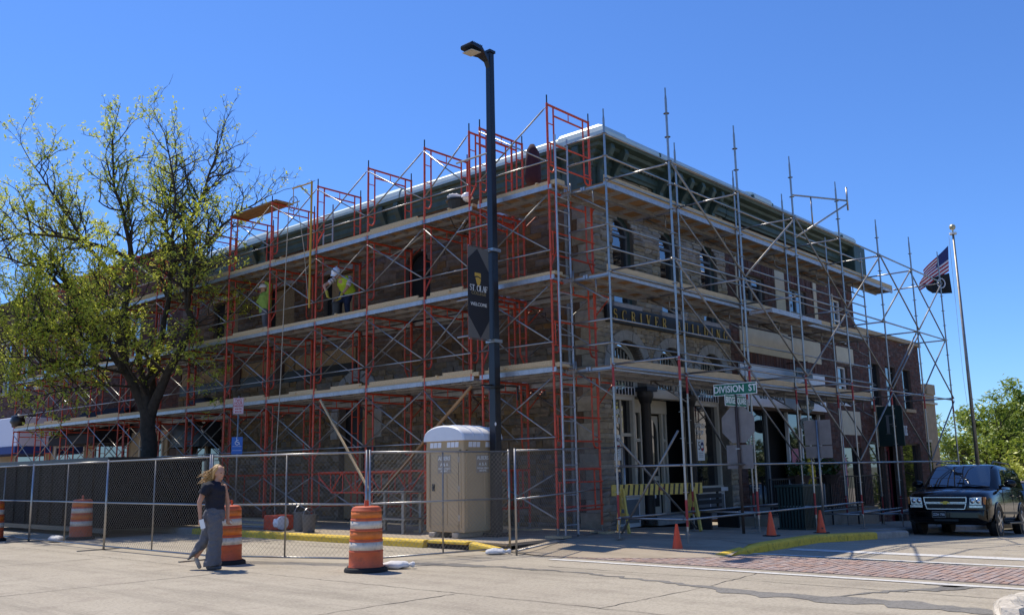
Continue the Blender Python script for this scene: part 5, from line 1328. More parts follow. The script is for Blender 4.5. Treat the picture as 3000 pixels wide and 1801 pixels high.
place_text('lettering', 'BRIDGE SQUARE', (0, -.011, 2.715), (1, 0, 0), (0, 0, 1), .19, X['signwhite'], bl, ext=.001, sx=.62, bold=.004)
ps = thing('curb_sign', 'plain grey back of a square sign on a galvanised post by the curb', 'street sign', (2.0, -4.4, zr(2)+.15))
MB().tube((0, 0, 0), (0, 0, 2.4), .026, 8).build('post', X['steel'], ps, smooth=True); MB().bb(.03, .034, -.3, .3, 1.86, 2.4).build('plate_sign', X['signback'], ps); MB().bb(.035, .039, -.3, .3, 1.58, 1.84).build('plate_sign', X['signback'], ps)
# parking sign
pk = thing('parking_sign', 'TWO HOUR PARKING sign over a blue accessible parking sign behind the fence', 'street sign', (-3.5, 9.8, .15))
MB().tube((0, 0, 0), (0, 0, 3.55), .028, 8).build('post', X['steel2'], pk, smooth=True)
D = Vector((-.78, -.62, 0)).normalized(); Uq = Vector((0, 0, 1)).cross(-D).normalized()*-1
Uq = Vector((.62, -.78, 0)).normalized()
def psign(z0, z1, w, mat, nm): return MB().prism([(-w/2, z0), (w/2, z0), (w/2, z1), (-w/2, z1)], D*.03, Uq, (0, 0, 1), D, .004).build(nm, mat, pk)
a1 = psign(3.05, 3.50, .30, X['signpale'], 'sign_plate')
for bx_ in ((-.14, 3.06, -.132, 3.49), (.132, 3.06, .14, 3.49), (-.14, 3.06, .14, 3.068), (-.14, 3.482, .14, 3.49)): MB().prism([(bx_[0], bx_[1]), (bx_[2], bx_[1]), (bx_[2], bx_[3]), (bx_[0], bx_[3])], D*.0345, Uq, (0, 0, 1), D, .002).build('border', X['pinkred'], a1)
for i, (tx, s_) in enumerate((('TWO', .1), ('HOUR', .1), ('PARKING', .085), ('8AM-5PM', .06), ('MON-FRI', .06))): place_text('lettering', tx, D*.0355+Vector((0, 0, 3.425-.078*i)), Uq, (0, 0, 1), s_, X['pinkred'], a1, ext=.001, sx=.8, bold=.002)
a2 = psign(1.95, 2.42, .31, X['blue'], 'sign_plate')
wc = MB(); wc.path([tuple(D*.037+Uq*(.0+.055*math.cos(a))+Vector((0, 0, 2.26+.055*math.sin(a)))) for a in [RAD(120+i*24) for i in range(12)]], .009, 5)
for p, q in (((-.01, 2.37), (-.01, 2.28)), ((-.01, 2.28), (.05, 2.275)), ((.05, 2.275), (.075, 2.21)), ((-.01, 2.335), (.04, 2.33))): wc.tube(D*.037+Uq*p[0]+Vector((0, 0, p[1])), D*.037+Uq*q[0]+Vector((0, 0, q[1])), .009, 5)
wc.ball(tuple(D*.037+Uq*-.012+Vector((0, 0, 2.395))), .016, 8, 6); wc.build('wheelchair_symbol', X['signwhite'], a2)
for z in (2.16, 2.05): MB().prism([(-.13, z), (.13, z), (.13, z+.006), (-.13, z+.006)], D*.0345, Uq, (0, 0, 1), D, .002).build('divider', X['signwhite'], a2)
# dumpsters
def dumpster(loc, L, label, h=1.92):
    t = thing('dumpster', label, 'dumpster', loc, 0, 'black roll off dumpsters')
    bd = MB(); bd.bb(0, .06, 0, L, .2, h-.12); bd.bb(2.2, 2.26, 0, L, .2, h-.12); bd.bb(.06, 2.2, 0, .06, .2, h-.12); bd.bb(.06, 2.2, L-.06, L, .2, h-.12); bd.bb(.06, 2.2, .06, L-.06, .2, .3); bd.build('bin', X['dumpster'], t)
    tp = MB(); tp.bb(-.09, .1, -.05, L+.05, h-.119, h); tp.bb(2.16, 2.35, -.05, L+.05, h-.119, h); tp.bb(.1, 2.16, -.05, .1, h-.119, h); tp.bb(.1, 2.16, L-.1, L+.05, h-.119, h); tp.build('top_rail', X['black'], t, bevel=.01)
    n = int(L/.9)
    for i in range(n+1):
        y = .05+i*(L-.2)/n; MB().prism([(0, .2), (-.04, .28), (-.04, h-.18), (0, h-.12)], (0, y, 0), (1, 0, 0), (0, 0, 1), (0, 1, 0), .1).build('side_rib', X['dumpster'], t)
    MB().bb(-.08, 0, 0, L, .12, .24).build('bottom_rail', X['black'], t)
    for y in (.5, L-.5): MB().lathe([(.11, -.07), (.11, .07)], 12, (.15, y, .11), 'y').build('roller', X['rubber'], t)
    return t
dm = dumpster((-6.4, 11.1, 0), 9.0, 'long black roll off dumpster behind the fence at the left', 2.06); dm.scale = (1.15, 1, 1)
# site clutter between fence and wall
def bucket(loc, r, h, mat, label, handle=True, nm='bucket'):
    t = thing(nm, label, 'bucket', loc); MB().lathe([(r*.8, 0), (r*.82, .01), (r, h), (r*1.04, h), (r*1.04, h-.03), (r*.97, h-.03)], 16).build('pail', X[mat], t, angle=40)
    MB().lathe([(0, .03), (r*.8, .03)], 12).build('contents', X['dark'], t)
    if handle: MB().path([(r*math.cos(a), 0, h-.03+r*1.1*math.sin(a)) for a in [math.pi*i/8 for i in range(9)]], .008, 5).build('handle', X['steel'], t)
bucket((-4.0, 5.75, .155), .17, .42, 'greybucket', 'grey rubber bucket standing near the yellow curb'); bucket((-3.8, 6.35, .155), .19, .46, 'greybucket', 'grey bucket with raised wire handle behind the other one')
ck = thing('water_jug', 'white jug lying on red cooler box behind the fence', 'jug', (-3.7, 7.45, .155)); MB().bb(-.25, .25, -.3, .3, 0, .36).build('cooler', X['red'], ck, bevel=.03); MB().lathe([(.05, 0), (.17, .02), (.17, .22), (.09, .28), (.04, .3), (.04, .34)], 12, (0, 0, 0), 'y').build('jug', X['whiteplastic'], ck, loc=(-.12, -.4, .18))
for i in range(4):
    t = MB().bb(-.14, .14, -1.2, 1.2, 0, .045).build('timber_plank', X['wood' if i % 2 else 'alu'], loc=(-3.45+.05*i, 9.4-.2*i, .165+.05*i), rot=(0, 0, RAD(6-5*i)))
    tag(t, ['lowest stacked plank behind the fence beside the parking sign', 'second plank up in the stack behind the fence', 'third plank up in the stack behind the fence', 'topmost plank of the stack behind the fence'][i], 'plank', 'planks stacked behind the fence')
tc_ = thing('tool_cart', 'grey tube tool rack standing behind the fence below the truss', 'rack', (-3.35, 3.1, .155))
for y in (0, 1.25):
    MB().bb(-.03, .03, y-.04, y+.04, 0, .95).build('leg', X['steel2'], tc_); MB().bb(.5, .56, y-.04, y+.04, 0, .95).build('leg', X['steel2'], tc_)
MB().bb(-.05, .6, -.1, 1.35, .3, .34).build('shelf', X['steel2'], tc_); MB().bb(-.05, .6, -.1, 1.35, .9, .94).build('top', X['greybucket'], tc_)
# small items on the top decks
tb2 = thing('tool_tub', 'black tub of rags and straps hung on the top deck rail', 'tub', (XO+.35, 2.3, 7.7)); MB().lathe([(.22, 0), (.3, .3), (.33, .3), (.33, .26)], 14).build('tub', X['black'], tb2, smooth=False)
rg_ = MB(); rg_.ball((-.08, .05, .36), (.22, .16, .1), 12, 8); rg_.ball((.12, -.1, .34), (.15, .14, .12), 12, 8); rg_.v = [(x+.03*noise.noise(Vector((x*14, y*14, z*14))), y, z+.05*noise.noise(Vector((x*11, y*11, 3)))) for x, y, z in rg_.v]; rg_.build('rags', X['sandbag'], tb2, smooth=True)
MB().path([(-.25, .0, .05), (-.3, 0, -.2), (-.15, 0, -.42), (.1, 0, -.45), (.28, 0, -.2), (.28, 0, .1)], .014, 5).build('strap', X['black'], tb2)
tub2 = thing('hard_hat', 'white hard hat resting on the tub on the top deck', 'helmet', (XO+.3, 1.98, 8.0)); MB().ball((0, 0, 0), (.13, .11, .12), 14, 8).build('shell', X['helmet'], tub2, smooth=True); MB().lathe([(.1, -.03), (.16, -.03), (.155, -.01)], 16).build('brim', X['helmet'], tub2)
jkt = thing('hung_jacket', 'dark maroon jacket hanging from the top frames near the corner', 'jacket', (XO+.55, .1, 7.95)); mb = MB(); rg = []
for z, a, b in ((0, .2, .14), (.15, .24, .16), (.5, .22, .15), (.8, .16, .12), (.95, .06, .05)): rg.append([(a*math.cos(t)*(1+.1*math.sin(5*t+z*7)), b*math.sin(t)*(1+.1*math.cos(4*t)), z) for t in [2*math.pi*i/14 for i in range(14)]])
mb.loft(rg); mb.build('jacket_body', X['maroon'], jkt, smooth=True); MB().path([(.14, .0, .82), (.24, .04, .5), (.22, .06, .15)], [.06, .07, .06], 8).build('sleeve', X['maroon'], jkt, smooth=True)
hs2 = MB(); hs2.path([(XO+.4, 5.6, 7.3), (XO+.4, 4.9, 7.05), (XO+.4, 4.2, 7.2), (XO+.4, 3.5, 7.45)], .013, 5); tag(hs2.build('hose', X['rope']), 'thin yellow hose looped under the upper deck of the red scaffold', 'hose')
bn2 = MB().ball((0, 0, 0), (.3, .35, .3), 12, 8); bn2.v = [(x+.08*noise.noise(Vector((x*5, y*5, z*5))), y, z+.08*noise.noise(Vector((x*6, y*6, z*4)))) for x, y, z in bn2.v]
tag(bn2.build('cable_bundle', X['black'], loc=(XO+.1, 28.2, 3.95), smooth=True), 'tangled black cable bundle on the lowest deck at the far left end', 'cables')
# railing with planters in front of the shops
rl = thing('ramp_railing', 'black metal ramp railing in front of the brick shops', 'railing', (5.8, -1.35, zr(6)+.15))
for x in (0, 2, 4, 6, 8): MB().bb(x-.02, x+.02, -.02, .02, zr(x+5.8)-zr(5.8), 1.25+.0*x).build('post', X['black'], rl)
MB().bb(0, 8, -.025, .025, 1.22, 1.26).build('handrail', X['black'], rl); MB().bb(0, 8, -.015, .015, .28, .31).build('bottom_rail', X['black'], rl)
bm_ = MB().bb(-.008, .008, -.008, .008, .31, 1.22).mesh('baluster', X['black'])
for i in range(1, 62):
    if i % 15: obj('baluster', bm_, rl, (i*8/62, 0, 0))
MB().bb(0, 8, .1, 1.1, -.4, .22).build('ramp_deck', X['walk'], rl)
def leaves(mb, c, rad, n, s, r):
    for i in range(n):
        d = Vector((r.gauss(0, 1), r.gauss(0, 1), r.gauss(0, 1))).normalized()*r.random()**.5
        p = Vector((c[0]+d.x*rad[0], c[1]+d.y*rad[1], c[2]+d.z*rad[2])); a = Vector((r.uniform(-1, 1), r.uniform(-1, 1), r.uniform(-1, 1))).normalized(); b = a.orthogonal().normalized(); q = s*r.uniform(.6, 1.2)
        mb.add([tuple(p-a*q), tuple(p+b*q*.45), tuple(p+a*q), tuple(p-b*q*.45)], [(0, 1, 2, 3)])
for x, lb_ in ((7.6, 'planter of dark green foliage on the railing nearer the trash bin'), (9.7, 'planter of dark green foliage on the railing farther along')):
    t = thing('railing_planter', lb_, 'planter', (x, -1.38, zr(6)+1.35), 0, 'planters hung on the black railing')
    MB().lathe([(.2, -.15), (.32, .12), (.34, .12), (.3, .05)], 12).build('basket', X['brownpost'], t); mb = MB(); leaves(mb, (0, 0, .3), (.42, .35, .3), 260, .09, random.Random(int(x*10))); mb.build('foliage', X['leaf3'], t, fix=False)
bi = thing('slatted_trash_bin', 'dark green slatted trash bin on the pavement behind the scaffold leg', 'trash bin', (3.9, -3.0, zr(3.9)+.15))
MB().bb(-.45, .45, -.3, .3, .06, 1.0).build('liner', X['black'], bi); MB().bb(-.52, .52, -.37, .37, 1.0, 1.06).build('rim', X['bingreen'], bi, bevel=.01); MB().bb(-.5, .5, -.35, .35, 0, .06).build('base', X['bingreen'], bi)
for i in range(13):
    MB().bb(-.48+i*.078, -.43+i*.078, -.345, -.325, .06, 1.0).build('slat', X['bingreen'], bi)
for i in range(8): MB().bb(-.495, -.475, -.31+i*.08, -.26+i*.08, .06, 1.0).build('slat', X['bingreen'], bi)
# bench-like dark seat left of the bin
bn3 = thing('street_bench', 'dark metal bench with slatted back beside the trash bin', 'bench', (2.2, -1.6, zr(2.2)+.15)); 
for z in (.45, .62, .76, .9): MB().bb(-.75, .75, .14, .17, z-.05, z+.05).build('back_slat', X['black'], bn3)
for y in (-.3, -.15, 0): MB().bb(-.75, .75, y-.06, y+.06, .42, .45).build('seat_slat', X['black'], bn3)
for x in (-.65, .65): MB().bb(x-.03, x+.03, -.34, .18, 0, .42).bb(x-.03, x+.03, .18, .22, 0, .95).build('leg', X['black'], bn3)
# flag pole and flags
fp = thing('flag_pole', 'tall white tapered flag pole with gold ball top beyond the scaffold', 'flag pole', (23.1, -2.0, -1.05))
MB().tube((0, 0, 0), (0, 0, 12.1), .09, 12, .045).build('pole', X['steel2'], fp, smooth=True); MB().ball((0, 0, 12.4), .13, 12, 8).tube((0, 0, 12.1), (0, 0, 12.3), .03, 6).build('finial', M_('finial_gold', (.5, .42, .25), .4, .3), fp); MB().lathe([(.15, 12.08), (.15, 12.16)], 10).build('truck', X['white'], fp)
hl = MB(); hl.path([(-.28, .1, 11.95), (-.3, .12, 6), (-.1, .0, 1.2)], .006, 4); hl.build('halyard', X['rope'], fp)
FR = Vector((.665, -.747, 0))               # across the view: the wind blows to the left
def flag(name, label, corners, paint):
    """corners: hoist top, hoist bottom, fly bottom, fly top as (right, up) from the pole foot"""
    t = thing(name, label, 'flag', (23.1, -2.0, -1.05)); A, B, C_, D_ = [Vector(c) for c in corners]; n, m = 26, 13; V = {}
    for i in range(n+1):
        for j in range(m+1):
            u, v = i/n, j/m; p = (A*(1-u)+D_*u)*(1-v)+(B*(1-u)+C_*u)*v
            w = .13*math.sin(u*7+v*2.2)*u+.05*math.sin(v*9+u*4)*u
            V[i, j] = FR*p.x+Vector((0, 0, p.y))+Vector((-.747, -.665, 0))*w+FR*(.05*math.sin(v*8)*u)
    parts = {}
    for i in range(n):
        for j in range(m): parts.setdefault(paint(i/n, j), MB()).quad(V[i, j], V[i+1, j], V[i+1, j+1], V[i, j+1])
    for (nm, mt), mb in parts.items(): mb.build(nm, X[mt], t, smooth=True, fix=False)
    return t
flag('national_flag', 'red white and blue striped flag blowing left from the pole', [(-.26, 11.6), (-.34, 10.5), (-1.75, 9.65), (-1.45, 10.55)], lambda u, j: ('canton', 'flagblue') if u < .4 and j < 7 else (('red_stripe', 'flagred') if j % 2 == 0 else ('white_stripe', 'flagwhite')))
stm = MB()
f2 = flag('black_flag', 'black flag with pale emblem flying below the striped flag', [(-.34, 10.42), (-.30, 9.55), (-1.2, 9.55), (-1.65, 10.05)], lambda u, j: ('cloth', 'flagblack'))
for a0, rr in ((0, .2),):
    P = [FR*(-.8+rr*.8*math.cos(a))+Vector((0, 0, 9.95+rr*math.sin(a)))+Vector((-.747, -.665, 0))*.16 for a in [2*math.pi*i/16 for i in range(17)]]; MB().path(P, .022, 5).build('emblem_ring', X['flagwhite'], f2)
# ================================================================== TREES
def grow_tree(name, label, base, RX, limbs, seed, leafmat, leafsize, lens=(1.9, .85, .38), twig_leaves=3, spacing=.42, upb=.35, keep=None, flip=1.0, dens=1.0, lower=.35):
    r = random.Random(seed); RX = Vector(RX); RY = Vector((RX.y, -RX.x, 0))*-1
    t = thing(name, label, 'tree', base); W = MB(); LF = MB()
    def world(p): return RX*p[0]+Vector((0, 0, p[1]))+RY*(p[2] if len(p) > 2 else 0)
    def leaf(p, n=1):
        for _ in range(n):
            q = p+Vector((r.gauss(0, .05), r.gauss(0, .05), r.gauss(0, .05)))*leafsize/.06
            a = Vector((r.uniform(-1, 1), r.uniform(-1, 1), r.uniform(-.6, .6))).normalized(); b = a.cross(Vector((r.uniform(-.4, .4), r.uniform(-.4, .4), 1))).normalized()
            s = leafsize*r.uniform(.6, 1.3); dn = Vector((0, 0, -s*.35))
            LF.add([tuple(q-a*s+dn*.4), tuple(q+b*s*.42), tuple(q+a*s+dn), tuple(q-b*s*.42)], [(0, 1, 2, 3)])
    def twig(p, d, L, rad, lev):
        n = 4 if lev < 2 else 3; pts = [p]; cur = p; dd = d.copy()
        for i in range(n):
            dd = (dd+Vector((r.gauss(0, .22), r.gauss(0, .22), r.gauss(0, .16)+upb*.18))).normalized(); cur = cur+dd*L/n; pts.append(cur)
        W.path(pts, [rad*(1-.6*i/n) for i in range(n+1)], 5 if lev < 1 else (4 if lev == 1 else 3), cap=False)
        if lev == 2:
            for q in pts[1:]:
                a_ = q.dot(RX)
                pr = .9 if keep is None else keep(a_, q.z)
                if r.random() < pr*dens: leaf(q, twig_leaves)
            if keep is None or r.random() < keep(p.dot(RX), p.z): leaf(pts[-1], 1)
            return
        k = max(2, int((5 if lev == 0 else 4)*L/lens[lev]*dens+.5))
        for j in range(k):
            f = .2+.8*(j+r.random())/k; i = min(int(f*n), n-1); q = pts[i].lerp(pts[i+1], f*n-i)
            ax = (pts[i+1]-pts[i]).normalized(); o = ax.orthogonal().normalized(); o = Matrix.Rotation(r.uniform(0, 6.28), 3, ax) @ o
            nd_ = (ax*.55+o*r.uniform(.5, 1.0)+Vector((0, 0, upb*r.uniform(.2, 1)))).normalized()
            twig(q, nd_, lens[lev+1]*r.uniform(.6, 1.3), max(rad*.5, .0075), lev+1)
    for li, (pts, r0, r1, f0) in enumerate(limbs):
        P = [world(p) for p in pts]; fine = []
        for a, b in zip(P[:-1], P[1:]):
            for i in range(3): fine.append(a.lerp(b, i/3)+Vector((r.gauss(0, .025), r.gauss(0, .025), 0)))
        fine.append(P[-1]); n = len(fine)-1
        W.path(fine, [r0+(r1-r0)*(i/n)**.8 for i in range(n+1)], 10 if r0 > .12 else 7, cap=False)
        tot = sum((b-a).length for a, b in zip(fine[:-1], fine[1:])); s = tot*f0
        while s < tot:
            acc = 0
            for a, b in zip(fine[:-1], fine[1:]):
                L = (b-a).length
                if acc+L >= s: break
                acc += L
            q = a.lerp(b, (s-acc)/L); ax = (b-a).normalized(); o = ax.orthogonal().normalized(); o = Matrix.Rotation(r.uniform(0, 6.28), 3, ax) @ o
            fr = s/tot; dirn = (ax*.5+o*r.uniform(.6, 1.1)+Vector((0, 0, upb*r.uniform(0, 1)))).normalized()
            twig(q, dirn, lens[0]*r.uniform(.55, 1.25)*(1.0-.35*fr), (r0+(r1-r0)*fr)*.40+.012, 0)
            s += spacing*r.uniform(.6, 1.4)/dens
        twig(fine[-1], (fine[-1]-fine[-2]).normalized(), lens[0]*.8, r1*.9, 0)
    W.build('trunk', X['bark'], t, smooth=True, fix=False); LF.build('crown', leafmat, t, fix=False)
    return t
RXC = (.665, -.747, 0)
loc_limbs = [
    ([(0, -.1, 0), (.04, .7, 0), (.05, 1.6, 0), (0, 2.6, 0), (-.1, 3.45, 0)], .30, .22, 2),
    ([(-.08, 3.3, 0), (-.75, 4.5, .1), (-1.4, 5.3, .3), (-2.1, 6.3, .5), (-2.9, 7.3, .6), (-3.7, 8.7, .5)], .19, .035, .35),
    ([(-.95, 4.75, .15), (-1.0, 6.0, 0), (-.92, 7.2, -.1), (-.75, 8.4, -.2), (-.95, 9.4, -.4), (-1.3, 10.6, -.5), (-1.5, 12.2, -.5)], .16, .025, .4),
    ([(-.05, 3.4, 0), (-.2, 4.6, .5), (-.1, 6.0, .9), (.1, 7.4, .9), (.15, 8.6, .7), (-.1, 9.9, .6), (.3, 11.6, .4)], .15, .025, .45),
    ([(-.02, 3.2, 0), (.5, 4.5, -.2), (1.05, 5.4, -.3), (1.3, 6.15, -.3), (1.08, 7.0, -.3), (1.1, 8.0, -.3), (1.05, 9.3, -.2), (1.4, 10.7, 0), (1.75, 12.2, .2)], .17, .022, .42),
    ([(1.1, 7.6, -.3), (1.6, 8.5, -.5), (2.3, 9.3, -.6), (2.8, 9.7, -.6), (3.4, 10.1, -.5)], .07, .018, .3),
    ([(-.78, 8.3, -.2), (-1.6, 8.65, -.6), (-2.7, 8.9, -.9), (-3.9, 9.0, -1.0), (-4.9, 8.7, -.9)], .085, .02, .25),
    ([(-.9, 7.3, -.1), (-1.9, 8.6, -.9), (-2.7, 9.9, -1.3), (-3.6, 11.2, -1.4)], .08, .018, .25),
    ([(.1, 7.3, .9), (.7, 8.8, -.6), (.9, 10.2, -1.1), (.6, 11.8, -1.3)], .075, .018, .3),
    ([(1.15, 6.6, -.3), (1.6, 7.4, -1.3), (1.9, 7.8, -1.8), (2.2, 8.0, -2.1)], .07, .015, .3),
    ([(-1.5, 5.4, .3), (-2.4, 5.9, -.8), (-3.3, 6.2, -1.5), (-4.3, 6.5, -1.8)], .075, .016, .2),
    ([(-2.0, 6.1, .5), (-3.2, 6.9, .8), (-4.2, 7.5, .6), (-5.0, 7.9, .4)], .065, .016, .2),
    ([(-.75, 4.6, .1), (-1.6, 4.8, -.8), (-2.8, 5.0, -1.4), (-3.8, 5.0, -1.7)], .05, .014, .2),
    ([(.5, 4.6, -.2), (-.2, 5.4, -1.2), (-.4, 6.3, -1.9), (-.9, 7.2, -2.3)], .06, .015, .25),
    ([(1.2, 5.9, -.3), (1.8, 6.1, -.9), (2.3, 6.4, -1.2)], .035, .012, .3),
    ([(-1.3, 5.1, .25), (-2.5, 5.0, -.6), (-3.7, 4.5, -1.0), (-4.7, 4.1, -1.1)], .05, .013, .15),
    ([(-.5, 4.2, .05), (-1.4, 4.2, -1.0), (-2.4, 3.9, -1.6), (-3.2, 3.5, -1.8)], .04, .012, .2),
    ([(.8, 5.0, -.25), (1.4, 4.9, -.8), (1.9, 4.5, -1.1)], .03, .01, .2),
    ([(-.1, 3.9, 0), (-.3, 4.8, -1.2), (-.1, 5.6, -2.0), (-.3, 6.6, -2.4)], .05, .014, .25),
    ([(-2.3, 6.6, .5), (-3.4, 6.0, -.2), (-4.6, 5.6, -.5), (-5.4, 5.4, -.6)], .05, .013, .15),
    ([(-2.9, 7.3, .6), (-3.6, 8.0, -.6), (-4.6, 8.3, -1.2), (-5.3, 9.3, -1.2)], .05, .013, .15)]
grow_tree('locust_tree', 'leafing honey locust tree with forked dark trunk standing before the red scaffold', (-3.5, 14.9, .15), RXC, loc_limbs, 4, X['leaf'], .064, (1.65, .8, .34), 4, .20, .5, keep=lambda a, z: .12 if (z > 10.4 and a > .4) else (.5 if a > .6 and z > 7 else (.62 if z > 8 else .82)))
def simple_limbs(h, spread, r0, r, n=7):
    L = [([(0, -.2, 0), (r.uniform(-.1, .1), h*.15, 0), (r.uniform(-.2, .2), h*.32, 0), (r.uniform(-.3, .3), h*.6, 0), (r.uniform(-.4, .4), h*.95, 0)], r0, r0*.12, .35)]
    for i in range(n):
        a = 2*math.pi*i/n+r.uniform(-.3, .3); z0 = h*(.18+.35*r.random()); s = spread*r.uniform(.7, 1.1); z1 = z0+h*r.uniform(.2, .45)
        L.append(([(0, z0, 0), (s*.4*math.cos(a), z0+(z1-z0)*.45, s*.4*math.sin(a)), (s*math.cos(a), z1, s*math.sin(a))], r0*.45, r0*.1, .25))
    return L
def btree(base, h, spread, seed, mat, label, leafsize=.13, dens=.8, n=7, lens=(1.6, .8, .45), tl=3, name='spring_tree', sp=.6):
    r = random.Random(seed); return grow_tree(name, label, base, (1, 0, 0), simple_limbs(h, spread, h*.028+.03, r, n), seed, X[mat], leafsize, lens, tl, sp, .3, dens=dens)
btree((31.5, -.9, -1.2), 5.1, 3.0, 5, 'leaf2', 'thin spring tree with pale green leaves left of the flag pole', .13, 1.0, sp=.4)
btree((38, -3.2, -1.2), 5.0, 3.0, 6, 'leaf2', 'small light green tree right of the flag pole', .15, 1.1, sp=.4)
btree((47, 1.6, -1.2), 6.2, 3.6, 7, 'leaf2', 'far green tree behind the flag pole', .2, 1.0, sp=.4)
btree((53, -2.6, -1.2), 6.4, 4.0, 8, 'leaf2', 'far green tree at the right edge of the photo', .2, 1.1, sp=.4)
def bush(base, rad, seed, mat, label, n=2600, s=.14, nm='dense_shrub'):
    r = random.Random(seed); t = thing(nm, label, 'shrub', base); mb = MB()
    for k in range(14):
        a = r.uniform(0, 6.28); q = r.random()**.5*.7; c = (rad[0]*q*math.cos(a), rad[1]*q*math.sin(a), rad[2]*r.uniform(.25, .95)); leaves(mb, c, (rad[0]*.45, rad[1]*.45, rad[2]*.3), n//14, s, r)
    mb.build('crown', X[mat], t, fix=False); st = MB()
    for k in range(5): st.path([(0, 0, -.1), (rad[0]*.3*math.cos(k*1.3), rad[1]*.3*math.sin(k*1.3), rad[2]*.8)], [.07, .02], 6)
    st.build('trunk', X['bark'], t)
bush((24.5, -6.2, -1.2), (2.6, 2.6, 3.7), 21, 'leaf3', 'dark dense evergreen shrub at the right edge beside the flag pole', 6500, .15); bush((21.5, -4.1, -1.15), (.9, .9, 2.6), 22, 'leaf', 'upright bright green shrub below the flag pole', 1500, .1)
bush((33, -3.5, -1.2), (3, 2, 2.6), 23, 'leaf2', 'low green shrub beyond the parked black car', 2600, .16)
hg = MB(); r = random.Random(77)
for k in range(60):
    y = -14+k*.62+r.uniform(-.3, .3); leaves(hg, (62+r.uniform(-3, 3), y, .3+r.uniform(0, 1.5)), (2.2, 1.6, 2.0), 120, .3, r)
tag(hg.build('far_wood', X['leaf2'], fix=False), 'far band of green woodland on the horizon at the right', 'woodland', kind='stuff')
# far side of the street: what the shop windows and the car mirror
btree((-4.0, -14.0, .08), 6.4, 2.9, 31, 'leaf', 'leafy tree on the island whose twigs touch the right edge of the photo', .08, 1.0)
btree((12, -17.5, -.5), 8.5, 3.6, 32, 'leaf', 'broad spring tree across the side street seen in the shop windows', .15, .8)
btree((21, -17, -.9), 8.5, 3.6, 33, 'leaf', 'second spring tree across the side street seen in the shop windows', .15, .8)
op = thing('pale_building', 'pale rendered building across the side street mirrored in the windows', 'building', (0, 0, 0)); MB().bb(6, 48, -32, -22, -2, 6.2).build('wall', X['palewall'], op)
for i in range(9): MB().bb(8+i*4.4, 10.2+i*4.4, -22.0, -21.95, 0, 2.6).build('window', X['glass'], op)
MB().bb(5.8, 48.2, -32.2, -21.8, 6.2, 6.5).build('roof_coping', X['trimstone'], op)

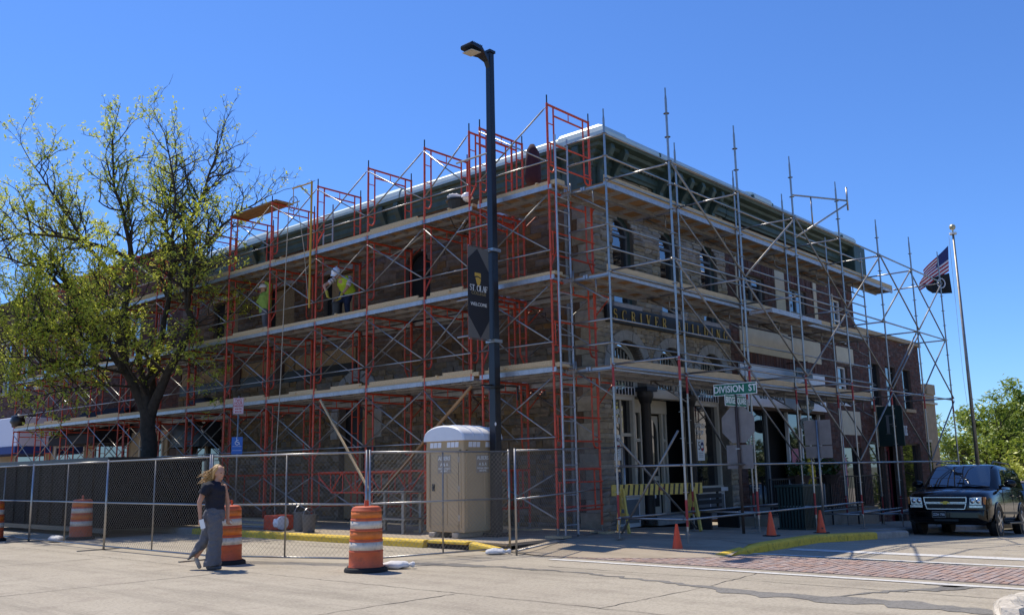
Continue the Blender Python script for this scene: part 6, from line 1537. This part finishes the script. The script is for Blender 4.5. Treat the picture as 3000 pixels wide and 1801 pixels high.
# ================================================================== PARKED BLACK CAR
def suv():
    t = thing('parked_suv', 'large shiny black sport utility vehicle parked facing the crosswalk', 'car', (7.42, -5.28, zr(8.3)), RAD(3))
    t.rotation_euler = (0, math.atan(.043), RAD(3))
    def ring(x, hw, zb, zt, cr=.04, tuck=.06):
        half = [(0, zb), (hw-.12, zb), (hw-.03, zb+.08), (hw, zb+.25), (hw, (zb+zt)/2+.05), (hw-.015, zt-.16), (hw-tuck, zt-.045), (hw-tuck-.09, zt), (0, zt+cr)]
        return [(x, y, z) for y, z in half]+[(x, -y, z) for y, z in half[-2:0:-1]]
    body = MB(); st = [(.0, .80, .42, .98, .02, .10), (.05, .90, .36, 1.04, .03, .09), (.2, .965, .34, 1.10, .04, .08), (.5, 1.0, .34, 1.15, .05, .07), (1.0, 1.005, .34, 1.19, .05, .06), (1.5, 1.005, .34, 1.235, .03, .06), (2.4, 1.005, .33, 1.25, 0, .05), (3.6, 1.005, .33, 1.25, 0, .05), (4.5, 1.0, .35, 1.25, 0, .05), (4.95, .97, .40, 1.24, 0, .06), (5.1, .90, .46, 1.2, 0, .08)]
    body.loft([ring(*s) for s in st]); b = body.build('body', X['carpaint'], t, angle=45)
    # cabin: glasshouse with tumblehome
    lev = [(1.22, 1.38, 5.04, .955, .80), (1.45, 1.70, 5.0, .915, .78), (1.72, 2.08, 4.93, .84, .72), (1.84, 2.30, 4.85, .78, .66), (1.895, 2.60, 4.65, .64, .5)]
    rg = []
    for z, xf, xb, hw, hf in lev:
        rg.append([(xf, -hf, z), (xf+.10, -hw+.05, z), (xf+.22, -hw, z), ((xf+xb)/2, -hw, z), (xb-.15, -hw, z), (xb, -hw+.14, z), (xb, hw-.14, z), (xb-.15, hw, z), ((xf+xb)/2, hw, z), (xf+.22, hw, z), (xf+.10, hw-.05, z), (xf, hf, z)])
    cb = MB().loft(rg).build('cabin', X['carpaint'], t, angle=40)
    def at(z, s):                                   # side surface y and front x at height z
        for (a, b_) in zip(lev[:-1], lev[1:]):
            if a[0] <= z <= b_[0]:
                f = (z-a[0])/(b_[0]-a[0]); return [a[i]+(b_[i]-a[i])*f for i in range(5)]
    e = .012
    ws = MB(); zs = (1.27, 1.45, 1.72, 1.82); L_ = []
    for z in zs: q = at(z, 0); L_.append([(q[1]-e, -q[4]+.03, z+e), (q[1]-.028-e, 0, z+e), (q[1]-e, q[4]-.03, z+e)])
    ws.add([p for l in L_ for p in l], [(3*i+j, 3*i+j+1, 3*i+j+4, 3*i+j+3) for i in range(3) for j in range(2)]); ws.build('windshield', X['carglass'], t, smooth=True)
    for s in (-1, 1):
        for xa0, xa1, xb0, xb1 in ((1.95, 2.45, 2.92, 2.92), (3.0, 3.0, 3.85, 3.82), (3.95, 3.92, 4.75, 4.6)):
            zA, zB = 1.29, 1.76; yA = (at(zA, 0)[3]+e)*s; yM = (at(1.52, 0)[3]+e)*s; yB = (at(zB, 0)[3]+e)*s; xm0, xm1 = (xa0+xa1)/2, (xb0+xb1)/2
            MB().add([(xa0, yA, zA), (xb0, yA, zA), (xm1, yM, 1.52), (xb1, yB, zB), (xa1, yB, zB), (xm0, yM, 1.52)], [(0, 1, 2, 5), (5, 2, 3, 4)]).build('side_window', X['carglass'], t, smooth=True)
        MB().path([(2.3, s*.7, 1.90), (2.5, s*.70, 1.965), (4.5, s*.70, 1.965), (4.7, s*.7, 1.90)], .02, 6).build('roof_rail', X['black'], t)
        m = MB().ball((1.98, s*1.15, 1.36), (.085, .15, .10), 14, 10).bar((1.98, s*.95, 1.3), (1.98, s*1.1, 1.31), .08, .05).build('side_mirror', X['carpaint'], t, smooth=True)
        for xh in (2.75, 3.7): MB().bar((xh, s*1.02, 1.06), (xh+.22, s*1.02, 1.06), .03, .035).build('door_handle', X['carpaint'], t)
        for xl in (1.75, 2.95, 3.9): MB().bb(xl-.006, xl+.006, s*1.0-.008, s*1.0+.008, .48, 1.2).build('door_gap', X['black'], t)
        MB().bb(1.55, 3.65, s*1.0-.012, s*1.0+.016, .58, .64).build('side_moulding', X['black'], t); MB().bb(1.5, 3.6, s*1.06-.09, s*1.06+.03, .33, .38).build('running_board', X['black'], t, bevel=.01)
        hl_ = MB().loft([[(-.008+dx, s*y, z) for y, z in ((.55, .80), (.83, .80), (.85, 1.0), (.57, .985))] for dx in (0, .12)]).build('headlight', X['lens'], t, bevel=.01)
        for yy in (.63, .76): MB().ball((-.012, s*yy, .90), (.02, .055, .065), 12, 8).build('lamp_bowl', X['chrome'], hl_, smooth=True)
        MB().loft([[(.04+dx, s*y, z) for y, z in ((.86, .82), (.905, .82), (.92, .995), (.87, 1.0))] for dx in (0, .12)]).build('turn_signal', X['amber'], t)
        MB().bb(-.012, .05, s*.7-.15, s*.7+.15, .735, .79).build('marker_lamp', X['lens'], t)
        MB().lathe([(.0, -.035), (.045, -.03), (.055, -.012), (.055, .03)], 14, (.005, s*.72, .50), 'x').build('fog_lamp', X['lens'], t, smooth=True)
    # front end
    MB().bb(-.012, .06, -.5, .5, .70, .99).build('grille_opening', X['black'], t)
    ch = MB()
    for z, w in ((.985, .5), (.865, .495), (.835, .49), (.70, .44)): ch.bar((-.022, -w, z), (-.022, w, z), .022, .018)
    for s in (-1, 1): ch.bar((-.022, s*.5, .99), (-.022, s*.49, .865), .022, .018); ch.bar((-.022, s*.485, .838), (-.022, s*.44, .70), .022, .018)
    ch.build('grille_chrome', X['chrome'], t)
    gb = MB(); [gb.bar((-.016, -.48, .73+.022*i), (-.016, .48, .73+.022*i), .01, .004) for i in range(4)]; [gb.bar((-.016, -.48, .89+.02*i), (-.016, .48, .89+.02*i), .01, .004) for i in range(4)]; gb.build('grille_slats', X['rubber'], t)
    MB().prism([(-.12, -.015), (-.05, -.015), (-.06, -.035), (.035, -.035), (.05, -.015), (.12, -.015), (.105, .02), (.055, .02), (.065, .04), (-.035, .04), (-.045, .02), (-.105, .02)], (-.03, 0, .852), (0, -1, 0), (0, 0, 1), (-1, 0, 0), .018).build('badge', X['plate_gold'], t)
    MB().loft([[(x, -y, z), (x, y, z), (x, y, z1), (x, -y, z1)] for x, y, z, z1 in ((-.05, .72, .47, .64), (.0, .86, .42, .68), (.12, .95, .38, .70))]).build('bumper', X['carpaint'], t, bevel=.02, angle=40)
    MB().bb(-.06, -.04, -.28, .28, .40, .45).build('lower_intake', X['black'], t)
    pl = MB().bb(-.075, -.06, .0, .32, .485, .645).build('license_plate', X['signblack'], t); f = MB(); [f.bb(-.078, -.074, a, b_, c, d) for a, b_, c, d in ((0, .32, .485, .495), (0, .32, .635, .645), (0, .01, .485, .645), (.31, .32, .485, .645))]; f.build('plate_frame', X['signback'], pl)
    place_text('plate_number', 'ZZH 750', (-.0762, .16, .56), (0, -1, 0), (0, 0, 1), .085, X['signwhite'], pl, ext=.001, sx=.85)
    MB().path([(.03, -.62, 1.03), (.2, -.74, 1.105), (.6, -.8, 1.165), (1.3, -.86, 1.215)], .006, 4).path([(.03, .62, 1.03), (.2, .74, 1.105), (.6, .8, 1.165), (1.3, .86, 1.215)], .006, 4).build('hood_seam', X['rubber'], t)
    for y0, y1 in ((.0, .62), (-.75, -.1)): MB().path([(1.36, y0, 1.275), (1.42, (y0+y1)/2, 1.31), (1.46, y1, 1.34)], .012, 5).build('wiper', X['black'], t)
    MB().path([(4.3, -.5, 1.9), (4.35, -.5, 1.99)], [.02, .012], 6).build('antenna', X['black'], t); MB().ball((1.62, 0, 1.62), (.02, .12, .04), 10, 6).build('rear_view_mirror', X['black'], t)
    for x in (.98, 3.93):
        for s in (-1, 1):
            MB().lathe([(.46, s*.90), (.46, s*1.012), (.0, s*1.012)], 24, (x, 0, .40), 'y').build('wheel_well_shade', X['black'], t)  # flat black disc paints in the shade of the wheel well
            P = [(x+.475*math.cos(a), s*1.008, .40+.475*math.sin(a)) for a in [RAD(-5+i*19) for i in range(11)]]; MB().path(P, .022, 6).build('arch_lip', X['carpaint'], t, smooth=True)
            w = MB().lathe([(.27, s*.80), (.37, s*.80), (.395, s*.83), (.395, s*.99), (.375, s*1.022), (.29, s*1.03), (.275, s*1.022)], 28, (x, 0, .395), 'y').build('tyre', X['rubber'], t, angle=50)
            rm = MB(); rm.lathe([(.275, s*1.02), (.262, s*1.028), (.25, s*1.0), (.25, s*.93)], 28, (x, 0, .395), 'y')
            for k in range(6):
                a = 2*math.pi*k/6+.3; rm.bar((x+.05*math.cos(a), s*1.02, .395+.05*math.sin(a)), (x+.258*math.cos(a), s*1.015, .395+.258*math.sin(a)), .055, .025, up=(0, 1, 0))
            rm.lathe([(.06, s*1.01), (.06, s*1.035), (.0, s*1.04)], 14, (x, 0, .395), 'y'); rm.build('rim', X['rim'], w, angle=40); MB().lathe([(.24, s*.94), (0, s*.945)], 16, (x, 0, .395), 'y').build('brake', X['black'], w)
    for x in (1.0, 3.95): MB().bb(x-.12, x+.12, -.75, .75, .3, .46).build('axle', X['rubber'], t)
suv()
def sedan():
    t = thing('parked_sedan', 'slate blue car parked behind the black vehicle at the right edge', 'car', (14.4, -5.1, zr(15)), RAD(2)); b = MB(); rg = []
    for x, hw, zb, zt in ((0, .7, .35, .75), (.2, .86, .25, .85), (1.2, .9, .22, .98), (3.6, .9, .22, 1.02), (4.5, .85, .3, .98), (4.7, .75, .4, .9)): rg.append([(x, -hw+.06, zb), (x, -hw, zb+.2), (x, -hw, zt-.2), (x, -hw+.1, zt), (x, hw-.1, zt), (x, hw, zt-.2), (x, hw, zb+.2), (x, hw-.06, zb)])
    b.loft(rg); b.build('body', X['carblue'], t, angle=40); rg = []
    for z, x0, x1, hw in ((.95, 1.1, 4.2, .8), (1.2, 1.6, 3.9, .72), (1.42, 2.1, 3.5, .6), (1.46, 2.3, 3.3, .5)): rg.append([(x0, -hw, z), (x1, -hw, z), (x1, hw, z), (x0, hw, z)])
    MB().loft(rg).build('cabin', X['carglass'], t, bevel=.03); MB().bb(2.15, 3.45, -.58, .58, 1.43, 1.475).build('roof', X['signback'], t, bevel=.02)
    for s in (-1, 1):
        MB().bb(-.02, .1, s*.62-.12, s*.62+.12, .62, .74).build('headlight', X['lens'], t)
        for x in (.85, 3.7): MB().lathe([(.2, s*.75), (.31, s*.77), (.32, s*.88), (.2, s*.91), (0, s*.9)], 18, (x, 0, .32), 'y').build('wheel', X['rubber'], t, angle=40)
sedan()

# ================================================================== PEOPLE
RT = Vector((.665, -.747, 0)).normalized(); TW = Vector((-.747, -.665, 0)).normalized()     # across the view / towards the street
def capsule(mb, a, b, r0, r1, n=10):
    a = Vector(a); b = Vector(b); mb.path([a, a.lerp(b, .5), b], [r0, (r0+r1)/2, r1], n); mb.ball(tuple(a), r0*.99, n, 6); mb.ball(tuple(b), r1*.99, n, 6)
def hand(mb, w, d, side, curl, s=1.0):
    """palm and five fingers; d = direction of the forearm, side = thumb side"""
    d = Vector(d).normalized(); side = Vector(side); side = (side-d*side.dot(d)).normalized(); n = d.cross(side); c = Vector(curl).normalized()
    capsule(mb, w, Vector(w)+d*.07*s, .026*s, .034*s, 8)
    for i, (o, L) in enumerate(((.027, .075), (.01, .085), (-.008, .08), (-.025, .062))):
        p = Vector(w)+d*.085*s+side*o*s; q = p+(d*.7+c*.5)*L*.55*s; e = q+(d*.2+c*.9)*L*.5*s; mb.path([p, q, e], [.0105*s, .0095*s, .008*s], 6)
    p = Vector(w)+d*.03*s+side*.03*s; q = p+(side*.7+d*.6)*.045*s; mb.path([p, q, q+(d*.8+c*.5)*.035*s], [.013*s, .011*s, .009*s], 6)
def head(mb, c, f, u, s=1.0, hair=None):
    """skull, jaw, nose, brow, mouth, ears; f = facing, u = up"""
    f = Vector(f).normalized(); u = Vector(u); u = (u-f*u.dot(f)).normalized(); l = u.cross(f); R3 = Matrix((f, l, u)).transposed(); c = Vector(c)
    mb.ball(tuple(c+u*.02*s), (.098*s, .076*s, .112*s), 16, 12, rot=R3); mb.ball(tuple(c+f*.025*s-u*.055*s), (.066*s, .056*s, .068*s), 14, 10, rot=R3)
    mb.ball(tuple(c+f*.096*s-u*.018*s), (.020*s, .013*s, .026*s), 8, 6, rot=R3); mb.ball(tuple(c+f*.082*s+u*.028*s), (.015*s, .05*s, .012*s), 10, 6, rot=R3)
    mb.ball(tuple(c+f*.080*s-u*.066*s), (.014*s, .024*s, .009*s), 8, 6, rot=R3)
    for q in (-1, 1): mb.ball(tuple(c+l*.076*s*q-u*.005*s), (.022*s, .010*s, .032*s), 8, 6, rot=R3)
    return f, l, u
def face_marks(parent, c, f, l, u, s=1.0):
    c = Vector(c); R3 = Matrix((f, l, u)).transposed()
    for q in (-1, 1): MB().ball(tuple(c+f*.083*s+l*.031*s*q+u*.010*s), (.012*s, .014*s, .007*s), 8, 6, rot=R3).build('eye', X['black'], parent, smooth=True)
    MB().ball(tuple(c+f*.088*s-u*.066*s), (.008*s, .022*s, .006*s), 8, 6, rot=R3).build('mouth', X['pinkred'], parent, smooth=True)

def folds(o, s=.02, sc=.09):
    tx = bpy.data.textures.new('folds', 'CLOUDS'); tx.noise_scale = sc; tx.noise_depth = 2
    m = o.modifiers.new('folds', 'DISPLACE'); m.texture = tx; m.strength = s; m.mid_level = .5
# walking woman: joints given as (across, up, towards) metres from the feet
wo = thing('person', 'person with blond hair in black blouse and wide grey trousers walking across the street', 'person', (-9.17, 1.24, 0))
J = lambda a, z, c=0: RT*a+Vector((0, 0, z))+TW*c
fwd = (RT*.93+TW*.1).normalized()
bd = MB()
f_, l_, u_ = head(bd, J(.05, 1.555), RT*.85+TW*.5+Vector((0, 0, -.06)), (0, 0, 1), 1.0)
capsule(bd, J(.025, 1.36), J(.04, 1.49), .058, .052)
bd.ball(tuple(J(.0, 1.22)), (.10, .10, .17), 14, 10); bd.ball(tuple(J(0, 1.02)), (.09, .09, .16), 14, 10); bd.ball(tuple(J(0, .9)), (.08, .08, .12), 14, 10); capsule(bd, J(-.02, 1.32, .09), J(-.02, 1.32, -.10), .045, .045)
capsule(bd, J(-.13, 1.33, .10), J(-.2, 1.09, .17), .052, .042); capsule(bd, J(-.2, 1.09, .17), J(-.175, .84, .17), .041, .028); hand(bd, J(-.175, .83, .17), J(.03, -1, 0), fwd, fwd-TW*.5)
capsule(bd, J(.1, 1.33, -.14), J(.15, 1.08, -.19), .050, .041); capsule(bd, J(.15, 1.08, -.19), J(.17, .84, -.17), .040, .028); hand(bd, J(.17, .83, -.17), J(.05, -1, 0), fwd, fwd)
capsule(bd, J(.02, .86, .07), J(.05, .48, .07), .07, .055); capsule(bd, J(.05, .48, .07), J(.02, .08, .08), .055, .035); capsule(bd, J(-.02, .86, -.07), J(-.1, .5, -.08), .07, .055); capsule(bd, J(-.1, .5, -.08), J(-.3, .2, -.08), .052, .035)
b = bd.build('body', X['skin'], wo); remesh(b, .009, 3); face_marks(wo, J(.05, 1.555), f_, l_, u_)
top = MB(); rg = []
for z, a, c in ((.96, .165, .135), (1.03, .16, .125), (1.14, .165, .135), (1.25, .17, .155), (1.33, .155, .165), (1.385, .11, .13), (1.42, .065, .07)):
    rg.append([J(a*math.cos(t)+.0, z+.012*math.sin(3*t), c*math.sin(t)) for t in [2*math.pi*i/24 for i in range(24)]])
top.loft(rg)
for s, cc in ((-1, .16), (1, -.17)): top.path([J(-.04*1, 1.37, cc*.6), J(-.09 if s < 0 else .06, 1.33, cc*1.05), J(-.15 if s < 0 else .1, 1.22, cc*1.2)], [.075, .085, .08], 12)
tp = top.build('blouse', X['navy'], wo); remesh(tp, .012, 2); folds(tp, .03, .07)
nv = MB().prism([(-.0, 0), (.025, .09), (-.035, .09)], J(.115, 1.3, .055), (fwd.cross(Vector((0, 0, 1)))), (0, 0, 1), J(.9, .25, .1).normalized(), .012).build('neckline', X['skin'], wo)
tr2 = MB(); rg = []
for z, a, c in ((1.0, .150, .125), (.93, .17, .15), (.84, .175, .165), (.78, .16, .16)): rg.append([J(a*math.cos(t), z, c*math.sin(t)) for t in [2*math.pi*i/20 for i in range(20)]])
tr2.loft(rg)
def leg(pts, nm=20):
    rg = []
    for (a, z, c, ra, rc, tl) in pts: rg.append([J(a+ra*math.cos(t), z+tl*math.cos(t), c+rc*math.sin(t)) for t in [2*math.pi*i/nm for i in range(nm)]])
    tr2.loft(rg)
leg([(.01, .9, .075, .13, .1, 0), (.04, .7, .08, .125, .10, 0), (.055, .48, .08, .11, .095, 0), (.04, .25, .08, .125, .10, 0), (.02, .07, .08, .145, .11, .01)])
leg([(-.02, .9, -.075, .13, .1, 0), (-.07, .7, -.08, .135, .11, .02), (-.14, .52, -.08, .14, .11, .05), (-.22, .38, -.08, .15, .11, .08), (-.30, .25, -.08, .15, .12, .10)])
t_ = tr2.build('trousers', X['greytrs'], wo); remesh(t_, .012, 2); folds(t_, .045, .10)
sh = MB(); capsule(sh, J(-.04, .05, .08), J(.15, .04, .09), .042, .032, 10); sh.build('shoe', X['shoe_dk'], wo, smooth=True)
sh = MB(); capsule(sh, J(-.30, .17, -.08), J(-.24, .045, -.08), .036, .034, 10); sh.build('shoe', X['shoe'], wo, smooth=True)
hr = MB(); hc = J(.05, 1.555)
hr.ball(tuple(hc+Vector((0, 0, .05))-f_*.04), (.092, .090, .100), 16, 12, rot=Matrix((f_, l_, u_)).transposed())
r = random.Random(8)
for i in range(46):
    a = r.uniform(-1, 1); q = hc-f_*(.05+.05*r.random())+l_*.07*a+Vector((0, 0, .06-.06*r.random())); w = r.uniform(.6, 1)
    hr.path([q, q-f_*.05*w+Vector((0, 0, -.07)), q-f_*(.10+.03*r.random())*w+l_*.03*a+Vector((0, 0, -.11)), q-f_*(.14+.07*r.random())*w+Vector((0, 0, -.13-.04*r.random()))], [.03, .03, .024, .006], 6)
for s in (-1, 1): hr.path([hc+l_*.06*s+f_*.025+Vector((0, 0, .10)), hc+l_*.088*s-f_*.02+Vector((0, 0, .03)), hc+l_*.085*s-f_*.05-Vector((0, 0, .09))], [.022, .03, .018], 6)
h_ = hr.build('hair', X['hair'], wo); remesh(h_, .008, 1)
ls = MB()
for i in range(170):
    a = r.uniform(-1, 1); q = hc-f_*(.03+.08*r.random())+l_*.085*a+Vector((0, 0, .1-.16*r.random())); w = r.uniform(.5, 1.2)
    ls.path([q, q-RT*.05*w+l_*r.uniform(-.02, .02)+Vector((0, 0, -.05)), q-RT*.12*w+l_*r.uniform(-.04, .04)+Vector((0, 0, -.10+r.uniform(-.03, .05))), q-RT*(.17+.05*r.random())*w+Vector((0, 0, -.12+r.uniform(-.05, .07)))], [.006, .006, .005, .002], 4)
ls.build('loose_hair', X['hair'], wo)
ph = MB().box(J(-.13, .745, .2), (.075, .01, .15), Matrix((RT, TW, Vector((0, 0, 1)))).transposed() @ Matrix.Rotation(RAD(-15), 3, 'Y'))
tag(ph.build('paper_packet', X['signwhite']), 'small white packet held in the hand of the walking person', 'packet').location = (-9.17, 1.24, 0)

# worker bending over a bucket on the middle deck
wk = thing('person', 'person in lime vest, striped shirt and white hard hat bending over a black bucket', 'person', (-2.05, 6.85, 5.67))
bd = MB(); f1 = (TW*.75-RT*.35+Vector((0, 0, -.75))).normalized()
f_, l_, u_ = head(bd, J(-.27, 1.20, .38), f1, (TW*.5+Vector((0, 0, .9))), .98)
capsule(bd, J(-.15, 1.13, .2), J(-.24, 1.16, .32), .06, .055); bd.ball(tuple(J(-.1, 1.02, .12)), (.19, .17, .19), 14, 10); bd.ball(tuple(J(.0, .78, -.02)), (.17, .16, .17), 14, 10)
capsule(bd, J(-.34, 1.08, .2), J(-.60, .87, .33), .058, .047); capsule(bd, J(-.60, .87, .33), J(-.50, .64, .42), .044, .032); capsule(bd, J(.06, 1.05, .18), J(.02, .80, .33), .058, .047); capsule(bd, J(.02, .80, .33), J(-.13, .58, .40), .044, .032)
capsule(bd, J(.02, .75, -.02), J(-.02, .42, .10), .1, .07); capsule(bd, J(-.02, .42, .1), J(.0, .06, -.02), .062, .045); capsule(bd, J(-.12, .75, .0), J(-.22, .44, .12), .1, .07); capsule(bd, J(-.22, .44, .12), J(-.24, .06, .02), .062, .045)
b = bd.build('body', X['skin'], wk); remesh(b, .012, 3); face_marks(wk, J(-.27, 1.20, .38), f_, l_, u_)
gl = MB(); hand(gl, J(-.50, .63, .42), J(.3, -1, .3), TW, RT, 1.15); hand(gl, J(-.13, .57, .40), J(-.4, -1, .2), TW, -RT, 1.15); capsule(gl, J(-.52, .70, .40), J(-.5, .62, .42), .042, .04); capsule(gl, J(-.10, .64, .39), J(-.13, .56, .4), .042, .04); g_ = gl.build('gloves', X['glove'], wk); remesh(g_, .009, 1)
vs_ = MB(); rgs = []
for t0, a, c in ((0, .205, .16), (.35, .205, .185), (.7, .215, .185), (1.0, .15, .12)):
    ctr = J(.02, .72, -.04).lerp(J(-.14, 1.13, .2), t0); ax = (J(-.14, 1.13, .2)-J(.02, .72, -.04)).normalized(); e1 = (RT-ax*RT.dot(ax)).normalized(); e2 = ax.cross(e1); rgs.append([ctr+e1*a*math.cos(t)+e2*c*math.sin(t) for t in [2*math.pi*i/18 for i in range(18)]])
vs_.loft(rgs); v2 = vs_.build('vest', X['vest'], wk); remesh(v2, .015, 2); folds(v2, .03)
for p, q in ((J(-.30, 1.12, .17), J(-.46, .98, .26)), (J(.05, 1.10, .14), J(.05, .90, .27))):
    sl = MB(); capsule(sl, p, q, .082, .07, 12); sl.build('sleeve', X['stripe'], wk, smooth=True)
    d = (q-p).normalized(); 
    for k in range(3): c0 = p+(q-p)*(.25+.33*k); MB().tube(c0-d*.009, c0+d*.009, .0815-.004*k, 14).build('sleeve_stripe', X['signblack'], wk)
pn = MB(); capsule(pn, J(.02, .76, -.03), J(-.02, .42, .1), .125, .085); capsule(pn, J(-.02, .42, .1), J(.0, .08, -.02), .082, .075); capsule(pn, J(-.12, .76, -.02), J(-.22, .44, .12), .125, .085); capsule(pn, J(-.22, .44, .12), J(-.24, .08, .02), .082, .075); pn.ball(tuple(J(-.03, .80, -.04)), (.18, .17, .13), 14, 10); p_ = pn.build('jeans', X['jeans'], wk); remesh(p_, .014, 2); folds(p_, .03)
for a in (.0, -.24): sh = MB(); capsule(sh, J(a, .045, -.06), J(a-.05, .04, .14), .05, .045); sh.build('boot', X['boot'], wk, smooth=True)
def helmet(parent, c, f, l, u, s=1.0):
    R3 = Matrix((f, l, u)).transposed(); c = Vector(c); mb = MB(); vs = []
    hm = MB(); hm.ball((0, 0, 0), (.145*s, .122*s, .128*s), 18, 12); hm.v = [(x, y, max(z, -.012)) for x, y, z in hm.v]; hm.prism([(.02, -.11), (.19, -.07), (.2, 0), (.19, .07), (.02, .11)], (0, 0, -.014), (1, 0, 0), (0, 1, 0), (0, 0, 1), .012); hm.bar((-.1, 0, .1), (.11, 0, .1), .03, .04)
    hm.v = [tuple(c+u*.045*s+R3 @ Vector(p)) for p in hm.v]; return hm.build('hard_hat', X['helmet'], parent, angle=50)
hh = helmet(wk, J(-.27, 1.20, .38), f_, l_, u_)
bucket((-2.33, 6.98, 5.67), .15, .44, 'black', 'black bucket on the middle deck in front of the bending worker', True, 'deck_bucket')
# worker reaching up in lime shirt
w2 = thing('person', 'person in lime shirt and white hard hat on the middle deck, one arm raised', 'person', (-1.85, 11.1, 5.67))
bd = MB(); f1 = (-RT*.75-TW*.35).normalized(); f_, l_, u_ = head(bd, J(-.12, 1.50, 0), f1, (0, 0, 1), .98)
capsule(bd, J(-.05, 1.34), J(-.1, 1.44), .06, .055); bd.ball(tuple(J(-.05, 1.15)), (.18, .17, .22), 14, 10); bd.ball(tuple(J(-.05, .85)), (.16, .15, .15), 14, 10)
capsule(bd, J(.08, 1.34, .06), J(.12, 1.62, .12), .056, .046); capsule(bd, J(.12, 1.62, .12), J(-.06, 1.70, .16), .044, .032); hand(bd, J(-.06, 1.70, .16), -RT, Vector((0, 0, -1)), -TW)
capsule(bd, J(-.17, 1.32, -.05), J(-.30, 1.12, -.12), .056, .046); capsule(bd, J(-.30, 1.12, -.12), J(-.26, 1.34, -.2), .044, .032); hand(bd, J(-.26, 1.35, -.2), Vector((0, 0, 1)), RT, -TW)
capsule(bd, J(-.02, .82, .08), J(-.02, .45, .08), .095, .066); capsule(bd, J(-.02, .45, .08), J(.05, .06, .06), .062, .045); capsule(bd, J(-.08, .82, -.08), J(-.06, .45, -.08), .095, .066); capsule(bd, J(-.06, .45, -.08), J(.02, .06, -.08), .062, .045)
b = bd.build('body', X['skin'], w2); remesh(b, .012, 3); face_marks(w2, J(-.12, 1.50, 0), f_, l_, u_); helmet(w2, J(-.12, 1.50, 0), f_, l_, u_)
st2 = MB(); rg = []
for z, a, c in ((.74, .17, .165), (.9, .185, .175), (1.1, .20, .19), (1.27, .19, .2), (1.36, .13, .14), (1.40, .07, .07)): rg.append([J(-.05+a*math.cos(t), z, c*math.sin(t)) for t in [2*math.pi*i/18 for i in range(18)]])
st2.loft(rg); capsule(st2, J(.06, 1.32, .06), J(.12, 1.60, .12), .085, .066); capsule(st2, J(.12, 1.60, .12), J(.0, 1.67, .15), .064, .05); capsule(st2, J(-.15, 1.3, -.05), J(-.29, 1.12, -.12), .085, .066); capsule(st2, J(-.29, 1.12, -.12), J(-.27, 1.24, -.17), .06, .05); s_ = st2.build('shirt', X['limeshirt'], w2); remesh(s_, .014, 2); folds(s_, .04)
pn = MB(); pn.ball(tuple(J(-.05, .8)), (.17, .165, .13), 14, 10); capsule(pn, J(-.02, .8, .08), J(-.02, .45, .08), .115, .088); capsule(pn, J(-.02, .45, .08), J(.05, .08, .06), .086, .085); capsule(pn, J(-.08, .8, -.08), J(-.06, .45, -.08), .115, .088); capsule(pn, J(-.06, .45, -.08), J(.02, .08, -.08), .086, .085); p_ = pn.build('work_trousers', X['workpant'], w2); remesh(p_, .014, 2)
for a, c in ((.05, .06), (.02, -.08)): sh = MB(); capsule(sh, J(a+.06, .045, c), J(a-.13, .04, c), .05, .045); sh.build('boot', X['boot'], w2, smooth=True)
